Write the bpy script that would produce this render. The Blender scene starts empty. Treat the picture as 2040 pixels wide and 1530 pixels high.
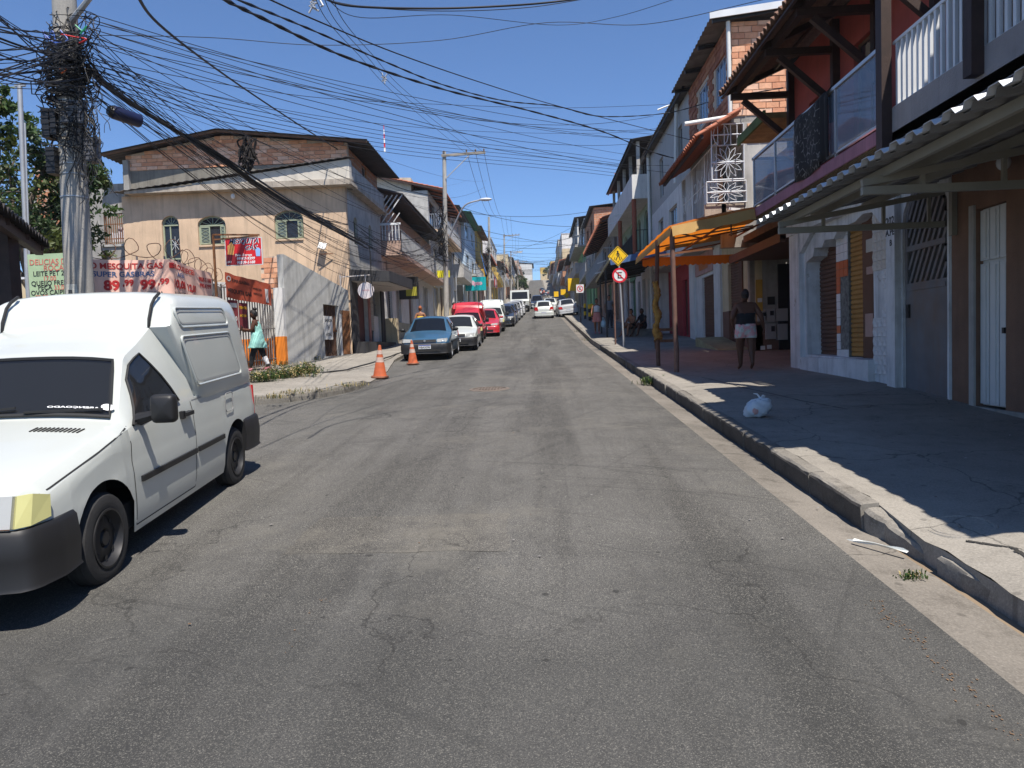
import bpy, bmesh, math, random
import numpy as np
from mathutils import Vector, Matrix
from mathutils.geometry import tessellate_polygon
S = bpy.context.scene
COL = S.collection
rnd = random.Random(11)
rad = math.radians
# ------------------------------------------------------------------ camera
FPX, CX, CY = 1415.0, 1020.0, 765.0
CAM = np.array([0, 0, 1.6])
YAW, PITCH, ROLL = rad(2.32994), rad(3.03540), rad(2.0)
def cam_axes():
 F = np.array([-math.sin(YAW) * math.cos(PITCH), math.cos(YAW) * math.cos(PITCH), -math.sin(PITCH)])
 A = np.cross(F, [0, 0, 1]); A /= np.linalg.norm(A)
 U = np.cross(A, F)
 c, s = math.cos(ROLL), math.sin(ROLL)
 return c * A - s * U, s * A + c * U, F
AX_R, AX_U, AX_F = cam_axes()
cd = bpy.data.cameras.new('camera')
cam = bpy.data.objects.new('camera', cd)
COL.objects.link(cam)
cam.matrix_world = Matrix(((AX_R[0], AX_U[0], -AX_F[0], CAM[0]), (AX_R[1], AX_U[1], -AX_F[1], CAM[1]),
       (AX_R[2], AX_U[2], -AX_F[2], CAM[2]), (0, 0, 0, 1)))
cd.sensor_width = 36
cd.lens = 36 * FPX / 2040
cd.clip_start = 0.05
cd.clip_end = 3000
S.camera = cam
# ------------------------------------------------------------------ sky, sun, exposure
SUN = Vector((-0.22, 0.46, -1.0)).normalized()      # direction the light travels
w = bpy.data.worlds.new('World')
S.world = w
w.use_nodes = True
nt = w.node_tree
bg = nt.nodes['Background']
sky = nt.nodes.new('ShaderNodeTexSky')
sky.sky_type = 'NISHITA'
sky.sun_disc = False
sky.sun_elevation = math.asin(-SUN.z)
sky.sun_rotation = math.atan2(-SUN.x, -SUN.y)
sky.altitude = 1500
sky.air_density = 1.0
sky.dust_density = 0.1
sky.ozone_density = 10.0
nt.links.new(sky.outputs[0], bg.inputs[0])
bg.inputs[1].default_value = 0.105
sd = bpy.data.lights.new('sun', 'SUN')
sd.energy = 5.0
sd.angle = rad(0.5)
sd.color = (1.0, 0.93, 0.84)
so = bpy.data.objects.new('sun', sd)
COL.objects.link(so)
so.rotation_euler = SUN.to_track_quat('-Z', 'Y').to_euler()
so.location = (0, 0, 60)
S.view_settings.view_transform = 'Standard'
S.view_settings.look = 'None'
S.view_settings.gamma = 1
S.view_settings.use_curve_mapping = False
S.view_settings.exposure = 0.65
S.render.engine = 'CYCLES'
S.cycles.max_bounces = 5
S.cycles.diffuse_bounces = 4
S.cycles.transparent_max_bounces = 12
S.cycles.use_denoising = True
# ------------------------------------------------------------------ pixel helpers (photo pixels, 2040 wide) used for surveying positions
PROF_Y = [-60, 0, 30, 60, 100, 150, 200, 300, 350, 420, 900]
PROF_Z = [-3.0, 0, 1.6, 3.85, 7.2, 11.6, 16, 28, 33.5, 34.0, 20.0]
def zr(y):
 return float(np.interp(y, PROF_Y, PROF_Z))
SLOPE = math.atan(0.0533)
def ray(px, py):
 return AX_F + AX_R * (px - CX) / FPX - AX_U * (py - CY) / FPX
def P(px, py, Y):
 d = ray(px, py)
 return CAM + d * (Y / d[1])
def PX(px, py, X):
 d = ray(px, py)
 return CAM + d * (X / d[0])
def PG(px, py, off=0.0):
 d = ray(px, py)
 t = 0.5
 for i in range(4000):
  q = CAM + d * t
  e = q[2] - zr(q[1]) - off
  if e < 0.002:
   return q
  t += min(0.05, 0.01) if e < 0.1 else 0.05
 return q
# ------------------------------------------------------------------ materials
MATS = {}
def srgb(r, g, b):
 f = lambda c: ((c / 255 + 0.055) / 1.055) ** 2.4 if c > 10 else c / 255 / 12.92
 return (f(r), f(g), f(b))
def nn(nt, t, **k):
 n = nt.nodes.new(t)
 for a, b in k.items():
  setattr(n, a, b)
 return n
def mixc(nt, fac, a, b, mode='MIX'):
 m = nt.nodes.new('ShaderNodeMix')
 m.data_type = 'RGBA'
 m.blend_type = mode
 for s, v in ((0, fac), (6, a), (7, b)):
  if hasattr(v, 'links') or hasattr(v, 'is_linked'):
   nt.links.new(v, m.inputs[s])
  elif s == 0:
   m.inputs[0].default_value = v
  else:
   m.inputs[s].default_value = (*v[:3], 1)
 return m.outputs[2]
def ramp(nt, src, a, b, lo=0.0, hi=1.0):
 m = nt.nodes.new('ShaderNodeMapRange')
 m.inputs[1].default_value = a
 m.inputs[2].default_value = b
 m.inputs[3].default_value = lo
 m.inputs[4].default_value = hi
 nt.links.new(src, m.inputs[0])
 return m.outputs[0]
def noise(nt, co, scale, detail=4, sc=None, rough=0.55, off=None):
 if sc or off:
  mp = nt.nodes.new('ShaderNodeMapping')
  if sc:
   mp.inputs['Scale'].default_value = sc
  if off:
   mp.inputs['Location'].default_value = off
  nt.links.new(co, mp.inputs[0])
  co = mp.outputs[0]
 n = nt.nodes.new('ShaderNodeTexNoise')
 n.inputs['Scale'].default_value = scale
 n.inputs['Detail'].default_value = detail
 n.inputs['Roughness'].default_value = rough
 nt.links.new(co, n.inputs['Vector'])
 return n.outputs[0]
def newmat(name):
 m = bpy.data.materials.new(name)
 m.use_nodes = True
 nt = m.node_tree
 return m, nt, nt.nodes['Principled BSDF']
def mat(name, col, rough=0.8, metal=0.0, var=0.14, scale=2.5, bump=0.0, bscale=40, streak=0.0, dirt=(0.05, 0.045, 0.04),
  blot=0.0, spec=0.4, coat=0.0, peel=None, peelamt=0.0):
 if name in MATS:
  return MATS[name]
 m, nt, b = newmat(name)
 tc = nn(nt, 'ShaderNodeTexCoord').outputs['Object']
 b.inputs['Roughness'].default_value = rough
 b.inputs['Metallic'].default_value = metal
 b.inputs['Specular IOR Level'].default_value = spec
 b.inputs['Coat Weight'].default_value = coat
 b.inputs['Coat Roughness'].default_value = 0.05
 c = col
 if var:
  n1 = noise(nt, tc, scale, 6)
  f = ramp(nt, n1, 0.3, 0.7)
  c = mixc(nt, f, [x * (1 - var) for x in col], [min(1, x * (1 + var)) for x in col])
 if blot:
  n2 = noise(nt, tc, scale * 0.45, 7, rough=0.65, off=(3.1, 7.7, 1.3))
  f = ramp(nt, n2, 0.5, 0.72, 0, blot)
  c = mixc(nt, f, c, dirt)
 if streak:
  n3 = noise(nt, tc, 1.0, 6, sc=(4.5, 4.5, 0.35), rough=0.7)
  f = ramp(nt, n3, 0.48, 0.75, 0, streak)
  c = mixc(nt, f, c, dirt)
 if peelamt:
  n4 = noise(nt, tc, 3.0, 8, rough=0.7, off=(9, 2, 4))
  f = ramp(nt, n4, 0.70 - 0.25 * peelamt, 0.72 - 0.25 * peelamt)
  c = mixc(nt, f, c, peel)
 if hasattr(c, 'links'):
  nt.links.new(c, b.inputs['Base Color'])
 else:
  b.inputs['Base Color'].default_value = (*c, 1)
 if bump:
  n5 = noise(nt, tc, bscale, 5, rough=0.7)
  bp = nn(nt, 'ShaderNodeBump')
  bp.inputs['Strength'].default_value = bump
  bp.inputs['Distance'].default_value = 0.02
  nt.links.new(n5, bp.inputs['Height'])
  nt.links.new(bp.outputs[0], b.inputs['Normal'])
 MATS[name] = m
 return m
def paint(name, col, rough=0.3):
 if name in MATS:
  return MATS[name]
 m = mat(name, col, rough, 0.0, 0.05, 1.2, coat=0.6, spec=0.5, blot=0.10, dirt=(0.25, 0.22, 0.18))
 return m
def glassmat(name, tint=(0.03, 0.035, 0.04), alpha=0.75, rough=0.03):
 """tinted pane: part see-through, part dark, with a clear reflection"""
 if name in MATS:
  return MATS[name]
 m, nt, b = newmat(name)
 b.inputs['Base Color'].default_value = (*tint, 1)
 b.inputs['Roughness'].default_value = rough
 b.inputs['Specular IOR Level'].default_value = 0.38
 tr = nn(nt, 'ShaderNodeBsdfTransparent')
 mx = nn(nt, 'ShaderNodeMixShader')
 mx.inputs[0].default_value = alpha
 nt.links.new(tr.outputs[0], mx.inputs[1])
 nt.links.new(b.outputs[0], mx.inputs[2])
 nt.links.new(mx.outputs[0], nt.nodes['Material Output'].inputs[0])
 MATS[name] = m
 return m
# ------------------------------------------------------------------ mesh builder
ORG = {}
def frame_side(side, x):
 """facade frame: u = y, v = z, d = distance out towards the street"""
 s = 1 if side == 'L' else -1
 return lambda u, v, d: (x + s * d, u, v)
def frame_front(y):
 """wall that faces the camera: u = x, v = z, d = distance out towards the camera"""
 return lambda u, v, d: (u, y - d, v)
def frame_line(a, b):
 """vertical wall over the ground line a-b: u = metres along, v = z, d = out to the right of a->b"""
 a = np.array(a[:2], float); b = np.array(b[:2], float)
 t = (b - a) / np.linalg.norm(b - a)
 n = np.array([t[1], -t[0]])
 return lambda u, v, d: (a[0] + t[0] * u + n[0] * d, a[1] + t[1] * u + n[1] * d, v)
class MB:
 def __init__(self, T=None):
  self.v, self.f, self.mi = [], [], []
  self.T = T
  self.cur = 0
 def add(self, vs, fs):
  o = len(self.v)
  if self.T is not None:
   vs = [tuple(self.T @ Vector(p)) for p in vs]
  self.v += [tuple(map(float, p)) for p in vs]
  self.f += [tuple(i + o for i in f) for f in fs]
  self.mi += [self.cur] * len(fs)
  return self
 def box(self, a, b):
  (x0, y0, z0), (x1, y1, z1) = a, b
  return self.add([(x0, y0, z0), (x1, y0, z0), (x1, y1, z0), (x0, y1, z0), (x0, y0, z1), (x1, y0, z1), (x1, y1, z1), (x0, y1, z1)],
      [(0, 3, 2, 1), (4, 5, 6, 7), (0, 1, 5, 4), (1, 2, 6, 5), (2, 3, 7, 6), (3, 0, 4, 7)])
 def fbox(self, fr, u0, u1, v0, v1, d0, d1):
  vs = [fr(u, v, d) for d in (d0, d1) for u, v in ((u0, v0), (u1, v0), (u1, v1), (u0, v1))]
  return self.add(vs, [(0, 3, 2, 1), (4, 5, 6, 7), (0, 1, 5, 4), (1, 2, 6, 5), (2, 3, 7, 6), (3, 0, 4, 7)])
 def bar(self, a, b, w, h=None, up=(0, 0, 1)):
  """square bar from a to b"""
  h = h or w
  a, b = Vector(a), Vector(b)
  t = (b - a).normalized()
  up = Vector(up)
  if abs(t.dot(up)) > 0.98:
   up = Vector((0, 1, 0)) if abs(t.y) < 0.9 else Vector((1, 0, 0))
  s = t.cross(up).normalized()
  n = s.cross(t)
  vs = [p + s * i * w / 2 + n * j * h / 2 for p in (a, b) for i, j in ((-1, -1), (1, -1), (1, 1), (-1, 1))]
  return self.add(vs, [(0, 3, 2, 1), (4, 5, 6, 7), (0, 1, 5, 4), (1, 2, 6, 5), (2, 3, 7, 6), (3, 0, 4, 7)])
 def tube(self, pts, r, n=6, cap=True):
  pts = [Vector(p) for p in pts]
  m = len(pts)
  rs = r if isinstance(r, (list, tuple)) else [r] * m
  vs, fs = [], []
  prev = None
  for i, p in enumerate(pts):
   t = (pts[min(i + 1, m - 1)] - pts[max(i - 1, 0)])
   t = t.normalized() if t.length > 1e-9 else Vector((0, 0, 1))
   if prev is None:
    a = Vector((0, 0, 1)) if abs(t.z) < 0.9 else Vector((1, 0, 0))
    s = t.cross(a).normalized()
   else:
    s = (prev - t * prev.dot(t))
    s = s.normalized() if s.length > 1e-6 else t.orthogonal().normalized()
   prev = s
   q = t.cross(s)
   for k in range(n):
    an = 2 * math.pi * k / n
    vs.append(p + (s * math.cos(an) + q * math.sin(an)) * rs[i])
  for i in range(m - 1):
   for k in range(n):
    fs.append((i * n + k, i * n + (k + 1) % n, (i + 1) * n + (k + 1) % n, (i + 1) * n + k))
  if cap:
   fs.append(tuple(range(n))[::-1])
   fs.append(tuple((m - 1) * n + k for k in range(n)))
  return self.add(vs, fs)
 def prism(self, fr, outline, d0, d1, holes=()):
  """polygon (u,v) with holes, given thickness from d0 to d1, in frame fr"""
  loops = [list(outline)] + [list(h) for h in holes]
  tris = tessellate_polygon([[Vector((u, v, 0)) for u, v in l] for l in loops])
  flat = [p for l in loops for p in l]
  n = len(flat)
  vs = [fr(u, v, d0) for u, v in flat] + [fr(u, v, d1) for u, v in flat]
  fs = [tuple(t) for t in tris] + [tuple(i + n for i in t) for t in tris]
  o = 0
  for l in loops:
   k = len(l)
   for i in range(k):
    a, b = o + i, o + (i + 1) % k
    fs.append((a, b, b + n, a + n))
   o += k
  return self.add(vs, fs)
 def grid(self, fn, us, vs):
  nu, nv = len(us), len(vs)
  pts = [fn(u, v) for u in us for v in vs]
  return self.add(pts, [(i * nv + j, (i + 1) * nv + j, (i + 1) * nv + j + 1, i * nv + j + 1) for i in range(nu - 1) for j in range(nv - 1)])
 def lathe(self, prof, c=(0, 0, 0), n=16, axis='z'):
  vs, fs = [], []
  for r, h in prof:
   for k in range(n):
    a = 2 * math.pi * k / n
    x, y = r * math.cos(a), r * math.sin(a)
    p = (x, y, h) if axis == 'z' else ((h, x, y) if axis == 'x' else (x, h, y))
    vs.append((c[0] + p[0], c[1] + p[1], c[2] + p[2]))
  for i in range(len(prof) - 1):
   for k in range(n):
    fs.append((i * n + k, i * n + (k + 1) % n, (i + 1) * n + (k + 1) % n, (i + 1) * n + k))
  return self.add(vs, fs)
 def ell(self, c, r, n=12, m=8):
  return self.grid(lambda a, b: (c[0] + r[0] * math.sin(b) * math.cos(a), c[1] + r[1] * math.sin(b) * math.sin(a), c[2] + r[2] * math.cos(b)),
       [2 * math.pi * i / n for i in range(n + 1)], [math.pi * j / m for j in range(m + 1)])
 def mesh(self, name, mats, smooth=False, angle=40):
  me = bpy.data.meshes.new(name)
  me.from_pydata(self.v, [], self.f)
  for m in (mats if isinstance(mats, (list, tuple)) else [mats]):
   me.materials.append(m)
  if len(me.materials) > 1:
   me.polygons.foreach_set('material_index', self.mi)
  if smooth:
   me.polygons.foreach_set('use_smooth', [True] * len(me.polygons))
   me.update()
   me.set_sharp_from_angle(angle=rad(angle))
  me.update()
  return me
 def build(self, name, mats, parent=None, smooth=False, angle=40, weld=False, org=None):
  if org is None:
   org = ORG.get(parent.name) if parent is not None else None
  if org is not None:
   ox, oy, oz = org
   self.v = [(x - ox, y - oy, z - oz) for x, y, z in self.v]
  me = self.mesh(name, mats, False)
  if weld or smooth:
   b = bmesh.new()
   b.from_mesh(me)
   bmesh.ops.remove_doubles(b, verts=b.verts, dist=0.0004)
   bmesh.ops.recalc_face_normals(b, faces=b.faces)
   b.to_mesh(me)
   b.free()
  if smooth:
   me.polygons.foreach_set('use_smooth', [True] * len(me.polygons))
   me.update()
   me.set_sharp_from_angle(angle=rad(angle))
  return link(name, me, parent, org)
def link(name, data, parent=None, org=None):
 o = bpy.data.objects.new(name, data)
 COL.objects.link(o)
 if parent is not None:
  o.parent = parent
  if parent.name in ORG:
   ORG[o.name] = ORG[parent.name]
 elif org is not None:
  o.location = org
  ORG[o.name] = org
 return o
def thing(name, label, cat, loc=None, group=None):
 """an Empty at the thing's base. With loc the parts are given in world coordinates."""
 o = bpy.data.objects.new(name, None)
 COL.objects.link(o)
 o.empty_display_size = 0.2
 if loc is not None:
  loc = tuple(float(c) for c in loc)
  o.location = loc
  ORG[o.name] = loc
 return tag(o, label, cat, group)
def tag(o, label, cat, group=None, kind=None):
 if label:
  o['label'] = label
 if cat:
  o['category'] = cat
 if group:
  o['group'] = group
 if kind:
  o['kind'] = kind
 return o
def struct(o):
 o['kind'] = 'structure'
 return o
def stuff(o):
 o['kind'] = 'stuff'
 return o
KIDS = None
def copy_tree(o, parent=None):
 c = o.copy()
 COL.objects.link(c)
 if parent is not None:
  c.parent = parent
 for ch in list(o.children):
  copy_tree(ch, c)
 return c
def text_mesh(txt, size, T, align='CENTER', bold=0.0, shear=0.0, depth=0.001, spacing=1.0, sx=1.0):
 cu = bpy.data.curves.new('text', 'FONT')
 cu.body = txt
 cu.size = size
 cu.align_x = align
 cu.align_y = 'CENTER'
 cu.offset = bold * size
 cu.shear = shear
 cu.extrude = depth
 cu.resolution_u = 3
 cu.space_character = spacing
 o = bpy.data.objects.new('text', cu)
 COL.objects.link(o)
 dg = bpy.context.evaluated_depsgraph_get()
 me = o.evaluated_get(dg).to_mesh()
 vs = [tuple(T @ Vector((v.co.x * sx, v.co.y, v.co.z))) for v in me.vertices]
 fs = [tuple(p.vertices) for p in me.polygons]
 o.evaluated_get(dg).to_mesh_clear()
 bpy.data.objects.remove(o)
 bpy.data.curves.remove(cu)
 return vs, fs
def put_text(mb, txt, size, fr, u, v, d, flip=1, **k):
 """lettering in frame fr, centred at (u, v), d metres proud; flip=-1 when u runs right to left as seen"""
 sx = k.pop('sx', 1.0)
 vs, fs = text_mesh(txt, size, Matrix(), **k)
 mb.add([fr(u + flip * sx * x, v + y, d + z) for x, y, z in vs], fs)
 return mb
def arc(u0, u1, v0, v1, rise, n=9):
 """rectangle outline whose top is an arch that starts rise below v1"""
 c, w = (u0 + u1) / 2, (u1 - u0) / 2
 return [(u0, v0), (u1, v0)] + [(c + w * math.cos(a), v1 - rise + rise * math.sin(a)) for a in [math.pi * i / n for i in range(n + 1)]]
def rect(u0, u1, v0, v1):
 return [(u0, v0), (u1, v0), (u1, v1), (u0, v1)]
def shrink(o, k):
 xs = [p[0] for p in o]; ys = [p[1] for p in o]
 cx, cy = (min(xs) + max(xs)) / 2, (min(ys) + max(ys)) / 2
 w, h = (max(xs) - min(xs)) / 2, (max(ys) - min(ys)) / 2
 return [(cx + (x - cx) * (w - k) / w, cy + (y - cy) * (h - k) / h) for x, y in o]
# ================================================================== GROUND
def asphalt_mat(name, base, light=1.0):
 m, nt, b = newmat(name)
 pos = nn(nt, 'ShaderNodeNewGeometry').outputs['Position']
 big = noise(nt, pos, 0.35, 5, rough=0.6)
 mid = noise(nt, pos, 1.7, 7, rough=0.68, off=(4, 8, 0))
 lane = noise(nt, pos, 1.0, 5, sc=(1.5, 0.07, 1), rough=0.6)
 scuff = noise(nt, pos, 1.0, 6, sc=(7, 0.5, 1), rough=0.75, off=(2, 5, 0))
 cross = noise(nt, pos, 1.0, 5, sc=(0.3, 3.0, 1), rough=0.7, off=(12, 5, 0))
 grain = noise(nt, pos, 85, 3, rough=0.9)
 fine = noise(nt, pos, 170, 2, rough=0.8)
 c = mixc(nt, ramp(nt, big, 0.3, 0.7), [x * 0.82 for x in base], [x * 1.15 for x in base])
 c = mixc(nt, ramp(nt, mid, 0.46, 0.72, 0, 0.6), c, [x * 0.55 for x in base])
 c = mixc(nt, ramp(nt, lane, 0.47, 0.62, 0, 0.85), c, [x * 0.42 for x in base])
 c = mixc(nt, ramp(nt, scuff, 0.53, 0.70, 0, 0.6), c, [base[0] * 0.5, base[1] * 0.5, base[2] * 0.52])
 c = mixc(nt, ramp(nt, cross, 0.58, 0.75, 0, 0.35), c, [base[0] * 1.3, base[1] * 1.27, base[2] * 1.2])
 c = mixc(nt, ramp(nt, grain, 0.53, 0.62, 0, 0.75), c, [base[0] * 2.1, base[1] * 2.05, base[2] * 1.9])
 c = mixc(nt, ramp(nt, grain, 0.46, 0.34, 0, 0.75), c, [x * 0.3 for x in base])
 c = mixc(nt, ramp(nt, fine, 0.58, 0.68, 0, 0.8), c, [base[0] * 4.2, base[1] * 4.1, base[2] * 3.8])
 for ang, so_, amt in ((-0.95, 3, .45), (-1.25, 17, .4), (0.5, 31, .3)):
  mp = nn(nt, 'ShaderNodeMapping')
  mp.inputs['Rotation'].default_value = (0, 0, ang)
  mp.inputs['Location'].default_value = (so_, so_ * 2, 0)
  nt.links.new(pos, mp.inputs[0])
  sk = noise(nt, mp.outputs[0], 1.0, 4, sc=(11, 0.2, 1), rough=0.6)
  pm_ = noise(nt, pos, 0.28, 2, off=(so_, 3, 0))
  mm_ = nn(nt, 'ShaderNodeMath', operation='MULTIPLY')
  nt.links.new(ramp(nt, sk, 0.60, 0.68, 0, 1), mm_.inputs[0])
  nt.links.new(ramp(nt, pm_, 0.40, 0.55, 0, amt), mm_.inputs[1])
  c = mixc(nt, mm_.outputs[0], c, [x * 0.35 for x in base])
 st_ = noise(nt, pos, 0.55, 8, rough=0.72, off=(50, 9, 0))
 c = mixc(nt, ramp(nt, st_, 0.52, 0.68, 0, 0.55), c, [x * 0.45 for x in base])
 pl_ = noise(nt, pos, 0.8, 7, rough=0.75, off=(70, 19, 0))
 c = mixc(nt, ramp(nt, pl_, 0.54, 0.68, 0, 0.6), c, [base[0] * 1.55, base[1] * 1.5, base[2] * 1.38])
 sp3 = nn(nt, 'ShaderNodeSeparateXYZ')
 nt.links.new(pos, sp3.inputs[0])
 ed = nn(nt, 'ShaderNodeMath', operation='MULTIPLY_ADD')
 nt.links.new(noise(nt, pos, 0.5, 5, off=(5, 90, 0)), ed.inputs[0])
 ed.inputs[1].default_value = 5.0
 nt.links.new(sp3.outputs[1], ed.inputs[2])
 c = mixc(nt, ramp(nt, ed.outputs[0], 7.6, 5.6, 0, 0.5), c, [base[0] * 0.38, base[1] * 0.40, base[2] * 0.41])
 vo = nn(nt, 'ShaderNodeTexVoronoi', voronoi_dimensions='2D')
 vo.inputs['Scale'].default_value = 2.6
 nt.links.new(pos, vo.inputs['Vector'])
 wn = nn(nt, 'ShaderNodeMath', operation='MULTIPLY_ADD')
 sep = nn(nt, 'ShaderNodeSeparateColor')
 nt.links.new(vo.outputs['Color'], sep.inputs[0])
 nt.links.new(sep.outputs[0], wn.inputs[0])
 wn.inputs[1].default_value = 0.16
 wn.inputs[2].default_value = -0.062
 n6 = noise(nt, pos, 30, 4)
 ad = nn(nt, 'ShaderNodeMath', operation='MULTIPLY_ADD')
 nt.links.new(n6, ad.inputs[0])
 ad.inputs[1].default_value = 0.09
 nt.links.new(vo.outputs['Distance'], ad.inputs[2])
 lt = nn(nt, 'ShaderNodeMath', operation='LESS_THAN')
 nt.links.new(ad.outputs[0], lt.inputs[0])
 nt.links.new(wn.outputs[0], lt.inputs[1])
 mu = nn(nt, 'ShaderNodeMath', operation='MULTIPLY')
 nt.links.new(lt.outputs[0], mu.inputs[0])
 mu.inputs[1].default_value = 0.75
 c = mixc(nt, mu.outputs[0], c, [x * 0.3 for x in base])
 wp = nn(nt, 'ShaderNodeVectorMath', operation='MULTIPLY_ADD')
 nz = nn(nt, 'ShaderNodeTexNoise')
 nz.inputs['Scale'].default_value = 1.6
 nz.inputs['Detail'].default_value = 6
 nt.links.new(pos, nz.inputs['Vector'])
 nt.links.new(nz.outputs['Color'], wp.inputs[0])
 wp.inputs[1].default_value = (1.6, 1.6, 0)
 nt.links.new(pos, wp.inputs[2])
 v2 = nn(nt, 'ShaderNodeTexVoronoi', feature='DISTANCE_TO_EDGE')
 v2.inputs['Scale'].default_value = 0.42
 nt.links.new(wp.outputs[0], v2.inputs['Vector'])
 k = ramp(nt, v2.outputs['Distance'], 0.006, 0.001)
 km = nn(nt, 'ShaderNodeMath', operation='MULTIPLY')
 nt.links.new(k, km.inputs[0])
 nt.links.new(ramp(nt, noise(nt, pos, 0.3, 3, off=(30, 1, 0)), 0.45, 0.6, 0, 0.6), km.inputs[1])
 c = mixc(nt, km.outputs[0], c, [x * 0.25 for x in base])
 nt.links.new(c, b.inputs['Base Color'])
 b.inputs['Roughness'].default_value = 0.85
 b.inputs['Specular IOR Level'].default_value = 0.25
 bp = nn(nt, 'ShaderNodeBump')
 bp.inputs['Strength'].default_value = 0.45
 bp.inputs['Distance'].default_value = 0.006
 nt.links.new(grain, bp.inputs['Height'])
 nt.links.new(bp.outputs[0], b.inputs['Normal'])
 return m
def concrete_mat(name, base, dark=0.5, crack=True, grainy=0.5):
 m, nt, b = newmat(name)
 pos = nn(nt, 'ShaderNodeNewGeometry').outputs['Position']
 big = noise(nt, pos, 0.7, 6, rough=0.65)
 mid = noise(nt, pos, 4, 7, rough=0.7, off=(4, 8, 0))
 grain = noise(nt, pos, 70, 3, rough=0.8)
 c = mixc(nt, ramp(nt, big, 0.32, 0.68), [x * (1 - dark * 0.5) for x in base], [x * 1.12 for x in base])
 c = mixc(nt, ramp(nt, mid, 0.5, 0.72, 0, dark), c, [base[0] * 0.45, base[1] * 0.44, base[2] * 0.43])
 c = mixc(nt, ramp(nt, grain, 0.5, 0.7, 0, grainy), c, [x * 1.6 for x in base])
 c = mixc(nt, ramp(nt, grain, 0.45, 0.3, 0, grainy), c, [x * 0.45 for x in base])
 vo = nn(nt, 'ShaderNodeTexVoronoi', voronoi_dimensions='2D')
 vo.inputs['Scale'].default_value = 1.9
 nt.links.new(pos, vo.inputs['Vector'])
 lt = ramp(nt, vo.outputs['Distance'], 0.05, 0.03, 0, 0.5)
 c = mixc(nt, lt, c, [x * 0.35 for x in base])
 if crack:
  wp = nn(nt, 'ShaderNodeVectorMath', operation='MULTIPLY_ADD')
  nz = nn(nt, 'ShaderNodeTexNoise')
  nz.inputs['Scale'].default_value = 1.3
  nz.inputs['Detail'].default_value = 7
  nt.links.new(pos, nz.inputs['Vector'])
  nt.links.new(nz.outputs['Color'], wp.inputs[0])
  wp.inputs[1].default_value = (0.9, 0.9, 0)
  nt.links.new(pos, wp.inputs[2])
  v2 = nn(nt, 'ShaderNodeTexVoronoi', feature='DISTANCE_TO_EDGE')
  v2.inputs['Scale'].default_value = 0.55
  nt.links.new(wp.outputs[0], v2.inputs['Vector'])
  km = ramp(nt, v2.outputs['Distance'], 0.006, 0.001, 0, 0.6)
  c = mixc(nt, km, c, [x * 0.2 for x in base])
 nt.links.new(c, b.inputs['Base Color'])
 b.inputs['Roughness'].default_value = 0.9
 b.inputs['Specular IOR Level'].default_value = 0.2
 bp = nn(nt, 'ShaderNodeBump')
 bp.inputs['Strength'].default_value = 0.35
 bp.inputs['Distance'].default_value = 0.006
 nt.links.new(mid, bp.inputs['Height'])
 bp2 = nn(nt, 'ShaderNodeBump')
 bp2.inputs['Strength'].default_value = 0.35
 bp2.inputs['Distance'].default_value = 0.004
 nt.links.new(grain, bp2.inputs['Height'])
 nt.links.new(bp.outputs[0], bp2.inputs['Normal'])
 nt.links.new(bp2.outputs[0], b.inputs['Normal'])
 return m
ASPH = asphalt_mat('worn_asphalt', (0.088, 0.086, 0.081))
ASPH2 = asphalt_mat('patched_asphalt', (0.097, 0.093, 0.085))
ASPH3 = asphalt_mat('new_asphalt', (0.085, 0.083, 0.081))
CONC = concrete_mat('pavement_concrete', (0.25, 0.232, 0.202))
GUT = concrete_mat('gutter_concrete', (0.185, 0.168, 0.145), 0.85)
KERBF = concrete_mat('kerb_face_painted_shade', (0.085, 0.078, 0.07), 0.9, False)  # shade of the street-side face put into a darker concrete colour
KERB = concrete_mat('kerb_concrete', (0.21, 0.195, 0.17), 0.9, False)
EARTH = mat('dry_earth', (0.20, 0.15, 0.10), 0.95, var=0.3, scale=0.3)
ys_far = [-60, -30, -15, -8, -4, 0, 4, 8, 13, 20, 30, 45, 60, 80, 100, 125, 150, 175, 200, 250, 300, 325, 350, 385, 420, 600, 900]
g = MB()
g.grid(lambda x, y: (x, y, zr(y) - 0.06), [-600, -200, -60, -10, 0, 10, 60, 200, 600], ys_far)
struct(g.build('ground', EARTH))
def seq(a, b, n):
 return [a + (b - a) * i / n for i in range(n + 1)]
ysr = sorted(set(seq(-40, 60, 200) + ys_far[8:26]))
g = MB()
g.grid(lambda x, y: (x, y, zr(y) + 0.012 * (1 - (x / 4.5) ** 2)), [-8, -5, -3, -1, 0.5, 1.4, 1.86], ysr)
g.grid(lambda x, y: (x, y, zr(y) - 0.026), [-70, -30, -8], [y for y in ysr if y <= 15])
struct(g.build('road', ASPH, smooth=True))
g = MB()
g.grid(lambda x, y: (x, y, zr(y) + 0.01 - 0.05 * max(0, (x - 1.84) / 0.4)), [1.84, 2.0, 2.12, 2.25], [y for y in ysr if y < 330])
struct(g.build('gutter', GUT))
def patch(name, pts, m, h=0.0138):
 g = MB()
 n = 14
 (a, b), (c, d) = (pts[0], pts[1]), (pts[3], pts[2])
 def fn(s, t):
  x = (a[0] * (1 - s) + b[0] * s) * (1 - t) + (c[0] * (1 - s) + d[0] * s) * t
  y = (a[1] * (1 - s) + b[1] * s) * (1 - t) + (c[1] * (1 - s) + d[1] * s) * t
  j = 0.012 * math.sin(19 * s + 7 * t) + 0.012 * math.sin(31 * t + 11 * s)
  return (x + j, y + j, zr(y) + 0.012 * (1 - (x / 4.5) ** 2) + h - 0.012)
 g.grid(fn, seq(0, 1, n), seq(0, 1, n))
 return struct(g.build(name, m))
def pg2(px, py):
 q = PG(px, py)
 return (q[0], q[1])
patch('road_patch', [pg2(560, 1108), pg2(1012, 1100), pg2(1012, 1025), pg2(640, 1035)], ASPH2)
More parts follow.
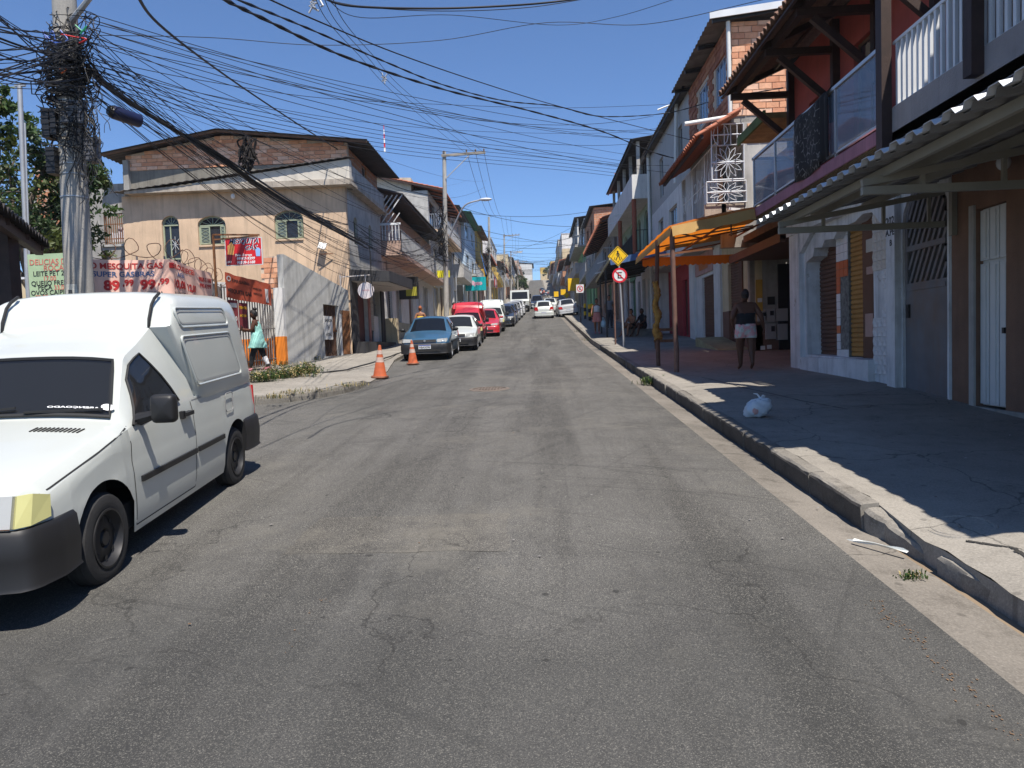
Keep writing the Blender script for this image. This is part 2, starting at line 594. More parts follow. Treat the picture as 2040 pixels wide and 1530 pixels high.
FLAKE = mat('faded_orange_paint', (0.15, 0.095, 0.055), 0.8, var=0.3, scale=20)
g = MB()
r_ = random.Random(3)
for (ax, ay), (bx, by), n in ((pg2(1740, 1200), pg2(2040, 1490), 150), (pg2(650, 1190), pg2(560, 1320), 14)):
 for i in range(n):
  t = r_.random()
  x, y = ax + (bx - ax) * t + r_.gauss(0, 0.03), ay + (by - ay) * t
  s = r_.uniform(0.001, 0.0055)
  z = zr(y) + 0.012 * (1 - (x / 4.5) ** 2) + 0.004
  k = [(x + s * r_.uniform(.6, 1.3) * math.cos(a), y + 1.6 * s * r_.uniform(.6, 1.3) * math.sin(a), z) for a in (0.3, 1.4, 2.5, 3.6, 4.7, 5.7)]
  g.add(k, [(0, 1, 2, 3, 4, 5)])
o = g.build('road_marking', FLAKE)
struct(o)
mc = PG(975, 776)
g = MB()
g.lathe([(0.0, 0.004), (0.30, 0.004), (0.31, 0.0)], n=24)
g.lathe([(0.33, 0.0), (0.33, 0.006), (0.40, 0.004), (0.42, -0.01)], n=24)
for i in range(-4, 5):
 for j in range(-4, 5):
  if i * i + j * j < 17:
   g.box((i * .06 - .018, j * .06 - .018, 0.003), (i * .06 + .018, j * .06 + .018, 0.010))
o = g.build('manhole_cover', mat('rusty_iron', (0.15, 0.12, 0.095), 0.7, 0.3, var=0.3, scale=9))
o.location = (mc[0], mc[1], zr(mc[1]) + 0.014)
o.rotation_euler = (SLOPE, 0, 0)
tag(o, 'round rusty iron manhole cover set in the middle of the grey road', 'manhole cover')
# ------------------------------------------------------------------ right pavement
def offR(x, y):
 if y > 5.1: h = 0.15
 elif y > 4.3: h = 0.055 + 0.095 * (y - 4.3) / 0.8
 else: h = 0.075 + 0.01 * math.sin(y * 3)
 edge = max(0.0, (2.75 - x) / 0.5)
 inner = 0.15 + 0.03 * math.sin(y * 0.7)
 return h * min(1, edge) + inner * (1 - min(1, edge)) if edge < 1 else h
g = MB()
yk = seq(-6, 40, 230) + [45, 52, 60, 70, 80, 100, 125, 150, 200, 250, 300, 340]
xk = [2.335, 2.4, 2.48, 2.56, 2.65, 2.75, 2.85, 3.0, 3.15, 3.3, 3.5, 3.75, 4, 4.3, 4.6, 4.9, 5.2, 5.6, 6, 6.8, 7.6]
g.grid(lambda x, y: (x + (0.012 * math.sin(y * 5.1) + 0.01 * math.sin(y * 13.7) if x < 2.4 else 0), y,
      zr(y) + offR(x, y) + 0.008 * math.sin(x * 2.3 + y * 1.1) * (1 if x > 2.4 else 0)), xk, yk)
g.grid(lambda t, y: (2.335, y, zr(y) + offR(2.335, y) - t * 0.25), [0, 1], yk)
pav = struct(g.build('pavement_right', CONC, smooth=True))
g = MB()
DARKGAP = mat('dirt_joint', (0.035, 0.033, 0.03), 0.95, var=0.3, scale=12)
r_ = random.Random(5)
def joint(pts, wd=0.012):
 for i in range(len(pts) - 1):
  (x0, y0), (x1, y1) = pts[i], pts[i + 1]
  n = 10
  for k in range(n):
   a, b2 = k / n, (k + 1) / n
   xa, ya, xb, yb = x0 + (x1 - x0) * a, y0 + (y1 - y0) * a, x0 + (x1 - x0) * b2, y0 + (y1 - y0) * b2
   l = math.hypot(xb - xa, yb - ya)
   nx, ny = -(yb - ya) / l * wd * r_.uniform(.35, .9), (xb - xa) / l * wd * r_.uniform(.35, .9)
   zz = lambda x, y: zr(y) + offR(x, y) + 0.008 * math.sin(x * 2.3 + y * 1.1) + 0.0025
   g.add([(xa - nx, ya - ny, zz(xa, ya)), (xb - nx, yb - ny, zz(xb, yb)), (xb + nx, yb + ny, zz(xb, yb)), (xa + nx, ya + ny, zz(xa, ya))], [(0, 1, 2, 3)])
for y in (9.3, 12.2, 15.6, 18.4, 21.5, 26, 31):
 joint([(2.4, y + r_.uniform(-.1, .1)), (3.6, y + r_.uniform(-.15, .15)), (5.4, y + r_.uniform(-.2, .2))])
pp = [pg2(1435, 640 + 0)]
joint([(3.1, 13.8), (3.25, 11.6), (3.6, 10.0), (3.9, 9.2)], 0.02)
joint([(4.1, 10.2), (4.6, 10.5), (5.1, 10.9)], 0.012)
joint([(2.36, 4.35), (2.52, 4.3), (2.66, 4.1), (2.62, 3.85), (2.8, 3.6), (3.1, 3.35)], 0.03)
joint([(2.42, 4.9), (2.44, 4.6), (2.4, 4.4)], 0.022)
stuff(g.build('pavement_joint', DARKGAP, pav))
q = PG(1912, 1040, 0.15)
g = MB()
g.lathe([(0.0, 0.002), (0.165, 0.002), (0.17, -0.004), (0.178, -0.004), (0.183, 0.003), (0.2, 0.003), (0.21, -0.01)], n=28)
g.bar((-0.03, 0.02, 0.004), (0.02, -0.03, 0.004), 0.008)
o = g.build('inspection_lid', CONC, smooth=True)
pz = lambda x, y: zr(y) + offR(x, y) + 0.008 * math.sin(x * 2.3 + y * 1.1)
o.location = (q[0], q[1], pz(q[0], q[1]) + 0.003)
nv_ = Vector((pz(q[0] - .15, q[1]) - pz(q[0] + .15, q[1]), pz(q[0], q[1] - .15) - pz(q[0], q[1] + .15), .3))
o.rotation_euler = nv_.to_track_quat('Z', 'Y').to_euler()
tag(o, 'round concrete inspection lid cast in the sunlit part of the pavement', 'manhole cover')
kerb = thing('kerb', None, None)
struct(kerb)
r_ = random.Random(8)
proto = None
y = 5.0
while y < 60:
 L = 0.96
 g = MB()
 if y < 26:
  j = [r_.uniform(-.012, .012) for _ in range(8)]
  n = 7
  us = seq(0, 1, n)
  zt = lambda t: zr(y + t * L) + 0.155 + r_.uniform(-.006, .004)
  prof = [(0.012, -0.22), (0.0, -0.03), (0.008, -0.012), (0.028, 0.0), (0.13, 0.0), (0.13, -0.22)]
  vs, fs = [], []
  for t in us:
   h = zt(t)
   e = r_.uniform(-.008, .008)
   for a, b2 in prof:
    vs.append((2.205 + a + (e if a < .03 else 0) + j[0] * .6, y + t * (L - 0.018), h + b2 + (r_.uniform(-.01, .004) if a < .03 and b2 > -.1 else 0)))
  m_ = len(prof)
  for i in range(n):
   for k in range(m_ - 1):
    fs.append((i * m_ + k, (i + 1) * m_ + k, (i + 1) * m_ + k + 1, i * m_ + k + 1))
  fs += [tuple(range(m_)), tuple(n * m_ + k for k in range(m_))[::-1]]
  g.add(vs, fs)
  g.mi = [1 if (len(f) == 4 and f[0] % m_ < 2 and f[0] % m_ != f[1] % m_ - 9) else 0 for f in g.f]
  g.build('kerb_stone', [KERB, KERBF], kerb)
  y += L
 else:
  g.grid(lambda t, s: (2.205 + (0.0, 0.0, 0.13)[int(t)], s, zr(s) + (-0.06, 0.155, 0.155)[int(t)]), [0, 1, 2], seq(26, 60, 40) + [80, 100, 125, 150, 200, 250, 300, 340])
  g.build('kerb_run', KERB, kerb)
  break
for (x0, y0, z0), (x1, y1, z1), wv in (((2.22, 4.98, .13), (2.33, 4.42, .02), .14), ((2.30, 4.22, .06), (2.36, 3.42, .055), .15), ((2.33, 3.36, .06), (2.42, 2.4, .05), .16), ((2.42, 2.36, .06), (2.5, 1.4, .05), .16)):
 g = MB()
 n = 9
 vs, fs = [], []
 for i in range(n + 1):
  t = i / n
  x, yy, z = x0 + (x1 - x0) * t, y0 + (y1 - y0) * t, z0 + (z1 - z0) * t + zr(y0 + (y1 - y0) * t)
  x += r_.uniform(-.012, .012)
  for a, b2 in ((0.0, -0.2), (0.0, -0.025), (0.018, -0.004), (wv * .5, 0.004), (wv - .01, 0.0), (wv, -0.2)):
   vs.append((x + a + r_.uniform(-.007, .007), yy, z + b2 + r_.uniform(-.009, .007)))
 for i in range(n):
  for k in range(5):
   fs.append((i * 6 + k, i * 6 + k + 1, (i + 1) * 6 + k + 1, (i + 1) * 6 + k))
 fs += [tuple(range(6)), tuple(n * 6 + k for k in range(6))]
 g.add(vs, fs)
 g.build('kerb_stone', KERB, kerb, smooth=True, angle=22)
# ------------------------------------------------------------------ left pavement
LEDGE = [(-60, 11.4), (-20, 12.0), (-9, 12.5), (-6.2, 12.75), (-5.28, 12.94), (-4.7, 13.2), (-4.31, 13.6), (-4.0, 14.3), (-3.88, 15.1)]
LRAMP = [(-3.9, 15.9), (-4.0, 17.5), (-4.15, 19.2), (-4.45, 21.0), (-4.75, 23.0)]
LFAR = [(-4.8, 26), (-4.65, 30), (-3.9, 45), (-3.45, 60), (-3.2, 80), (-3.2, 100), (-3.3, 150), (-3.4, 200), (-3.5, 300), (-3.5, 340)]
g = MB()
_ep = LEDGE + LRAMP + LFAR
_ey, _ex = [p[1] for p in _ep], [p[0] for p in _ep]
def edgeL(y):
 return float(np.interp(y, _ey, _ex))
def offL(x, y):
 e = edgeL(y) - x
 lo = 0.15 if y < 15.3 else (0.15 - 0.115 * (y - 15.3) / 0.8 if y < 16.1 else (0.035 if y < 22 else min(0.13, 0.035 + 0.03 * (y - 22))))
 return lo + (0.15 - lo) * min(1, max(0, e / 1.6))
yl = [11.4, 11.7, 12, 12.25, 12.5, 12.75] + seq(12.95, 26, 60) + [28, 30, 34, 38, 45, 52, 60, 70, 80, 100, 125, 150, 200, 250, 300, 340]
el = [0, 0.05, 0.2, 0.5, 1.0, 1.6, 2.6, 4, 7]
g.grid(lambda y, e: (edgeL(y) - e, y, zr(y) + offL(edgeL(y) - e, y) + 0.006 * math.sin(3 * e + y)), yl, el)
g.grid(lambda y, e: (edgeL(y), y, zr(y) + offL(edgeL(y), y) - e), yl, [0, 0.25])
struct(g.build('pavement_left', CONC))
kl = thing('corner_kerb', None, None)
struct(kl)
pts = [(-6.9, 12.7), (-6.05, 12.78), (-5.28, 12.94), (-4.74, 13.18), (-4.31, 13.6), (-4.02, 14.3), (-3.88, 15.05)]
for (x0, y0), (x1, y1) in zip(pts, pts[1:]):
 fr = frame_line((x0, y0), (x1, y1))
 L = math.hypot(x1 - x0, y1 - y0)
 g = MB()
 n = 6
 vs, fs = [], []
 for i in range(n + 1):
  u = L * i / n
  yy = y0 + (y1 - y0) * i / n
  zb = zr(yy)
  e = r_.uniform(-.012, .012)
  for d, v in ((0.02 + e, -.1), (0.03 + e, .08), (0.022 + e, .14), (0.0, .165 + e * .6), (-.13, .16), (-.14, .0)):
   vs.append(fr(u + (0.01 if i == 0 else (-0.01 if i == n else 0)), zb + v + r_.uniform(-.006, .006), d))
 for i in range(n):
  for k in range(5):
   fs.append((i * 6 + k, i * 6 + k + 1, (i + 1) * 6 + k + 1, (i + 1) * 6 + k))
 fs += [tuple(range(6)), tuple(n * 6 + k for k in range(6))]
 g.add(vs, fs)
 g.build('kerb_stone', KERB, kl)
g = MB()
hp = [PG(x, y, 0.12) for x, y in ((615, 746), (650, 744), (690, 739), (730, 728), (760, 718), (790, 707), (812, 700))]
pts = []
for i in range(len(hp) - 1):
 for t in (0, .25, .5, .75):
  q = hp[i] * (1 - t) + hp[i + 1] * t
  pts.append((q[0] + r_.uniform(-.03, .03), q[1], q[2] + 0.03))
g.tube(pts, 0.022, 6)  # thin black tube along the pavement, drawn as a dark line
tag(g.build('dark_strip', mat('plain_black', (0.02, 0.02, 0.021), 0.6, var=0.2), smooth=True), 'thin dark strip along the ramped left pavement', 'dark_strip')
# ================================================================== BUILDING ELEMENTS
WHITE = mat('white_wall_paint', (0.62, 0.62, 0.60), 0.8, var=0.08, streak=0.35, blot=0.12, bump=0.15)
OLDWHITE = mat('peeling_white_paint', (0.60, 0.61, 0.62), 0.8, var=0.12, streak=0.5, blot=0.3, bump=0.2, peel=(0.33, 0.31, 0.28), peelamt=0.25)
GREYP = mat('grey_plaster', (0.30, 0.29, 0.27), 0.9, var=0.2, streak=0.5, blot=0.3, bump=0.3)
GREYL = mat('light_grey_plaster', (0.42, 0.41, 0.385), 0.9, var=0.15, streak=0.4, blot=0.2, bump=0.3)
BRICKM = [mat('clay_brick_%s' % n, c, 0.9, var=0.15, scale=8, bump=0.3, blot=0.15) for n, c in
   (('a', (0.62, 0.31, 0.18)), ('b', (0.68, 0.37, 0.23)), ('c', (0.56, 0.26, 0.15)), ('d', (0.70, 0.44, 0.31)))]
MORTAR = mat('mortar', (0.52, 0.43, 0.34), 0.95, var=0.2, scale=5, bump=0.4, blot=0.2)
BRICKWALL = None
TILE_R = mat('red_roof_tile', (0.33, 0.12, 0.07), 0.85, var=0.3, scale=5, blot=0.4, bump=0.3)
TILE_D = mat('weathered_roof_tile', (0.20, 0.115, 0.08), 0.9, var=0.35, scale=5, blot=0.5, bump=0.3)
WOODD = mat('dark_stained_wood', (0.035, 0.018, 0.014), 0.6, var=0.3, scale=6, bump=0.2)
WOODM = mat('brown_wood', (0.13, 0.07, 0.04), 0.7, var=0.3, scale=6, bump=0.2)
METALG = mat('galvanised_metal', (0.42, 0.43, 0.44), 0.5, 0.6, var=0.15)
WMETAL = mat('white_painted_metal', (0.62, 0.64, 0.66), 0.45, var=0.06, blot=0.08)
DKROOF = mat('dark_metal_roof', (0.055, 0.05, 0.05), 0.6, 0.2, var=0.3)
FIBRO = mat('fibre_cement_roof', (0.16, 0.15, 0.145), 0.9, var=0.3, blot=0.4)
BLACKM = mat('black_painted_metal', (0.018, 0.018, 0.02), 0.5, var=0.2)
RUST = mat('rusty_steel', (0.20, 0.085, 0.035), 0.85, 0.2, var=0.4, scale=7, blot=0.3, bump=0.2)
DARKIN = mat('painted_dark_interior', (0.03, 0.028, 0.026), 0.9, var=0.2)
PANE = glassmat('window_pane', (0.03, 0.035, 0.045), 0.8, 0.05)
PANEB = glassmat('blue_window_pane', (0.10, 0.15, 0.24), 0.85, 0.04)
PANEC = glassmat('clear_pane', (0.15, 0.18, 0.22), 0.35, 0.03)
SH_BROWN = mat('brown_shutter', (0.115, 0.055, 0.035), 0.55, 0.1, var=0.15, streak=0.3)
SH_GOLD = mat('ochre_shutter', (0.36, 0.19, 0.05), 0.5, 0.1, var=0.15, streak=0.3)
SH_GREY = mat('grey_shutter', (0.33, 0.33, 0.32), 0.5, 0.2, var=0.12, streak=0.4)
ALU = mat('aluminium_frame', (0.55, 0.56, 0.57), 0.4, 0.7, var=0.08)
GREENF = mat('green_window_frame', (0.30, 0.34, 0.24), 0.6, var=0.15, blot=0.2)
def brick_mat():
 m, nt, b = newmat('brickwork')
 tc = nn(nt, 'ShaderNodeTexCoord').outputs['Object']
 sep = nn(nt, 'ShaderNodeSeparateXYZ')
 nt.links.new(tc, sep.inputs[0])
 ad = nn(nt, 'ShaderNodeMath', operation='ADD')
 nt.links.new(sep.outputs[0], ad.inputs[0])
 nt.links.new(sep.outputs[1], ad.inputs[1])
 cb = nn(nt, 'ShaderNodeCombineXYZ')
 nt.links.new(ad.outputs[0], cb.inputs[0])
 nt.links.new(sep.outputs[2], cb.inputs[1])
 br = nn(nt, 'ShaderNodeTexBrick')
 br.inputs['Color1'].default_value = (0.52, 0.23, 0.12, 1)
 br.inputs['Color2'].default_value = (0.40, 0.17, 0.09, 1)
 br.inputs['Mortar'].default_value = (0.42, 0.34, 0.27, 1)
 br.inputs['Scale'].default_value = 1.0
 br.inputs['Brick Width'].default_value = 0.40
 br.inputs['Row Height'].default_value = 0.20
 br.inputs['Mortar Size'].default_value = 0.016
 nt.links.new(cb.outputs[0], br.inputs['Vector'])
 n1 = noise(nt, tc, 2.2, 6, rough=0.7)
 c = mixc(nt, ramp(nt, n1, 0.45, 0.75, 0, 0.55), br.outputs[0], (0.17, 0.11, 0.08))
 nt.links.new(c, b.inputs['Base Color'])
 b.inputs['Roughness'].default_value = 0.9
 bp = nn(nt, 'ShaderNodeBump')
 bp.inputs['Strength'].default_value = 0.5
 bp.inputs['Distance'].default_value = 0.01
 bp.invert = True
 nt.links.new(br.outputs['Fac'], bp.inputs['Height'])
 nt.links.new(bp.outputs[0], b.inputs['Normal'])
 return m
BRICKWALL = brick_mat()
def wall(parent, fr, outline, holes=(), d0=-0.2, d1=0.0, m=WHITE, name='wall', label=None):
 o = MB().prism(fr, outline, d0, d1, holes).build(name, m, parent)
 if label:
  o['label'] = label
 return o
def window(parent, fr, out, d=-0.08, fm=ALU, pm=PANE, fw=0.05, nv=1, nh=0, name='window', arch=False, depth=0.05):
 """frame with its glazing as a sub-part; out is the outline of the opening"""
 inner = shrink(out, fw)
 g = MB().prism(fr, out, d - depth, d, [inner])
 us = [p[0] for p in out]; vs = [p[1] for p in out]
 u0, u1, v0, v1 = min(us), max(us), min(vs), max(vs)
 top = v1 - fw - (0.0 if not arch else (v1 - v0) * 0.02)
 for i in range(1, nv + 1):
  u = u0 + (u1 - u0) * i / (nv + 1)
  g.fbox(fr, u - fw * .4, u + fw * .4, v0 + fw * .9, top, d - depth * .8, d - depth * .2)
 for i in range(1, nh + 1):
  v = v0 + (v1 - v0) * i / (nh + 1)
  g.fbox(fr, u0 + fw * .9, u1 - fw * .9, v - fw * .35, v + fw * .35, d - depth * .75, d - depth * .25)
 f = g.build(name, fm, parent)
 MB().prism(fr, inner, d - depth * .55, d - depth * .45).build('pane', pm, f)
 return f
def shutter(parent, fr, u0, u1, v0, v1, d, m, pitch=0.085, amp=0.02, name='shutter', label=None):
 n = max(2, int((v1 - v0) / pitch))
 vs = []
 for i in range(n):
  a = v0 + (v1 - v0) * i / n
  h = (v1 - v0) / n
  vs += [(a, 0), (a + h * .15, amp), (a + h * .75, amp), (a + h * .97, 0)]
 vs.append((v1, 0))
 g = MB()
 pts = [fr(u, v, d + e) for v, e in vs for u in (u0, u1)]
 g.add(pts, [(2 * i, 2 * i + 1, 2 * i + 3, 2 * i + 2) for i in range(len(vs) - 1)])
 o = g.build(name, m, parent)
 if label:
  o['label'] = label
 return o
def railing(parent, pts, h, n, m, r=0.012, name='railing', low=0.06, each=False, w=None):
 """straight railing over the polyline pts (world); bars joined unless each"""
 g = MB()
 bars = []
 for a, b in zip(pts, pts[1:]):
  a, b = Vector(a), Vector(b)
  up = Vector((0, 0, 1))
  g.bar(a + up * h, b + up * h, r * 3.2, r * 2.2)
  g.bar(a + up * low, b + up * low, r * 2.4, r * 2)
  k = max(2, int((b - a).length / n))
  for i in range(k + 1):
   p = a + (b - a) * i / k
   (bars if each else [None]).append(p) if each else g.bar(p + up * low, p + up * h, r * 1.6)
 o = g.build(name, m, parent)
 if each:
  for p in bars:
   MB().bar(p + Vector((0, 0, low)), p + Vector((0, 0, h)), w or r * 2, r * 2).build('baluster', m, o)
 return o
def corr_sheet(mb, a, b, c, n, amp, th=0.012, trap=False):
 """corrugated sheet: corner a, edge a->b carries the waves, a->c is along the flutes"""
 a, b, c = Vector(a), Vector(b), Vector(c)
 e, f = b - a, c - a
 nrm = e.cross(f).normalized()
 if nrm.z < 0:
  nrm = -nrm
 prof = []
 for i in range(n):
  if trap:
   for t, h in ((0, 0), (.32, 0), (.46, 1), (.86, 1)):
    prof.append(((i + t) / n, h * amp))
  else:
   for t in (0, .25, .5, .75):
    prof.append(((i + t) / n, amp * (0.5 - 0.5 * math.cos(2 * math.pi * t))))
 prof.append((1, 0))
 vs, fs = [], []
 for t, h in prof:
  p = a + e * t + nrm * h
  vs += [p, p + f, p + nrm * th, p + f + nrm * th]
 for i in range(len(prof) - 1):
  k = 4 * i
  fs += [(k, k + 4, k + 5, k + 1), (k + 2, k + 3, k + 7, k + 6), (k, k + 2, k + 6, k + 4), (k + 1, k + 5, k + 7, k + 3)]
 return mb.add(vs, fs)
def tile_mesh(wd, ln, m, name='roof_tile'):
 g = MB()
 prof = [(-.5, .0), (-.36, -.10), (-.2, -.04), (-.05, .22), (.15, .34), (.35, .2), (.5, .02)]
 vs = []
 for y in (0, 1):
  for x, z in prof:
   vs.append((x * wd * 1.08, y * ln, z * wd + (1 - y) * 0.02))
 for y in (0, 1):
  for x, z in prof:
   vs.append((x * wd * 1.08, y * ln, z * wd - 0.016 + (1 - y) * 0.02))
 k = len(prof)
 fs = []
 for i in range(k - 1):
  fs += [(i, i + 1, k + i + 1, k + i), (2 * k + i, 3 * k + i, 3 * k + i + 1, 2 * k + i + 1), (i, 2 * k + i, 2 * k + i + 1, i + 1)]
 g.add(vs, fs)
 return g.mesh(name, m, True, 50)
def tiled_roof(parent, A, B, C, wd=0.21, ln=0.38, m=TILE_R, joined=False, jit=0.006, mats=None):
 """tiles laid between eave A->B, rising A->C; every tile a part unless joined"""
 A, B, C = Vector(A), Vector(B), Vector(C)
 e, f = (B - A), (C - A)
 nx, ny = max(1, round(e.length / wd)), max(1, round(f.length / (ln * 0.85)))
 ex, fy = e.normalized(), f.normalized()
 nz = ex.cross(fy)
 if nz.z < 0:
  ex, A, e = -ex, B, -e
  nz = ex.cross(fy)
 if joined:
  g = MB()
  prof = [(-.5, .0), (-.36, -.10), (-.2, -.04), (-.05, .22), (.15, .34), (.35, .2)]
  us = [(i + .5 + x, z) for i in range(nx) for x, z in prof]
  pts = []
  rows = []
  for j in range(ny):
   rows += [(j / ny, 0.03), ((j + .98) / ny, 0.0)]
  vs = [A + ex * (e.length / nx * u) + f * t + nz * (z * wd + h + 0.02) for t, h in rows for u, z in us]
  k = len(us)
  fs = [(j * k + i, j * k + i + 1, (j + 1) * k + i + 1, (j + 1) * k + i) for j in range(len(rows) - 1) for i in range(k - 1)]
  g.add(vs, fs)
  o = g.build('tiled_roof', m, parent)
  return stuff(o)
 me = tile_mesh(e.length / nx, f.length / ny * 1.14, m)
 org = Vector(ORG.get(parent.name, (0, 0, 0))) if parent else Vector((0, 0, 0))
 for i in range(nx):
  for j in range(ny):
   o = bpy.data.objects.new('roof_tile', me)
   COL.objects.link(o)
   o.parent = parent
   p = A + ex * (e.length * (i + .5) / nx) + f * (j / ny) + nz * (0.01 * 1)
   M = Matrix((ex, fy, nz)).transposed().to_4x4()
   M = M @ Matrix.Rotation(rnd.uniform(-.02, .02), 4, 'Z') @ Matrix.Rotation(rnd.uniform(-.015, .015), 4, 'X')
   o.matrix_local = Matrix.Translation(p - org + Vector((rnd.uniform(-jit, jit), rnd.uniform(-jit, jit), rnd.uniform(0, jit)))) @ M
def bricks(parent, fr, outline, d=0.0, bw=0.33, bh=0.15, gap=0.016, th=0.03, mats=BRICKM, keep=lambda u, v: True, limit=300):
 """courses of separate bricks laid on a mortar wall, clipped to an outline (convex along u per row)"""
 us = [p[0] for p in outline]; vs = [p[1] for p in outline]
 u0, u1, v0, v1 = min(us), max(us), min(vs), max(vs)
 base = MB().box((0, 0, 0), (1, 1, 1))
 n = 0
 def span(v):
  xs = []
  k = len(outline)
  for i in range(k):
   (a, b), (c, e) = outline[i], outline[(i + 1) % k]
   if (b - v) * (e - v) < 0:
    xs.append(a + (c - a) * (v - b) / (e - b))
  return (min(xs), max(xs)) if len(xs) >= 2 else None
 v, row = v0 + gap, 0
 while v + bh * .5 < v1:
  top = min(v + bh, v1)
  sp = span(min(v + bh * .9, v1 - .001))
  if sp:
   u = sp[0] - (bw * .5 if row % 2 else 0) + gap
   while u < sp[1]:
    a, b = max(u, sp[0] + .005), min(u + bw * rnd.uniform(.97, 1.02), sp[1] - .005)
    if b - a > 0.06 and keep((a + b) / 2, v + bh / 2) and n < limit:
     e = rnd.uniform(-.006, .008)
     MB().fbox(fr, a, b, v + rnd.uniform(0, .006), top + rnd.uniform(-.006, .002), d - 0.02, d + th + e).build('brick', rnd.choice(mats), parent)
     n += 1
    u += bw + gap
  v += bh + gap
  row += 1
 return n
# ================================================================== RIGHT SIDE OF THE STREET
F55 = frame_side('R', 5.5)
BROWNW = mat('brown_textured_render', (0.215, 0.125, 0.085), 0.95, var=0.12, scale=3, streak=0.25, bump=0.9, blot=0.1)
GREYBAL = mat('grey_textured_render', (0.30, 0.27, 0.26), 0.95, var=0.1, scale=3, streak=0.3, bump=0.8)
# ---- nearest house: grey balcony over a brown wall
h = thing('balcony_house', 'nearest house with brown rendered ground wall and grey balcony with white balusters', 'house', (5.5, 7, zr(7)))
wall(h, F55, rect(0.5, 9.72, zr(0), 4.05), [rect(8.62, 9.2, zr(8.9) + 0.1, 3.1)], -0.25, 0, BROWNW, 'ground_wall')
wall(h, F55, rect(9.2, 9.3, zr(9) + 0.05, 3.16), (), 0.0, 0.03, GREYL, 'door_jamb')
wall(h, F55, rect(0.5, 9.72, zr(4) - .3, zr(9) + 0.16), (), 0.0, 0.04, GREYP, 'plinth')
DOORW = mat('white_door_paint', (0.58, 0.60, 0.60), 0.5, var=0.05, streak=0.18, blot=0.06)
g = MB()
for i in range(3):
 a = 8.64 + i * 0.19
 g.fbox(F55, a, a + 0.17, zr(8.9) + 0.20, 2.42, -0.09, -0.05)
 g.fbox(F55, a, a + 0.17, 2.46, 3.08, -0.09, -0.05)
 g.fbox(F55, a + .045, a + 0.125, zr(8.9) + 0.23, 2.39, -0.05, -0.035)
 g.fbox(F55, a + .045, a + 0.125, 2.49, 3.05, -0.05, -0.035)
g.fbox(F55, 8.62, 9.2, zr(8.9) + 0.18, 3.1, -0.15, -0.091)
dr = g.build('door', DOORW, h)
MB().fbox(F55, 8.66, 8.7, 1.55, 1.62, -0.035, -0.0).build('handle', BLACKM, dr)
F46 = frame_side('R', 4.6)
wall(h, frame_front(4.0), rect(4.6, 9, zr(4), 7.3), (), -0.2, 0, GREYBAL, 'side_wall')
g = MB().box((4.6, 0.5, 4.02), (9, 9.72, 4.16))
g.build('balcony_slab', GREYBAL, h)
g = MB().fbox(F46, 3.6, 9.66, 4.03, 4.47, -0.14, 0.0)
g.build('parapet', GREYBAL, h)
rl = MB()
rl.fbox(F46, 3.6, 9.5, 5.28, 5.32, -0.10, -0.04)
rl.fbox(F46, 3.6, 9.5, 4.475, 4.50, -0.10, -0.04)
rl = rl.build('railing', WMETAL, h)
y = 6.9
while y < 9.45:
 MB().fbox(F46, y, y + 0.045, 4.50, 5.28, -0.09, -0.05).build('baluster', WMETAL, rl)
 y += 0.125
MB().fbox(F46, 9.44, 9.6, 3.98, 7.2, 0.002, 0.13).build('post', WOODD, h)
MB().fbox(F46, 7.55, 7.7, 4.2, 7.2, 0.002, 0.13).build('post', WOODD, h)
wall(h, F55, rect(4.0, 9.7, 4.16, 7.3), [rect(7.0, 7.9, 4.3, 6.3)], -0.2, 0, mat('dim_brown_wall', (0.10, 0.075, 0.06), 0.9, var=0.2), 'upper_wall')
window(h, F55, rect(7.0, 7.9, 4.3, 6.3), fm=WOODD)
tiled_roof(h, (3.62, 4.0, 6.75), (3.62, 7.4, 6.75), (6.4, 4.0, 8.0), m=TILE_D, joined=True)
MB().box((9.0, 0.5, zr(0)), (9.2, 9.7, 7.3)).build('back_wall', GREYBAL, h)
q = P(2010, 320, 8.3)
q = PX(2010, 320, 5.42)
lm = thing('wall_lamp', 'white globe lamp on a bracket high on the brown wall', 'lamp', (5.5, q[1], q[2]))
MB().lathe([(0.0, 0.17), (0.10, 0.16), (0.12, 0.13), (0.05, 0.12), (0.045, 0.06)], (5.36, q[1], q[2]), 14).build('lamp_base', mat('grey_lamp_base', (.4, .4, .4), .5), lm, smooth=True)
MB().ell((5.36, q[1], q[2] - .02), (.075, .075, .09)).build('globe', mat('milky_glass', (.55, .58, .60), .25, var=0), lm, smooth=True)
MB().bar((5.36, q[1], q[2] + .17), (5.5, q[1], q[2] + .22), .03).build('bracket', METALG, lm)
# ---- white corrugated awning over the pavement
AWN_U = mat('awning_sheet', (0.52, 0.55, 0.58), 0.45, 0.15, var=0.08, streak=0.2)
aw = thing('corrugated_awning', 'white corrugated sheet awning on a pale steel frame in front of the brown wall', 'awning', (3.1, 10.2, zr(10)))
g = MB()
corr_sheet(g, (3.2, 3.0, 3.24), (3.2, 10.55, 3.24), (5.48, 3.0, 3.64), 27, 0.05, 0.006, True)
g.build('roof_sheet', AWN_U, aw)
g = MB()
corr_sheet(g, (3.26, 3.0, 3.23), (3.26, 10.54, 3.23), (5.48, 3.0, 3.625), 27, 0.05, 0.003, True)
g.build('shade_lining', mat('painted_underside_shade', (.21, .215, .22), .6, .2, var=.2), aw)  # added layer; the awning's underside shade is put into its grey
CREAM = mat('cream_steel', (0.24, 0.235, 0.20), 0.5, var=0.1, blot=0.15)
for x, z in ((3.52, 3.18), (3.98, 3.28), (4.7, 3.39)):
 MB().bar((x, 3.0, z + .035), (x, 10.5, z + .035), 0.05, 0.09).build('purlin', CREAM, aw)
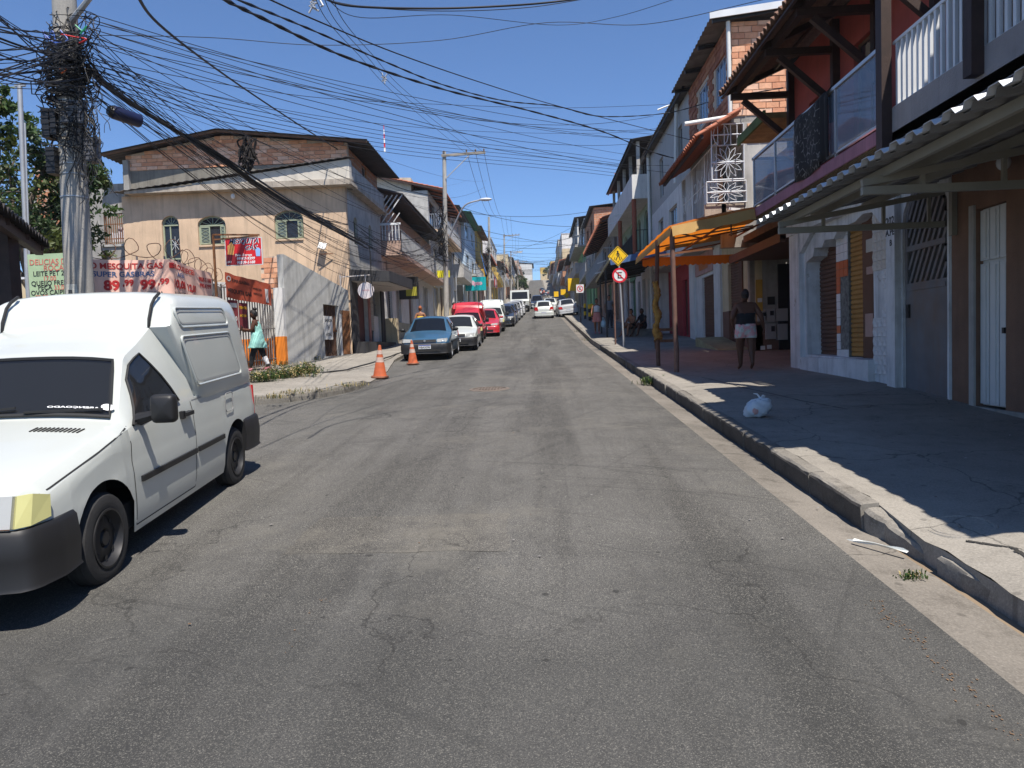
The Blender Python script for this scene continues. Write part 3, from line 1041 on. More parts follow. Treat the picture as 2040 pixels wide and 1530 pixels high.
for y in (9.9, 7.4, 4.9):
 MB().bar((3.3, y, 3.04), (5.5, y, 3.04), 0.06, 0.08).build('bottom_chord', CREAM, aw)
 MB().bar((3.3, y, 3.12), (5.5, y, 3.47), 0.05, 0.07).build('rafter', CREAM, aw)
 for x in (3.9, 4.7, 5.3):
  MB().bar((x, y, 3.08), (x, y, 3.12 + (x - 3.2) * .155), 0.04).build('strut', CREAM, aw)
MB().bar((5.46, 9.62, 2.85), (5.46, 9.62, 3.5), 0.07).build('wall_post', CREAM, aw)
# ---- pink house with white columns, arched gate and broken shop front
ph = thing('pink_house', 'red walled house with glass balcony, tiled eave and a broken white shop front', 'house', (5.5, 12.5, zr(12.5)))
gz = zr(12.5) + .15
shop = [(11.92, 1.16), (14.86, 1.22), (14.9, 2.95), (14.86, 3.10), (14.5, 3.18), (14.42, 3.34), (14.05, 3.30), (13.9, 3.42), (13.5, 3.38), (13.3, 3.52), (12.6, 3.54), (12.3, 3.62), (11.95, 3.58)]
gate = arc(9.80, 11.0, gz - .17, 3.72, 0.5)
wall(ph, F55, [(9.74, gz - .25), (15.62, gz - .02), (15.62, 4.14), (9.74, 4.14)], [shop, gate], -0.32, 0, OLDWHITE, 'shop_wall')
wall(ph, F55, rect(11.9, 14.95, gz - .1, 1.17), (), 0.0, 0.12, OLDWHITE, 'step')
for a, b in ((15.0, 15.55), (11.04, 11.30), (9.75, 9.795)):
 MB().prism(F55, rect(a, b, zr(b) + .1, 3.72), 0.0, 0.10 if a > 10 else .02).build('column', OLDWHITE, ph)
MB().prism(F55, [(14.98, 3.72), (14.98, 3.3), (14.2, 3.72)], 0.003, 0.09).build('haunch', OLDWHITE, ph)
MB().prism(F55, [(11.32, 3.72), (11.32, 3.2), (12.0, 3.72)], 0.003, 0.09).build('haunch', OLDWHITE, ph)
MB().fbox(F55, 9.76, 15.58, 3.72, 3.95, 0.0, 0.15).build('beam', OLDWHITE, ph)
shutter(ph, F55, 13.86, 14.9, 1.2, 3.6, -0.30, SH_BROWN, label='dark brown roller shutter')
shutter(ph, F55, 12.78, 13.30, 1.2, 3.6, -0.24, SH_GOLD, label='ochre roller shutter')
MB().fbox(F55, 12.30, 12.78, 1.18, 3.7, -0.34, -0.20).build('brown_panel', SH_BROWN, ph)
bp_ = MB().fbox(F55, 12.38, 12.66, 1.55, 1.95, -0.20, -0.185).build('cement_patch', mat('pinkish_render', (.42, .27, .22), .9), ph)
MB().fbox(F55, 12.36, 12.6, 2.62, 2.75, -0.20, -0.185).build('cement_patch', bp_.data.materials[0], ph)
MB().fbox(F55, 12.34, 12.62, 3.0, 3.22, -0.20, -0.19).build('notice', mat('faded_paper', (.5, .45, .38), .9), ph)
dk = MB().fbox(F55, 11.9, 12.30, 1.15, 3.7, -0.34, -0.30).build('door', BLACKM, ph)
for i in range(5):
 MB().fbox(F55, 11.95 + i * .07, 11.97 + i * .07, 1.2, 3.4, -0.30, -0.285).build('bar', BLACKM, dk)
MB().fbox(F55, 13.32, 13.84, 1.16, 3.7, -0.34, -0.19).build('pillar', mat('bare_tile_mortar', (.16, .155, .14), .95, var=.5, scale=14, bump=.6), ph)
pil = [o for o in ph.children if o.name.startswith('pillar')][0]
TW, TO = mat('white_glazed_tile', (.62, .64, .65), .25, var=.06), mat('orange_glazed_tile', (.50, .10, .03), .3, var=.1)
for r_i in range(17):
 for c_i in range(3):
  v = 1.18 + r_i * 0.15
  bare = (c_i < 2 and 1 <= r_i <= 9)
  if bare:
   continue
  mm = TO if r_i in (10, 11) or (c_i == 2 and r_i in (3, 8, 9)) else TW
  MB().fbox(F55, 13.335 + c_i * .168, 13.335 + c_i * .168 + .158, v, v + .142, -0.19, -0.178 + rnd.uniform(0, .003)).build('tile', mm, pil)
TR = mat('cream_relief_tile', (.52, .48, .42), .5, var=.1, blot=.2)
TRW = mat('white_relief_tile', (.58, .59, .60), .45, var=.08, blot=.15)
tilemesh = {}
for mm, key in ((TR, 'a'), (TRW, 'b')):
 g = MB()
 s = 0.146
 for k in range(4):
  c, s_ = math.cos(k * math.pi / 2), math.sin(k * math.pi / 2)
  rot = lambda u, v, d: (u * c - v * s_, u * s_ + v * c, d)
  h2 = s / 2
  g.add([rot(-h2, -h2, .008), rot(0, -h2, .02), rot(0, 0, .006)], [(0, 1, 2)])
  g.add([rot(0, -h2, .02), rot(h2, -h2, .008), rot(0, 0, .006)], [(0, 1, 2)])
  g.add([rot(-h2, -h2, .008), rot(h2, -h2, .008), rot(h2, -h2, -.004), rot(-h2, -h2, -.004)], [(0, 1, 2, 3)])
 g.v = [(-d, u, v) for u, v, d in g.v]
 tilemesh[key] = g.mesh('relief_tile', mm)
sw = [o for o in ph.children if o.name.startswith('shop_wall')][0]
for i in range(4):
 for j in range(17):
  if j in (7, 8) or (j in (9, 10, 6) and i > 1):
   continue
  o = bpy.data.objects.new('relief_tile', tilemesh['a' if j > 10 else 'b'])
  COL.objects.link(o)
  o.parent = sw
  org = ORG[ph.name]
  o.location = (5.5 - 0.004 - org[0], 11.40 + i * .152 - org[1], 1.02 + j * .152 - org[2])
GBLUE = mat('grey_blue_gate', (.155, .165, .18), .6, .2, var=.12, streak=.5, dirt=(.20, .10, .04), blot=.35)
gt = MB().prism(F55, gate, -0.09, -0.04, [shrink([(u, v) for u, v in arc(9.80, 11.0, gz + 1.45, 3.72, .5)], .06)]).build('gate', GBLUE, ph)
g = MB()
for i in range(-6, 14):
 u = 9.92 + i * 0.14
 a, b = (u, gz + 1.5), (u - 0.75, 3.62)
 def at(t): return (a[0] + (b[0] - a[0]) * t, a[1] + (b[1] - a[1]) * t)
 ts = [t / 30 for t in range(31) if 9.93 < at(t / 30)[0] < 10.93 and at(t / 30)[1] < 3.2 + .45 * math.sqrt(max(0, 1 - ((at(t / 30)[0] - 10.43) / .52) ** 2))]
 if len(ts) > 1:
  p, q = at(min(ts)), at(max(ts))
  MB().bar(F55(p[0], p[1], -.065), F55(q[0], q[1], -.065), 0.035, 0.055).build('louvre', GBLUE, gt)
MB().fbox(F55, 9.92, 10.94, gz + 1.98, gz + 2.06, -0.085, -0.025).build('rail', GBLUE, gt)
MB().fbox(F55, 9.92, 10.94, gz + 1.40, gz + 1.46, -0.085, -0.025).build('rail', GBLUE, gt)
MB().fbox(F55, 10.86, 10.93, gz + 1.0, gz + 1.2, -0.039, -0.01).build('lock', BLACKM, gt)
g = MB()
put_text(g, '202', 0.17, F55, 11.17, 3.30, 0.102, flip=-1, bold=.02)
put_text(g, 'A.PE', 0.14, F55, 11.17, 3.13, 0.102, flip=-1, bold=.02)
put_text(g, 'B', 0.13, F55, 11.15, 2.97, 0.102, flip=-1, bold=.02)
g.build('house_number', mat('black_brush_paint', (.02, .02, .025), .8), ph)
MB().box((6.2, 9.75, gz - .2), (6.3, 11.35, 4.1)).build('dark_backing', DARKIN, ph)  # added dark panels, standing in for the unlit space behind the gate
MB().box((5.83, 11.35, gz - .2), (6.3, 11.45, 4.1)).build('dark_backing', DARKIN, ph)
PINK = mat('pink_painted_slab', (.30, .13, .17), .8, var=.15, streak=.5, blot=.2, bump=.2)
MB().box((4.6, 9.78, 4.13), (5.5, 15.6, 4.31)).build('balcony_slab', PINK, ph)
def soffit_mat():
 m, nt, b = newmat('stained_patterned_soffit')
 tc = nn(nt, 'ShaderNodeTexCoord').outputs['Object']
 wv = nn(nt, 'ShaderNodeTexWave')
 wv.inputs['Scale'].default_value = 7
 wv.inputs['Distortion'].default_value = 6
 wv.inputs['Detail'].default_value = 3
 nt.links.new(tc, wv.inputs[0])
 c = mixc(nt, wv.outputs['Fac'], (.22, .15, .06), (.05, .035, .02))
 nt.links.new(c, b.inputs['Base Color'])
 b.inputs['Roughness'].default_value = .9
 return m
MB().box((4.62, 9.8, 4.115), (5.49, 15.58, 4.128)).build('soffit', soffit_mat(), ph)
rl = MB()
rl.fbox(F46, 9.85, 15.5, 5.36, 5.41, -0.09, -0.03)
rl.fbox(F46, 9.85, 15.5, 4.38, 4.41, -0.08, -0.04)
for y in (9.9, 11.3, 12.7, 14.1, 15.46):
 rl.fbox(F46, y - .02, y + .02, 4.31, 5.36, -0.08, -0.04)
rl.box((4.63, 15.46, 5.36), (5.5, 15.52, 5.41))
rl = rl.build('railing', ALU, ph)
RGLASS = glassmat('railing_glass', (.20, .25, .33), .5, .02)
for a, b in ((9.93, 11.27), (11.33, 12.67), (12.73, 14.07), (14.13, 15.43)):
 MB().fbox(F46, a, b, 4.42, 5.35, -0.067, -0.057).build('glass_pane', RGLASS, rl)
MB().box((4.68, 15.485, 4.42), (5.5, 15.495, 5.35)).build('glass_pane', RGLASS, rl)
REDW = mat('red_painted_wall', (.36, .075, .06), .85, var=.12, streak=.3, blot=.15, bump=.15)
op = [rect(11.7, 12.6, 4.4, 6.5), rect(13.8, 14.6, 5.0, 6.2)]
wall(ph, F55, [(9.78, 4.31), (15.6, 4.31), (15.6, 7.3), (9.78, 7.3)], op, -0.2, 0, REDW, 'upper_wall')
wall(ph, frame_front(15.6), rect(5.5, 9, 4.0, 7.3), (), -0.15, 0.0, REDW, 'end_wall')
for r in op:
 window(ph, F55, r, fm=WOODM, nv=1)
MB().box((9.0, 9.74, zr(10)), (9.2, 15.6, 7.4)).build('back_wall', GREYP, ph)
MB().box((5.85, 9.74, 4.14), (9.0, 15.6, 4.3)).build('floor_slab', GREYP, ph)
EA, EB, EC = (4.02, 9.7, 6.78), (4.02, 15.7, 6.78), (6.2, 9.7, 7.72)
rf = thing('tmp', None, None); bpy.data.objects.remove(rf)
rb = MB()
for t in (0.03, .25, .5, .75):
 x, z = 4.02 + 2.18 * t, 6.78 + .94 * t - .06
 rb.bar((x, 9.7, z), (x, 15.7, z), .05, .04)
roof = rb.build('roof', WOODD, ph)
tiled_roof(roof, EA, EB, EC, wd=0.19, ln=0.42, m=TILE_D)
MB().bar((4.35, 9.7, 6.80), (4.35, 15.65, 6.80), .09, .14).build('eave_beam', WOODD, ph)
for y in (9.95, 11.65, 13.2, 15.45):
 MB().bar((5.44, y, 5.55), (5.44, y, 7.2), .14, .12).build('bracket_post', WOODD, ph)
 MB().bar((4.2, y, 6.68), (5.4, y, 6.68), .10, .12).build('bracket_arm', WOODD, ph)
 MB().bar((4.45, y, 6.6), (5.4, y, 5.75), .09, .11).build('bracket_strut', WOODD, ph)
 MB().bar((4.1, y, 6.76), (6.2, y, 7.64), .08, .1).build('rafter', WOODD, ph)
def rug_mat():
 m, nt, b = newmat('patterned_rug')
 tc = nn(nt, 'ShaderNodeTexCoord').outputs['Object']
 vo = nn(nt, 'ShaderNodeTexVoronoi', feature='DISTANCE_TO_EDGE')
 vo.inputs['Scale'].default_value = 7
 nt.links.new(tc, vo.inputs['Vector'])
 n = noise(nt, tc, 9, 5, rough=.7)
 mm = nn(nt, 'ShaderNodeMath', operation='MULTIPLY')
 nt.links.new(ramp(nt, vo.outputs['Distance'], .05, .02), mm.inputs[0])
 nt.links.new(ramp(nt, n, .48, .52), mm.inputs[1])
 c = mixc(nt, mm.outputs[0], (.014, .013, .014), (.20, .19, .19))
 nt.links.new(c, b.inputs['Base Color'])
 b.inputs['Roughness'].default_value = .95
 return m
def hung(name, y0, y1, z0, top, m, label, cat, x=4.6, th=.012):
 g = MB()
 def fn(s, t):
  y = y0 + (y1 - y0) * s
  if t < .5:
   z = z0 + (top - z0) * (t / .5); xx = x - .02 - .02 * math.sin(9 * s) * (1 - t)
  else:
   z = top - (t - .5) * 1.2; xx = x + .12 + .02 * math.sin(7 * s)
  if abs(t - .5) < .03: z = top + .01; xx = x + .05
  return (xx, y, z + .02 * math.sin(5 * s + 2))
 g.grid(fn, seq(0, 1, 14), [0, .1, .2, .3, .4, .46, .5, .54, .7, .9])
 o = g.build(name, m, None, smooth=True, angle=60, org=(x, (y0 + y1) / 2, z0))
 md = o.modifiers.new('thickness', 'SOLIDIFY')
 md.thickness = th
 tag(o, label, cat)
hung('rug', 11.75, 12.85, 4.28, 5.43, rug_mat(), 'black and grey patterned rug hung over the glass balcony railing', 'rug')
hung('dark_cloth', 11.42, 11.72, 4.36, 5.44, mat('black_cloth', (.012, .012, .014), .95), 'plain black cloth hung on the glass railing beside the rug', 'cloth')
# ================================================================== GENERIC TERRACED HOUSE
CREAMW = mat('cream_wall_paint', (0.52, 0.43, 0.28), 0.85, var=0.1, streak=0.35, blot=0.15)
BEIGEW = mat('beige_render', (0.60, 0.44, 0.30), 0.9, var=0.16, streak=0.55, blot=0.3, bump=0.3, scale=1.0, dirt=(0.20, 0.15, 0.11))
GREENW = mat('pale_green_wall', (0.30, 0.42, 0.32), 0.85, var=0.1, streak=0.3, blot=0.15)
LGREEN = mat('light_green_paint', (0.28, 0.55, 0.30), 0.8, var=0.08, streak=0.2)
YELLW = mat('yellow_wall_paint', (0.55, 0.38, 0.10), 0.85, var=0.1, streak=0.3)
BLUEW = mat('pale_blue_wall', (0.40, 0.50, 0.60), 0.85, var=0.1, streak=0.3)
REDG = mat('crimson_wall_paint', (0.36, 0.04, 0.05), 0.8, var=0.12, streak=0.3)
TEAL = mat('teal_sign_paint', (0.0, 0.33, 0.36), 0.5, var=0.05)
PINKW = mat('pinkish_plaster', (0.48, 0.33, 0.26), 0.9, var=0.12, streak=0.35, blot=0.2)
MUST = mat('mustard_paint', (0.45, 0.28, 0.05), 0.8, var=0.12, streak=0.3)
BLACKW = mat('black_wall_paint', (0.03, 0.03, 0.033), 0.75, var=0.3, streak=0.35, dirt=(0.10, 0.09, 0.08))
GREENM = mat('green_shop_paint', (0.04, 0.16, 0.09), 0.6, var=0.1)
ORANGEP = mat('orange_wall_paint', (0.75, 0.22, 0.02), 0.75, var=0.08, streak=0.25)
def row_house(side, y0, y1, x, label, floors, roof=('flat',), depth=8.0, end=None, name='terraced_house', cat='house', balconies=(), bottom=0.0, far=False):
 """floors: (height, wall material, [(f0, f1, v0, v1, kind, material)...]); balconies: (floor, depth, style, f0, f1)"""
 s = 1 if side == 'L' else -1
 fr = frame_side(side, x)
 zb = zr((y0 + y1) / 2) + 0.12 + bottom
 up = bottom > 1
 h = thing(name, label, cat, (x, (y0 + y1) / 2, zr((y0 + y1) / 2)))
 X = lambda d: x + s * d
 def bx(a, b):
  return (min(a[0], b[0]), min(a[1], b[1]), min(a[2], b[2])), (max(a[0], b[0]), max(a[1], b[1]), max(a[2], b[2]))
 z = zb
 L = y1 - y0
 zs = [zb]
 for k, (fh, m, ops) in enumerate(floors):
  holes = []
  lo = (lambda y: zr(y) - 0.1) if k == 0 and not up else (lambda y: z)
  for (f0, f1, v0, v1, kind, om) in ops:
   a, b = y0 + L * f0, y0 + L * f1
   base = (zr((a + b) / 2) + 0.16) if k == 0 and not up else z
   if k == 0 and v0 == 0 and not up:
    base, v0 = max(zr(a), zr(b)) + 0.14, 0.02
   top = min(base + v1, z + fh - 0.12)
   o = arc(a, b, base + v0, top, min(.35, (b - a) / 2)) if kind in ('arch',) else rect(a, b, base + v0, top)
   holes.append(o)
   if kind == 'shutter':
    shutter(h, fr, a, b, base + v0, top, -0.14, om or SH_GREY, pitch=0.1 if not far else .3)
   elif kind == 'door':
    d = MB().fbox(fr, a, b, base + v0, top, -0.16, -0.11)
    if not far:
     d.fbox(fr, a + .1, b - .1, base + v0 + .15, base + v0 + .95, -0.11, -0.095)
     d.fbox(fr, a + .1, b - .1, base + v0 + 1.1, top - .12, -0.11, -0.095)
    d.build('door', om or SH_BROWN, h)
   elif kind in ('win', 'arch'):
    if far:
     f = MB().prism(fr, o, -0.12, -0.07, [shrink(o, .06)]).build('window', om or ALU, h)
     MB().prism(fr, o, -0.11, -0.10).build('pane', PANE, f)
    else:
     window(h, fr, o, fm=om or ALU, nv=1, arch=(kind == 'arch'))
  out = [(y0, lo(y0)), (y1, lo(y1)), (y1, z + fh), (y0, z + fh)]
  wall(h, fr, out, holes, -0.2, 0.0, m, 'wall')
  MB().prism(frame_front(y0), rect(min(X(-.201), X(-depth)), max(X(-.201), X(-depth)), z if k or up else zr(y0) - .3, z + fh - .002), -0.18, 0).build('end_wall', (end or m) if k == 0 or end is None else end, h)
  MB().box(*bx((X(-0.21), y0 + .19, z + fh - .12), (X(-depth), y1 - .01, z + fh - .02))).build('floor_slab', GREYP, h)
  z += fh
  zs.append(z)
 MB().box(*bx((X(-depth), y0, zb if up else zr(y0) - .3), (X(-depth - .2), y1, z))).build('back_wall', GREYP, h)
 MB().box(*bx((X(-0.21), y1 - .19, zb if up else zr(y0)), (X(-depth), y1 - .005, z - .13))).build('party_wall', GREYP, h)
 if up:
  MB().box(*bx((X(-0.0), y0, zb - .14), (X(-depth), y1, zb - .002))).build('floor_slab', GREYL, h)
 for (k, dp, style, f0, f1) in balconies:
  zz = zs[k]
  a, b = y0 + L * f0, y0 + L * f1
  slabm = style[1]
  MB().box(*bx((X(0.002), a, zz - .14), (X(dp), b, zz + .04))).build('balcony_slab', slabm, h)
  if style[0] == 'wall':
   g = MB().box(*bx((X(dp - .1), a, zz + .04), (X(dp), b, zz + .95)))
   g.box(*bx((X(0.002), a, zz + .04), (X(dp - .1), a + .1, zz + .95)))
   g.build('parapet', slabm, h)
  else:
   railing(h, [(X(.05), a + .05, zz + .04), (X(dp - .05), a + .05, zz + .04), (X(dp - .05), b - .05, zz + .04)], 1.0, 0.14 if not far else .35, style[2], r=0.012 if not far else .02)
 kind = roof[0]
 if kind == 'flat':
  MB().box(*bx((X(0.12), y0 - .05, z), (X(-depth - .2), y1 + .02, z + .16))).build('roof', roof[1] if len(roof) > 1 else GREYP, h)
 elif kind == 'tile':
  oh, rise, m = roof[1:4]
  A, B, C = (X(oh), y0 - .25, z - .02), (X(oh), y1 + .1, z - .02), (X(-depth * .5), y0 - .25, z + rise)
  tiled_roof(h, A, B, C, wd=.22 if not far else .5, ln=.4 if not far else 1.0, m=m, joined=True)
  g = MB()
  n = max(2, int(L / 1.2))
  for i in range(n + 1):
   yy = y0 - .2 + (L + .25) * i / n
   g.bar((X(oh - .05), yy, z - .08), (X(-depth * .5), yy, z + rise - .06), .07, .1)
  stuff(g.build('rafter_run', WOODD, h))
 elif kind == 'metal':
  oh, rise, m = roof[1:4]
  g = MB()
  corr_sheet(g, (X(oh), y0 - .3, z + .05), (X(oh), y1 + .1, z + .05), (X(-depth * .6), y0 - .3, z + rise), max(4, int(L / .3)), .05)
  g.build('roof', m, h)
  g = MB()
  for i in range(4):
   t = i / 3.5 + .02
   g.bar((X(oh - t * (oh + depth * .6)), y0 - .25, z + t * (rise - .05)), (X(oh - t * (oh + depth * .6)), y1, z + t * (rise - .05)), .07, .07)
  stuff(g.build('purlin_run', BLACKM, h))
  if roof[4:]:
   for i in range(int(L / 2.6) + 1):
    MB().box(*bx((X(oh - .3), y0 + .1 + i * 2.6, zs[-2]), (X(oh - .45), y0 + .25 + i * 2.6, z + .05))).build('post', roof[4], h)
 return h, fr, zs
# ================================================================== RIGHT SIDE, FURTHER UP
# ---- low shop with the green edged slab, beyond the pink house
sh = thing('recessed_shop', 'shaded recessed shop front with meter boxes, between red walled house and brick house', 'house', (6, 17.8, zr(17.8)))
gz = zr(17.8) + .16
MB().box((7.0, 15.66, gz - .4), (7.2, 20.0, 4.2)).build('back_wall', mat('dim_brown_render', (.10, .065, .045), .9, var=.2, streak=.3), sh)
MB().box((5.55, 15.66, 4.15), (9, 19.46, 4.33)).build('floor_slab', WOODM, sh)
MB().box((5.3, 15.8, 3.72), (7.0, 19.9, 3.80)).build('soffit', SH_BROWN, sh)
MB().bar((5.35, 15.8, 3.76), (5.35, 19.95, 3.76), .12, .2).build('beam', SH_BROWN, sh)
FRY = frame_front(20.0)
MB().prism(FRY, rect(5.86, 7.0, zr(20) - .1, 1.95), -0.2, 0).build('lower_wall', mat('brown_wainscot', (.16, .085, .06), .85, var=.15, streak=.3), sh)
MB().prism(FRY, rect(5.86, 7.0, 1.95, 4.15), -0.2, -0.005).build('upper_wall', GREYP, sh)
MB().prism(FRY, rect(6.02, 6.2, 2.05, 3.2), -0.004, 0.012).build('mustard_panel', MUST, sh)
MB().fbox(FRY, 6.62, 6.99, zr(20) + .12, 3.6, 0.001, 0.05).build('door', BLACKM, sh)
shutter(sh, frame_side('R', 7.0), 15.9, 19.0, gz, 3.7, 0.03, SH_BROWN)
METERM = mat('grey_meter_box', (.30, .30, .295), .6, var=.1, blot=.2)
for i, (u, v, wd, hh, win) in enumerate(((6.03, 2.05, .26, .28, 1), (6.22, 2.02, .29, .36, 1), (6.53, 2.04, .32, .34, 0), (6.25, 1.55, .28, .42, 1), (6.56, 1.52, .28, .44, 0))):
 b_ = thing('meter_box', ['small grey meter box at the left end of the upper row in the recess', 'grey meter box with dark window in the middle of the upper row in the recess', 'windowless grey meter box on the right of the upper row in the recess', 'grey meter box with dark window in the lower row in the recess', 'windowless grey meter box in the lower row beside the dark doorway'][i], 'meter box', (u, 20, v), 'meter boxes on the recess wall')
 MB().fbox(FRY, u, u + wd, v, v + hh, 0.006, 0.10).build('case', METERM, b_)
 MB().fbox(FRY, u + .015, u + wd - .015, v + .015, v + hh - .015, 0.10, 0.112).build('lid', METERM, b_)
 if win:
  MB().fbox(FRY, u + wd * .5, u + wd * .85, v + hh * .5, v + hh * .85, 0.112, 0.12).build('sight_glass', BLACKM, b_)
for i, (u, v) in enumerate(((6.06, 2.58), (6.3, 1.28), (6.12, 1.26))):
 b_ = MB().fbox(FRY, u, u + .12, v, v + .11, 0.002, 0.03).build('junction_box', mat('white_plastic', (.6, .6, .58), .5), None, org=(u, 20, v))
 tag(b_, ['white junction box above the mustard panel in the recess', 'white junction box low on the brown wall under the meter boxes', 'white junction box beside the low one under the meter boxes'][i], 'junction box')
b_ = MB().fbox(FRY, 6.33, 6.53, 2.5, 2.72, 0.002, 0.02).build('wall_vent', BLACKM, None, org=(6.3, 20, 2.5))
tag(b_, 'dark square vent above the meter boxes in the shaded recess', 'vent')
wall(sh, frame_side('R', 6.3), rect(15.65, 19.4, 4.33, 6.3), [rect(16.4, 17.6, 4.5, 6.0)], -.2, 0, PINKW, 'upper_wall')
window(sh, frame_side('R', 6.3), rect(16.4, 17.6, 4.5, 6.0))
MB().box((5.0, 15.75, 6.30), (9, 17.7, 6.42)).build('roof_slab', mat('ochre_soffit', (.32, .24, .12), .9, var=.3, blot=.5, scale=3), sh)
MB().box((4.95, 15.7, 6.26), (5.0, 17.75, 6.46)).build('slab_edge', mat('mossy_green_edge', (.08, .13, .05), .95, var=.3, blot=.4), sh)
# ---- brick house with iron balcony grilles and tiled eave
bh = thing('brick_house', 'three storey bare brick house with white iron grilles and tiled eave', 'house', (5.3, 22, zr(22)))
F60, F53, F50 = frame_side('R', 6.0), frame_side('R', 5.3), frame_side('R', 5.0)
BRN = MATS['brown_wainscot']
ga = zr(22)
ops = [rect(21.2, 22.75, zr(22) + .2, zr(22) + 2.75)]
wall(bh, F60, [(20.0, zr(20) - .1), (23.5, zr(23.5) - .1), (23.5, zr(22) + 1.3), (20.0, zr(22) + 1.3)], [rect(21.2, 22.75, zr(22) + .24, zr(22) + 1.299)], -.2, 0, BRN, 'wainscot')
wall(bh, F60, rect(20.0, 23.5, zr(22) + 1.3, 4.75), [rect(21.2, 22.75, zr(22) + 1.301, zr(22) + 2.75)], -.2, 0, CREAMW, 'ground_wall')
shutter(bh, F60, 21.2, 22.75, zr(22) + .2, zr(22) + 2.76, -.1, SH_BROWN, label='brown roller shutter')
MB().fbox(F60, 21.1, 21.2, zr(22), zr(22) + 2.8, 0.001, .05).build('shutter_jamb', SH_BROWN, bh)
MB().prism(F60, [(20.6, zr(20.6) + .1), (23.5, zr(23.5) + .1), (23.5, zr(23.5) + .42), (20.6, zr(20.6) + .2)], 0.002, 0.9).build('ramp', mat('yellowish_ramp', (.30, .27, .15), .9, var=.25, blot=.3, bump=.3), bh)
MB().box((5.0, 19.5, 4.75), (9, 24.6, 4.95)).build('floor_slab', GREYL, bh)
MB().prism(frame_front(19.5), rect(5.0, 7.0, 4.05, 4.745), -.2, -.002).build('beam', MATS['grey_plaster'], bh)
wall(bh, frame_side('R', 5.9), rect(19.6, 24.6, 4.95, 7.3), [rect(20.2, 21.2, 5, 7), rect(22.4, 23.6, 5.7, 7)], -.2, 0, WHITE, 'inner_wall')
window(bh, frame_side('R', 5.9), rect(22.4, 23.6, 5.7, 7))
MB().fbox(F50, 19.5, 24.6, 4.95, 5.25, -.12, 0).build('parapet', GREYL, bh)
MB().prism(frame_front(19.5), rect(5.62, 9, 4.95, 7.35), -.2, 0).build('end_wall', GREYL, bh)
MB().prism(frame_front(19.5), rect(4.55, 5.6, 4.75, 5.22), -.1, 0.0).build('balcony_base', mat('stained_plaster', (.36, .30, .24), .95, var=.25, blot=.5, streak=.5, bump=.4), bh)
for y in (19.75, 21.2, 22.9, 24.5):
 MB().fbox(F50, y, y + .1, 5.25, 7.0, -.1, -.01).build('post', WOODM, bh)
GRILL = WMETAL
def grille(fr, u0, u1, v0, v1, d, flower=True, r=.011, parent=bh):
 g = MB()
 pt = lambda u, v: fr(u, v, d)
 for a, b in (((u0, v0), (u1, v0)), ((u0, v1), (u1, v1)), ((u0, v0), (u0, v1)), ((u1, v0), (u1, v1)), ((u0, (v0 + v1) / 2), (u1, (v0 + v1) / 2))):
  g.tube([pt(*a), pt(*b)], r * 1.6, 4)
 cu, cv = (u0 + u1) / 2, (v0 + v1) / 2
 ru, rv = (u1 - u0) / 2, (v1 - v0) / 2
 if flower:
  for k in range(12):
   a = math.pi * k / 6
   for sgn in (-1, 1):
    g.tube([pt(cu + ru * q * math.cos(a + sgn * w_), cv + rv * q * math.sin(a + sgn * w_)) for q, w_ in ((0, 0), (.25, .30), (.5, .27), (.75, .13), (.96, 0))], r * .7, 4)
 else:
  n = max(2, int((u1 - u0) / .16))
  for i in range(1, n):
   u = u0 + (u1 - u0) * i / n
   g.tube([pt(u, v0), pt(u, v1)], r, 4)
  for k in range(max(1, int((u1 - u0) / .5))):
   c = u0 + (k + .5) * .5
   g.tube([pt(c + .2 * math.cos(t), cv + .3 * math.sin(t)) for t in seq(0, 2 * math.pi, 10)], r, 4)
 return g.build('grille', GRILL, parent)
fl = frame_front(19.45)
grille(fl, 4.75, 5.6, 5.85, 6.75, 0)
grille(fl, 4.6, 5.65, 5.24, 5.80, 0)
grille(fl, 4.75, 5.6, 6.75, 7.3, 0, False)
grille(F50, 19.85, 21.2, 5.3, 6.95, .02, False)
grille(F50, 21.3, 22.9, 5.3, 6.95, .02, False)
grille(F50, 23.0, 24.5, 5.3, 6.95, .02, False)
tiled_roof(bh, (4.25, 18.95, 6.86), (4.25, 24.7, 6.86), (5.4, 18.95, 7.5), wd=.2, ln=.4, m=TILE_R)
MB().bar((4.4, 19.0, 6.88), (4.4, 24.6, 6.88), .08, .1).build('eave_beam', WOODD, bh)
MB().box((5.3, 19.5, 7.35), (9, 24.6, 7.5)).build('floor_slab', GREYP, bh)
wl = MB().prism(frame_front(19.5), rect(5.32, 9.0, 7.5, 9.95), -.2, 0).build('brick_end_wall', MORTAR, bh)
bricks(wl, frame_front(19.5), rect(5.33, 7.6, 7.5, 9.95), d=0.0)
wl2 = MB().prism(frame_front(19.5), rect(5.7, 6.3, 6.8, 7.3), -0.02, .004).build('brick_patch', MORTAR, bh)
bricks(wl2, frame_front(19.5), rect(5.7, 6.3, 6.8, 7.3), d=0.004)
ops = [rect(19.95, 21.1, 8.15, 9.35), rect(22.0, 23.2, 8.3, 9.4)]
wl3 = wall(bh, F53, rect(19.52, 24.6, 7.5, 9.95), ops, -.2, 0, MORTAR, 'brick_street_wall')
DB = [mat('shaded_clay_brick_%d' % i, c, .9, var=.15, scale=8, bump=.3) for i, c in enumerate(((.30, .12, .07), (.36, .16, .09), (.26, .10, .06)))]  # same clay brick, with the street side's shade put into the colours
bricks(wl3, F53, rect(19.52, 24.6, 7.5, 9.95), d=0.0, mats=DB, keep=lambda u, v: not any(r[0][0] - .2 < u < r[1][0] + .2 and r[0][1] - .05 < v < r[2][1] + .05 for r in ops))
for r in ops:
 window(bh, F53, r, d=-.02, fm=ALU, pm=PANEB, nv=2)
g = MB()
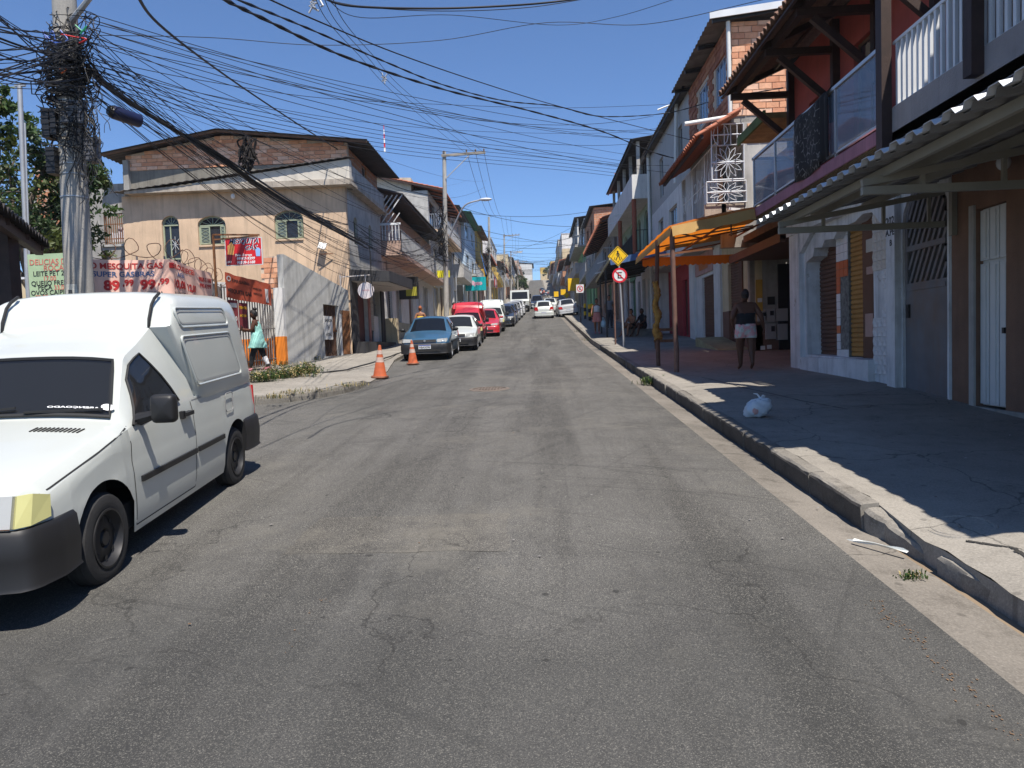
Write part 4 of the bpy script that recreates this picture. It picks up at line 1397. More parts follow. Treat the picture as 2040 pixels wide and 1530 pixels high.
corr_sheet(g, (4.75, 19.2, 9.98), (4.75, 24.8, 9.98), (9.2, 19.2, 10.5), 20, .05)
g.build('roof', FIBRO, bh)
for y in (19.3, 21, 22.8, 24.5):
 MB().bar((4.8, y, 9.92), (9, y, 10.42), .08, .1).build('rafter', BLACKM, bh)
g = MB().prism(frame_front(19.15), [(4.7, 9.93), (7.4, 10.20), (7.4, 10.38), (4.7, 10.1)], -.03, 0)
g.build('fascia', WMETAL, bh)
g = MB().tube([(5.22, 19.36, 10.0), (5.24, 19.36, 7.55), (5.2, 19.36, 7.46), (4.0, 19.2, 7.28)], .055, 10)
g.build('drain_pipe', mat('white_plastic_pipe', (.66, .67, .64), .4, var=.05, streak=.1), bh, smooth=True)
MB().box((9, 19.5, ga), (9.2, 24.6, 10)).build('back_wall', GREYP, bh)
# ---- tall grey clad house
SHEETG = mat('grey_cladding', (.36, .36, .345), .6, .1, var=.06, streak=.25)
gh, fr, zs = row_house('R', 24.62, 33.0, 5.3, 'tall grey clad house with narrow windows above white and red ground shops', [
 (2.45, WHITE, [(.3, .5, .6, 1.9, 'win', ALU), (.65, .8, .6, 1.9, 'win', ALU)]),
 (2.7, SHEETG, [(.15, .24, .5, 2.0, 'win', ALU), (.62, .72, .3, 1.9, 'win', ALU)])], ('metal', .35, .6, FIBRO), bottom=3.2)
g = MB().tube([(5.2, 33.0, 10.3), (5.2, 33.0, zr(33) + .2)], .07, 8)
g.build('drain_pipe', MATS['white_plastic_pipe'], gh, smooth=True)
MB().tube([(5.2, 26.3, 10.2), (5.1, 26.3, 7.3)], .06, 8).build('drain_pipe', MATS['white_plastic_pipe'], gh, smooth=True)
ws = thing('ground_shops', 'white shop front and red shop front at ground level under the grey clad house', 'shop', (6.0, 28, zr(28)))
wall(ws, F60, [(23.52, zr(23.5) - .1), (28.2, zr(28.2) - .1), (28.2, 4.72), (23.52, 4.72)], [rect(24.55, 26.35, zr(26.4) + .18, zr(25) + 2.5)], -.2, 0, WHITE, 'white_front')
shutter(ws, F60, 24.55, 26.35, zr(26) + .16, zr(25) + 2.55, -.1, SH_BROWN, label='dark brown roller shutter')
MB().fbox(F60, 24.5, 27.2, zr(25) + 2.62, zr(25) + 3.35, 0.003, .06).build('sign_panel', mat('faded_pink_panel', (.45, .27, .24), .8, streak=.3), ws)
sp_ = MB().fbox(F60, 25.2, 26.5, zr(26) + 2.72, zr(26) + 3.05, .062, .075).build('shop_plate', mat('orange_plate', (.45, .13, .03), .5, var=.3, scale=14), ws)
MB().fbox(F60, 27.4, 28.2, zr(28), 4.6, .003, .08).build('pilaster', WHITE, ws)
MB().fbox(F60, 23.55, 24.4, zr(24), 4.6, .003, .06).build('pilaster', WHITE, ws)
wall(ws, F60, [(28.21, zr(28.2) - .1), (33.4, zr(33.4) - .1), (33.4, 5.05), (28.21, 5.05)], [rect(28.9, 29.9, zr(30) + .2, zr(29) + 2.5), rect(31.2, 32.4, zr(32) + .9, zr(31) + 2.3)], -.2, 0, REDG, 'red_front')
MB().fbox(F60, 28.9, 29.9, zr(30) + .16, zr(29) + 2.55, -.18, -.12).build('door', mat('dark_red_door', (.09, .02, .02), .6), ws)
window(ws, F60, rect(31.2, 32.4, zr(32) + .9, zr(31) + 2.3), fm=ALU)
MB().fbox(F60, 33.42, 33.9, zr(34), zr(33) + 3, .003, .06).build('green_jamb', GREENM, ws)
# ---- orange canopy on steel posts
oc = thing('orange_canopy', 'orange fabric canopy on two rusty steel posts over the right pavement', 'canopy', (2.85, 16, zr(16)))
def fabric_mat(name, col, trans):
 m, nt, b = newmat(name)
 tc = nn(nt, 'ShaderNodeTexCoord').outputs['Object']
 n1 = noise(nt, tc, 2.0, 6)
 c = mixc(nt, ramp(nt, n1, .4, .75, 0, .5), col, [x * .55 for x in col])
 tl = nn(nt, 'ShaderNodeBsdfTranslucent')
 mx = nn(nt, 'ShaderNodeMixShader')
 mx.inputs[0].default_value = trans
 nt.links.new(c, b.inputs['Base Color'])
 nt.links.new(c, tl.inputs[0])
 b.inputs['Roughness'].default_value = .8
 nt.links.new(b.outputs[0], mx.inputs[1])
 nt.links.new(tl.outputs[0], mx.inputs[2])
 nt.links.new(mx.outputs[0], nt.nodes['Material Output'].inputs[0])
 return m
ORF = fabric_mat('orange_canopy_fabric', (.66, .19, .015), .5)
ca, cb = (2.85, 15.2), (5.45, 20.6)
zc = lambda x, y: 3.98 + .17 * (x - 2.85)
cx_ = lambda s, t: 2.85 + (1.72 + .85 * min(1, t * 9)) * s
g = MB()
g.grid(lambda s, t: (cx_(s, t), 15.2 + 5.3 * t, zc(cx_(s, t), 15.2) + (.10 if 0 < t < 1 else 0) + .04 * math.sin(math.pi * s) - .03 * math.sin(6 * math.pi * t) ** 2), seq(0, 1, 8), seq(0, 1, 18))
g.build('canopy_top', ORF, oc, smooth=True, angle=70)
g = MB()
g.grid(lambda s, t: (2.85 + 1.72 * s, 15.2 - .12 * t - .02 * math.sin(9 * s), zc(2.85 + 1.72 * s, 15.2) - .23 * t + .02 + .012 * math.sin(23 * s) * t), seq(0, 1, 24), [0, .5, 1])
g.grid(lambda s, t: (2.82 - .02 * t, 15.1 + 5.4 * s, zc(2.85, 15.2) - .18 * t), seq(0, 1, 10), [0, 1])
g.build('front_valance', fabric_mat('tan_valance_fabric', (.48, .30, .10), .3), oc, smooth=True, angle=60)
g = MB()
def scal(s, t):
 return (3.0 + 2.7 * s, 20.5, 3.98 - t * (.22 + .04 * abs(math.sin(18 * math.pi * s))))
g.grid(scal, seq(0, 1, 108), [0, 1])
g.build('rear_valance', ORF, oc)
for y in (15.25, 17.9, 20.45):
 MB().bar((2.87, y, 3.9), (4.56 if y < 16 else 5.4, y, 3.9 + (.287 if y < 16 else .43)), .035).build('frame_bar', RUST, oc)
for x in (2.87, 4.1, 5.35):
 MB().bar((x, 15.25 if x < 5 else 15.8, 3.9 + (x - 2.87) * .17), (x, 20.45, 3.9 + (x - 2.87) * .17), .035).build('frame_bar', RUST, oc)
for a, b in (((2.87, 15.25, 3.9), (4.1, 17.9, 4.1)), ((4.1, 15.4, 3.8), (5.35, 17.9, 4.3)), ((4.1, 15.25, 4.1), (4.1, 15.25, 3.75)), ((2.9, 15.25, 3.75), (4.56, 15.25, 3.95))):
 MB().bar(a, b, .03).build('frame_bar', RUST, oc)
q1, q2 = P(1310, 480, 16.8), P(1338, 458, 15.27)
POSTM = mat('rusty_painted_post', (.15, .08, .06), .8, var=.35, scale=4, blot=.3, streak=.3)
MB().tube([(2.77, 16.8, zr(16.8) + .1), (2.76, 16.8, 2.5), (q1[0], 16.8, 3.95)], .05, 10).build('post', mat('dark_rust_post', (.10, .05, .035), .85, var=.4, blot=.3), oc, smooth=True)
MB().tube([(2.90, 15.27, zr(15.3) + .1), (2.91, 15.27, zr(15.3) + .62), (2.89, 15.27, 1.7), (q2[0], 15.25, 3.95)], .053, 10).build('post', POSTM, oc, smooth=True)
g = MB()
pts, rs = [], []
for i in range(40):
 t = i / 39
 z = zr(16.8) + .75 + t * 1.35
 a = 9 * t
 pts.append((2.75 + .03 * math.cos(a * 1.7) + rnd.uniform(-.012, .012), 16.74 + .04 * math.sin(a * 1.7), z))
 rs.append(.05 + .05 * abs(math.sin(2.6 * t * math.pi + .9)) * (1 - .6 * t) + rnd.uniform(-.008, .014))
g.tube(pts, rs, 9)
o = g.build('tied_cloth', mat('ochre_cloth', (.26, .14, .03), .9, var=.45, scale=9, bump=.5, bscale=18), None, smooth=True, angle=80, org=(2.75, 16.7, zr(16.8) + .75))
tag(o, 'ochre cloth bundle tied round the dark canopy post', 'cloth')
g = MB().bar((3.2, 19.0, 3.85), (4.6, 19.0, 3.98), .06, .05)
o = g.build('tube_light', mat('white_tube', (.7, .7, .68), .4), None, org=(3.2, 19, 3.85))
tag(o, 'pale tube light fixed under the orange canopy', 'lamp')
# ---- black awning with blue edge
ba = thing('black_awning', 'long black awning with a blue and cream edge over the right pavement', 'awning', (3.0, 33, zr(33)))
g = MB()
def aw_z(x, y): return (4.95 - .28 * (y - 29.5) / 7.1 + (x - 3.0) * .17)
n = 22
g.grid(lambda s, t: (3.0 + 2.25 * s, 29.5 + 7.1 * t, aw_z(3.0 + 2.25 * s, 29.5 + 7.1 * t) + .03 * math.sin(t * n * math.pi)), [0, .5, 1], seq(0, 1, 66))
g.build('sheet', mat('black_awning_sheet', (.02, .02, .022), .6, var=.25), ba)
g = MB()
g.bar((3.0, 29.45, 4.9), (5.25, 29.45, 5.28), .05, .26)
g.build('blue_edge', mat('blue_awning_edge', (.06, .12, .26), .5), ba)
g = MB().bar((2.98, 29.4, 5.02), (2.98, 36.6, 4.74), .05, .09)
g.build('cream_edge', mat('cream_awning_edge', (.45, .42, .25), .6), ba)
for t in (.05, .3, .55, .8, .98):
 MB().bar((3.02, 29.5 + 7.1 * t, aw_z(3, 29.5 + 7.1 * t) - .09), (5.25, 29.5 + 7.1 * t, aw_z(5.25, 29.5 + 7.1 * t) - .08), .05, .07).build('rafter', BLACKM, ba)
for y, x in ((34.4, 3.0), (31.4, 2.98)):
 MB().bar((x, y, zr(y) + .1), (x, y, aw_z(x, y) - .05), .07).build('post', BLACKM, ba)
# ---- further houses, built from near to far
hF, fr, zs = row_house('R', 33.05, 44.5, 5.3, 'house with white balcony parapet, red column and pale green arched front', [
 (3.3, WHITE, [(.04, .14, 0, 2.5, 'shutter', SH_GREY), (.2, .3, 0, 2.5, 'shutter', SH_GREY), (.36, .44, 0, 2.4, 'door', SH_BROWN), (.52, .68, 0, 2.5, 'shutter', GREENM), (.76, .92, 0, 2.5, 'shutter', SH_BROWN)]),
 (2.6, GREENW, [(.08, .2, .4, 2.2, 'arch', GREENF), (.3, .42, .1, 2.2, 'arch', GREENF), (.55, .67, .4, 2.2, 'arch', GREENF), (.78, .9, .4, 2.2, 'arch', GREENF)]),
 (2.4, GREYP, [(.1, .25, .1, 2.1, 'win', WOODD), (.4, .55, .1, 2.1, 'win', WOODD), (.7, .85, .1, 2.1, 'win', WOODD)])],
 ('metal', 0.9, .8, DKROOF, GREYL), balconies=[(1, .75, ('rail', GREYP, BLACKM), 0, 1), (2, .85, ('wall', WHITE), 0, 1)])
MB().tube([(4.55, 33.3, zs[1]), (4.55, 33.3, zs[2] - .14)], .11, 10).build('red_column', mat('red_oxide_column', (.30, .09, .05), .8, var=.15, streak=.2), hF, smooth=True)
MB().tube([(4.55, 39, zs[1]), (4.55, 39, zs[2] - .14)], .11, 10).build('red_column', MATS['red_oxide_column'], hF, smooth=True)
MB().fbox(fr, 38.8, 40.9, zs[0] + 2.6, zs[0] + 3.0, .004, .05).build('green_sign', mat('green_sign_board', (.03, .22, .14), .5), hF)
hG, fr, zs = row_house('R', 44.55, 61.5, 5.1, 'two storey house with red tiled eave and grey railed balcony', [
 (3.0, PINKW, [(.05, .2, 0, 2.4, 'shutter', SH_BROWN), (.3, .45, 0, 2.4, 'shutter', GREENM), (.55, .7, 0, 2.4, 'shutter', SH_GREY), (.8, .92, 0, 2.4, 'door', BLUEW)]),
 (2.7, GREYP, [(.06, .16, .05, 2.1, 'door', SH_BROWN), (.26, .4, .6, 2.1, 'win', ALU), (.5, .62, .6, 2.1, 'win', ALU), (.74, .88, .6, 2.1, 'win', ALU)])],
 ('tile', 1.1, 1.6, TILE_R), balconies=[(1, 1.0, ('rail', GREYP, METALG), 0, 1)], far=True)
hH, fr, zs = row_house('R', 61.55, 73, 5.0, 'house with bare brick top storey under a small dark roof, light green ground wall', [
 (3.2, LGREEN, [(.1, .3, 0, 2.4, 'shutter', BLACKM), (.45, .7, 0, 2.5, 'shutter', GREENM), (.8, .95, 0, 2.4, 'door', SH_BROWN)]),
 (2.8, GREYL, [(.1, .3, .6, 2.0, 'win', ALU), (.5, .7, .6, 2.0, 'win', ALU)]),
 (2.6, BRICKWALL, [(.2, .4, .7, 2.0, 'win', WOODD), (.6, .8, .7, 2.0, 'win', WOODD)])], ('metal', .4, .5, DKROOF), end=BRICKWALL, balconies=[(1, .8, ('rail', GREYL, METALG), 0, 1)], far=True)
hI, fr, zs = row_house('R', 73.05, 86, 4.9, 'house with white posts holding a dark roof above a yellow shop sign', [
 (3.3, GREYL, [(.05, .3, 0, 2.6, 'shutter', SH_BROWN), (.4, .65, 0, 2.6, 'shutter', BLACKM), (.75, .95, 0, 2.6, 'shutter', SH_GREY)]),
 (2.7, LGREEN, [(.1, .3, .5, 2.0, 'win', ALU), (.5, .7, .5, 2.0, 'win', ALU)]),
 (2.7, WHITE, [(.1, .4, .2, 2.2, 'win', WOODD), (.55, .85, .2, 2.2, 'win', WOODD)])], ('metal', 1.0, .7, DKROOF, WHITE), balconies=[(1, 1.0, ('wall', GREYL), 0, 1), (2, 1.0, ('rail', GREYL, METALG), 0, 1)], far=True)
yz = P(1150, 567, 73)
ys_ = thing('shop_sign', 'big plain yellow shop sign above the right pavement', 'sign', (yz[0], 73, yz[2] - .7))
MB().box((yz[0] - .95, 72.8, yz[2] - .62), (yz[0] + .75, 73.0, yz[2] + .65)).build('board', mat('yellow_sign_board', (.75, .45, .01), .5), ys_)
MB().box((yz[0] + .75, 72.85, yz[2] - .2), (4.9, 72.95, yz[2] + .0)).build('arm', BLACKM, ys_)
g = put_text(MB(), 'LOJA', .5, frame_front(72.8), yz[0], yz[2], .002) if False else None
FARR = [
 (86.05, 98, 5.0, 'cream two storey shop house with grey shutters beyond the yellow sign', [(3.2, CREAMW, 2), (2.8, CREAMW, 3)], ('flat', GREYP)),
 (98.05, 112, 5.1, 'white house with dark metal eave behind the yellow road signs', [(3.2, WHITE, 2), (2.8, WHITE, 2)], ('metal', .9, .9, DKROOF)),
 (112.05, 128, 4.9, 'bare brick house with flat roof on the right of the far road', [(3.1, PINKW, 2), (2.8, BRICKWALL, 3)], ('flat', GREYP)),
 (128.05, 146, 5.0, 'grey plaster house with red tiled eave on the right of the far road', [(3.1, GREYL, 3), (2.8, GREYL, 3)], ('tile', 1.0, 1.4, TILE_R)),
 (146.05, 164, 5.2, 'tall white block of four storeys near the top right of the street', [(3.1, WHITE, 2), (2.9, WHITE, 3), (2.9, CREAMW, 3), (2.9, WHITE, 3)], ('flat', GREYL)),
 (164.05, 186, 5.0, 'wide cream block with roof terrace on the right hillside', [(3.1, GREYL, 3), (2.9, CREAMW, 4), (2.9, CREAMW, 4), (2.6, GREYL, 4)], ('flat', GREYL)),
 (186.05, 212, 5.2, 'pale grey three storey house high on the right hillside', [(3.1, GREYL, 3), (2.9, WHITE, 4), (2.7, GREYL, 4)], ('flat', GREYL)),
 (212.05, 245, 5.0, 'long pinkish house high on the right of the hill road', [(3.1, PINKW, 4), (2.9, PINKW, 5)], ('tile', .8, 1.5, TILE_R)),
 (245.05, 285, 5.4, 'low white house close to the crest on the right', [(3.0, WHITE, 4), (2.8, WHITE, 5)], ('flat', GREYL)),
 (285.05, 330, 5.4, 'yellowish house at the crest of the hill road', [(3.0, CREAMW, 5), (2.8, YELLW, 6)], ('flat', GREYL)),
]
def far_floors(fl, seed):
 r = random.Random(seed)
 out = []
 for k, (h_, m, n) in enumerate(fl):
  ops = []
  for i in range(n):
   a = (i + .18) / n
   b = (i + .18 + r.uniform(.35, .6)) / n
   if k == 0:
    ops.append((a, b, 0, 2.4, r.choice(('shutter', 'shutter', 'door')), r.choice((SH_GREY, SH_BROWN, GREENM, BLACKM))))
   else:
    ops.append((a, b, .7, 2.0, 'win', r.choice((ALU, WOODD))))
  out.append((h_, m, ops))
 return out
for i, (a, b, x, lab, fl, rf_) in enumerate(FARR):
 row_house('R', a, b, x, lab, far_floors(fl, i), rf_, far=True, balconies=[(1, .9, ('rail', GREYL, METALG) if i % 2 else ('wall', fl[1][1]), 0.05, .95)], depth=9 if i not in (4, 5) else 13)
# ================================================================== LEFT SIDE OF THE STREET
# ---- beige corner house with brick gable
lh = thing('corner_house', 'beige rendered corner house with arched windows and a bare brick gable under a dark roof', 'house', (-7, 28, zr(28)))
F26 = frame_front(26.0)
mat('pale_curtain', (.45, .43, .45), .9, var=.15)
zb = zr(26) - .2
dop = arc(-13.8, -13.15, 4.55, 6.85, .3)
w2 = arc(-12.45, -11.4, 5.72, 6.78, .32)
w3 = arc(-9.58, -8.5, 5.82, 6.86, .32)
wall(lh, F26, [(-15.25, zb), (-6.9, zb), (-6.9, 7.62), (-15.25, 7.62)], [dop, w2, w3], -.22, 0, BEIGEW, 'front_wall')
for o_, nm, nv in ((dop, 'door', 1), (w2, 'window', 3), (w3, 'window', 3)):
 us = [p[0] for p in o_]; vs_ = [p[1] for p in o_]
 u0, u1, v0, v1 = min(us), max(us), min(vs_), max(vs_)
 f = MB().prism(F26, o_, -.16, -.09, [shrink(o_, .05)])
 f.fbox(F26, u0 + .04, u1 - .04, v1 - .36, v1 - .31, -.15, -.08)
 if nm == 'door':
  f.fbox(F26, u0 + .04, u1 - .04, v0 + .7, v0 + .75, -.15, -.08)
  f.fbox(F26, u0 + .25, u0 + .29, v0, v1 - .33, -.15, -.09)
 f = f.build(nm, GREENF, lh)
 g = MB()
 c = (u0 + u1) / 2
 for a in (.5, 1.05, 1.57, 2.09, 2.64):
  g.bar(F26(c, v1 - .33, -.12), F26(c + (u1 - u0) * .46 * math.cos(a), v1 - .33 + .29 * math.sin(a), -.12), .02)
 g.build('fanlight', GREENF, f)
 MB().prism(F26, shrink(o_, .05), -.135, -.125).build('pane', PANE, f)
 if nm == 'window':
  for a, b in ((u0 + .06, u0 + .42), (u1 - .24, u1 - .06)):
   g = MB().prism(F26, rect(a, b, v0 + .05, v1 - .37), -.10, -.07, [rect(a + .035, b - .035, v0 + .09, v1 - .41)])
   for i in range(4):
    t = i / 4
    vv = v0 + .1 + t * (v1 - v0 - .55)
    g.bar(F26(a + .03, vv, -.085), F26(b - .03, vv + (v1 - v0 - .55) / 4, -.085), .014)
    g.bar(F26(b - .03, vv, -.085), F26(a + .03, vv + (v1 - v0 - .55) / 4, -.085), .014)
   cs = g.build('casement', GREENF, f)
   MB().prism(F26, rect(a + .036, b - .036, v0 + .091, v1 - .411), -.098, -.092).build('glazing', glassmat('greenish_pane', (.16, .20, .19), .8, .1), f)
  MB().fbox(F26, u0 + .02, u1 - .02, v0 - .06, v0 - .0, 0.0, .05).build('sill', BEIGEW, lh)
  ctn = MB()
  ctn.grid(lambda s, t: (u1 - .38 + .26 * s, 26.145 + .015 * math.sin(20 * s), v0 + .08 + (v1 - v0 - .5) * t), seq(0, 1, 10), [0, 1])
  ctn.build('curtain', mat('pale_curtain', (.45, .43, .45), .9, var=.15), f)
 else:
  g = MB()
  for k in range(8):
   a = math.pi * k / 8 * 2
   g.bar(F26(c + .1, v0 + 1.25, -.10), F26(c + .1 + .2 * math.cos(a), v0 + 1.25 + .3 * math.sin(a), -.10), .012)
  g.build('iron_star', WMETAL, f)
  ctn = MB()
  ctn.grid(lambda s, t: (u0 + .06 + .2 * s, 26.15 + .015 * math.sin(18 * s), v0 + .8 + 1.1 * t), seq(0, 1, 8), [0, 1])
  ctn.build('curtain', MATS['pale_curtain'], f)
FS = frame_side('L', -6.9)
so_ = [arc(27.0, 27.6, 5.7, 6.75, .28), arc(29.4, 29.95, 5.85, 6.85, .26)]
wall(lh, FS, [(26.221, zb), (31.6, zb), (31.6, 7.62), (26.221, 7.62)], so_ + [rect(27.0, 28.6, zr(28) + .3, 4.15), rect(28.95, 30.9, zr(30) + .3, 4.15)], -.22, 0, GREYL, 'side_wall')
for o_ in so_:
 window(lh, FS, o_, fm=GREENF, nv=1, arch=True)
COR = mat('stained_cornice', (.40, .35, .29), .95, var=.2, streak=.5, blot=.4, bump=.4)
MB().prism(F26, [(-14.9, 7.62), (-6.6, 7.62), (-6.6, 7.82), (-12.2, 7.84), (-14.2, 7.76), (-14.9, 7.70)], -.1, .42).build('cornice', COR, lh)
MB().prism(FS, rect(25.6, 31.6, 7.63, 7.80), -.1, .33).build('cornice', COR, lh)
MB().prism(F26, [(-12.4, 7.83), (-6.62, 7.825), (-6.62, 8.52), (-12.4, 7.90)], .05, .36).build('parapet', mat('whitewashed_parapet', (.56, .52, .45), .9, var=.08, streak=.3, blot=.12), lh)
MB().prism(FS, rect(25.95, 31.6, 7.805, 8.45), -.1, .22).build('parapet', GREYL, lh)
g = MB()
corr_sheet(g, (-15.3, 25.5, 7.66), (-6.55, 25.5, 8.56), (-15.3, 26.3, 7.78), 30, .03)
g.build('parapet_sheet', FIBRO, lh)
wall(lh, frame_front(26.35), rect(-15.35, -6.75, 7.6, 8.62), (), -.2, 0, mat('stained_grey_band', (.20, .185, .155), .95, var=.2, streak=.85, dirt=(.07, .065, .06), blot=.3, bump=.3), 'grey_band')
gab = [(-15.2, 8.62), (-6.85, 8.70), (-6.85, 9.30), (-11.5, 9.78), (-15.2, 9.20)]
gw = wall(lh, frame_front(26.36), gab, (), -.2, 0, MORTAR, 'brick_gable')
bricks(gw, frame_front(26.36), gab, bw=.38, bh=.125)
sb = wall(lh, frame_side('L', -6.95), rect(26.4, 31.6, 8.45, 9.25), [rect(28.9, 29.7, 8.6, 9.2)], -.2, 0, BRICKWALL, 'brick_side_wall')
window(lh, frame_side('L', -6.95), rect(28.9, 29.7, 8.6, 9.2), nv=1)
for (a, b) in (((-16.0, 9.16), (-11.5, 9.86)), ((-11.5, 9.86), (-6.0, 9.22))):
 g = MB()
 corr_sheet(g, (a[0], 25.8, a[1]), (a[0], 31.9, a[1]), (b[0], 25.8, b[1]), 24, .04) if a[0] < -12 else corr_sheet(g, (b[0], 25.8, b[1]), (b[0], 31.9, b[1]), (a[0], 25.8, a[1]), 24, .04)
 g.build('roof', DKROOF, lh)
 MB().bar((a[0], 25.9, a[1] - .05), (b[0], 25.9, b[1] - .05), .06, .07).build('verge_board', WOODM, lh)
MB().box((-15.2, 33, zb), (-7, 33.2, 9)).build('back_wall', GREYP, lh)
MB().box((-15.25, 26.2, zb), (-15.05, 33, 9)).build('back_wall', GREYP, lh)
MB().box((-15, 26.23, 7.4), (-7.13, 31.4, 7.55)).build('floor_slab', GREYP, lh)
MB().box((-15, 26.23, 4.3), (-7.13, 31.4, 4.45)).build('floor_slab', GREYP, lh)
o = MB().ell((-11.0, 25.85, 7.42), (.08, .08, .1)).build('bulb_lamp', mat('white_bulb', (.75, .75, .72), .3, var=0), None, smooth=True, org=(-11, 25.9, 7.4))
tag(o, 'small white bulb under the cornice of the beige corner house', 'lamp')
MB().fbox(FS, 26.0, 26.9, zr(26) + .1, 4.2, 0.003, .06).build('black_pier', BLACKW, lh)
MB().fbox(FS, 30.95, 31.55, zr(31) + .1, 4.2, 0.003, .06).build('black_pier', BLACKW, lh)
MB().fbox(FS, 28.62, 28.93, zr(28) + .1, 4.2, 0.003, .05).build('red_pier', mat('dusty_pink_frame', (.33, .14, .12), .8, var=.15), lh)
MB().fbox(FS, 26.0, 31.5, zr(26) - .1, zr(29) + .42, 0.003, .5).build('plinth', BLACKW, lh)
shutter(lh, FS, 29.0, 30.0, zr(29) + .9, 4.15, -.1, SH_GREY)
MB().fbox(FS, 30.0, 30.9, zr(30) + .4, 3.1, -.16, -.1).build('door', MATS['white_relief_tile'], lh)
MB().fbox(FS, 27.05, 28.55, zr(27.5) + .42, 4.1, -.2, -.14).build('door', mat('dark_red_door', (.09, .02, .02), .6), lh)
MB().fbox(FS, 27.3, 27.6, 2.6, 3.2, -.138, -.13).build('poster', MATS['white_plastic'], lh)
mq = [(-6.9, 26.0), (-5.6, 26.9), (-5.4, 30.7), (-6.9, 31.4)]
def flat(u, v, d): return (u, v, d)
MB().prism(flat, mq, 4.22, 4.62).build('marquee', BLACKW, lh)
MB().prism(flat, [(-6.88, 26.1), (-5.68, 26.95), (-5.48, 30.6), (-6.88, 31.3)], 4.20, 4.218).build('marquee_soffit', mat('pale_marquee_soffit', (.42, .38, .36), .9, var=.1), lh)
rs_ = thing('round_sign', 'round white shop sign hanging on an arm under the black marquee', 'sign', (-6.0, 27.0, 3.0))
cq = P(729, 579, 25.6)
g = MB().lathe([(0, -.03), (.29, -.03), (.30, 0), (.29, .03), (0, .03)], (cq[0], 25.6, cq[2]), 28, axis='y')
g.build('disc', mat('white_sign_face', (.66, .60, .60), .4, var=.05), rs_)
MB().bar((cq[0] - .95, 25.6, cq[2] + .52), (cq[0] + .18, 25.6, cq[2] + .56), .035).build('arm', mat('pale_pipe', (.5, .45, .42), .5), rs_)
MB().bar((cq[0], 25.6, cq[2] + .28), (cq[0], 25.6, cq[2] + .55), .03).build('hanger', MATS['pale_pipe'], rs_)
MB().bar((cq[0] - .92, 25.6, cq[2] + .6), (cq[0] - .88, 25.6, cq[2] - .25), .04).build('fluorescent_tube', MATS['pale_pipe'], rs_)
g = put_text(MB(), 'beleza', .11, frame_front(25.57), cq[0], cq[2] + .02, .002)
g.build('lettering', mat('pink_print', (.55, .25, .28), .6), rs_)
lw = thing('grey_wing', 'grey plastered wing with barred laundry window, left of the corner house', 'house', (-16, 27, zr(27)))
bo = rect(-16.35, -15.33, 5.98, 7.15)
wall(lw, frame_front(26.6), rect(-19.5, -15.26, zb, 8.25), [bo], -.2, 0, GREYP, 'wall')
g = MB()
for i in range(13):
 u = -16.35 + 1.02 * i / 12
 g.bar((u, 26.63, 5.98), (u, 26.63, 7.15), .022)
for v in (6.2, 6.75):
 g.bar((-16.35, 26.63, v), (-15.33, 26.63, v), .03)
stuff(g.build('window_bar', RUST, lw))
MB().fbox(frame_front(26.6), -16.5, -15.2, 5.9, 5.98, 0, .06).build('sill', GREYL, lw)
MB().box((-19.5, 28.6, zb), (-15.3, 28.8, 8)).build('back_wall', GREYP, lw)
MB().prism(frame_front(26.55), rect(-15.0, -14.2, 4.0, 5.3), -.1, 0).build('low_wall', GREYP, lw)
for u, wd, hgt, c, lab in ((-16.0, .3, .38, (.6, .6, .62), 'small white cloth hung behind the window bars'), (-15.62, .5, .6, (.55, .5, .52), 'printed pale cloth hung behind the window bars')):
 g = MB()
 g.grid(lambda s, t: (u - wd / 2 + wd * s * (.75 + .25 * t), 26.72 + .02 * math.sin(9 * s), 6.1 + hgt * t * (1 - .15 * math.sin(3 * s))), seq(0, 1, 8), seq(0, 1, 3))
 o = g.build('laundry', mat('laundry_%d' % int(wd * 10), c, .9, var=.25, scale=12), None, org=(u, 26.7, 6.1))
 tag(o, lab, 'laundry')
# ---- grey rendered yard wall with gates
gl = thing('yard_wall', 'grey rendered yard wall with raked top between orange pillar and black shop', 'wall', (-7.7, 23, zr(23)))
A_, B_ = (-7.66, 21.35), (-6.95, 25.95)
FW = frame_line(A_, B_)
Lw = math.hypot(B_[0] - A_[0], B_[1] - A_[1])
zt0, zt1 = 4.42, 4.30
MB().prism(FW, [(0, zr(21) - .1), (Lw, zr(26) - .1), (Lw, 3.85), (.1, 4.62), (0, 4.62)], -.2, 0, [rect(2.55, 3.75, zr(24.2) + .18, 3.25), rect(3.88, 4.50, zr(25.5) + .18, 3.1)]).build('wall', mat('fresh_grey_render', (.44, .44, .42), .95, var=.14, streak=.4, blot=.22, bump=.3), gl)
GATEM = mat('rusty_gate_sheet', (.075, .05, .04), .8, .2, var=.4, streak=.5, dirt=(.25, .1, .04))
gg = MB()
gg.prism(FW, rect(2.55, 3.75, zr(24.2) + .2, 3.25), -.16, -.13)
gt1 = gg.build('gate', GATEM, gl)
for i in range(9):
 MB().fbox(FW, 2.57 + i * .131, 2.60 + i * .131, zr(24.2) + .2, 3.23, -.13, -.10).build('bar', mat('gate_bar_rust', (.15, .08, .05), .85, .2, var=.4), gt1)
MB().fbox(FW, 2.55, 3.75, zr(24.2) + 1.05, zr(24.2) + 1.1, -.13, -.09).build('rail', RUST, gt1)
g2 = MB()
corr_sheet(g2, FW(3.88, zr(25.2) + .18, .05), FW(4.50, zr(25.2) + .18, .05), FW(3.88, zr(25.2) + 1.75, .09), 5, .03)
o = g2.build('side_gate', RUST, gl)
o['label'] = 'narrow rust red corrugated gate'
MB().fbox(FW, 3.75, 3.88, zr(25) + .1, 2.95, -.05, .04).build('pier', OLDWHITE, gl)
nt_ = thing('notice_board', 'white hand painted notice hung on the rusty gate', 'notice', FW(2.8, 2.4, 0))
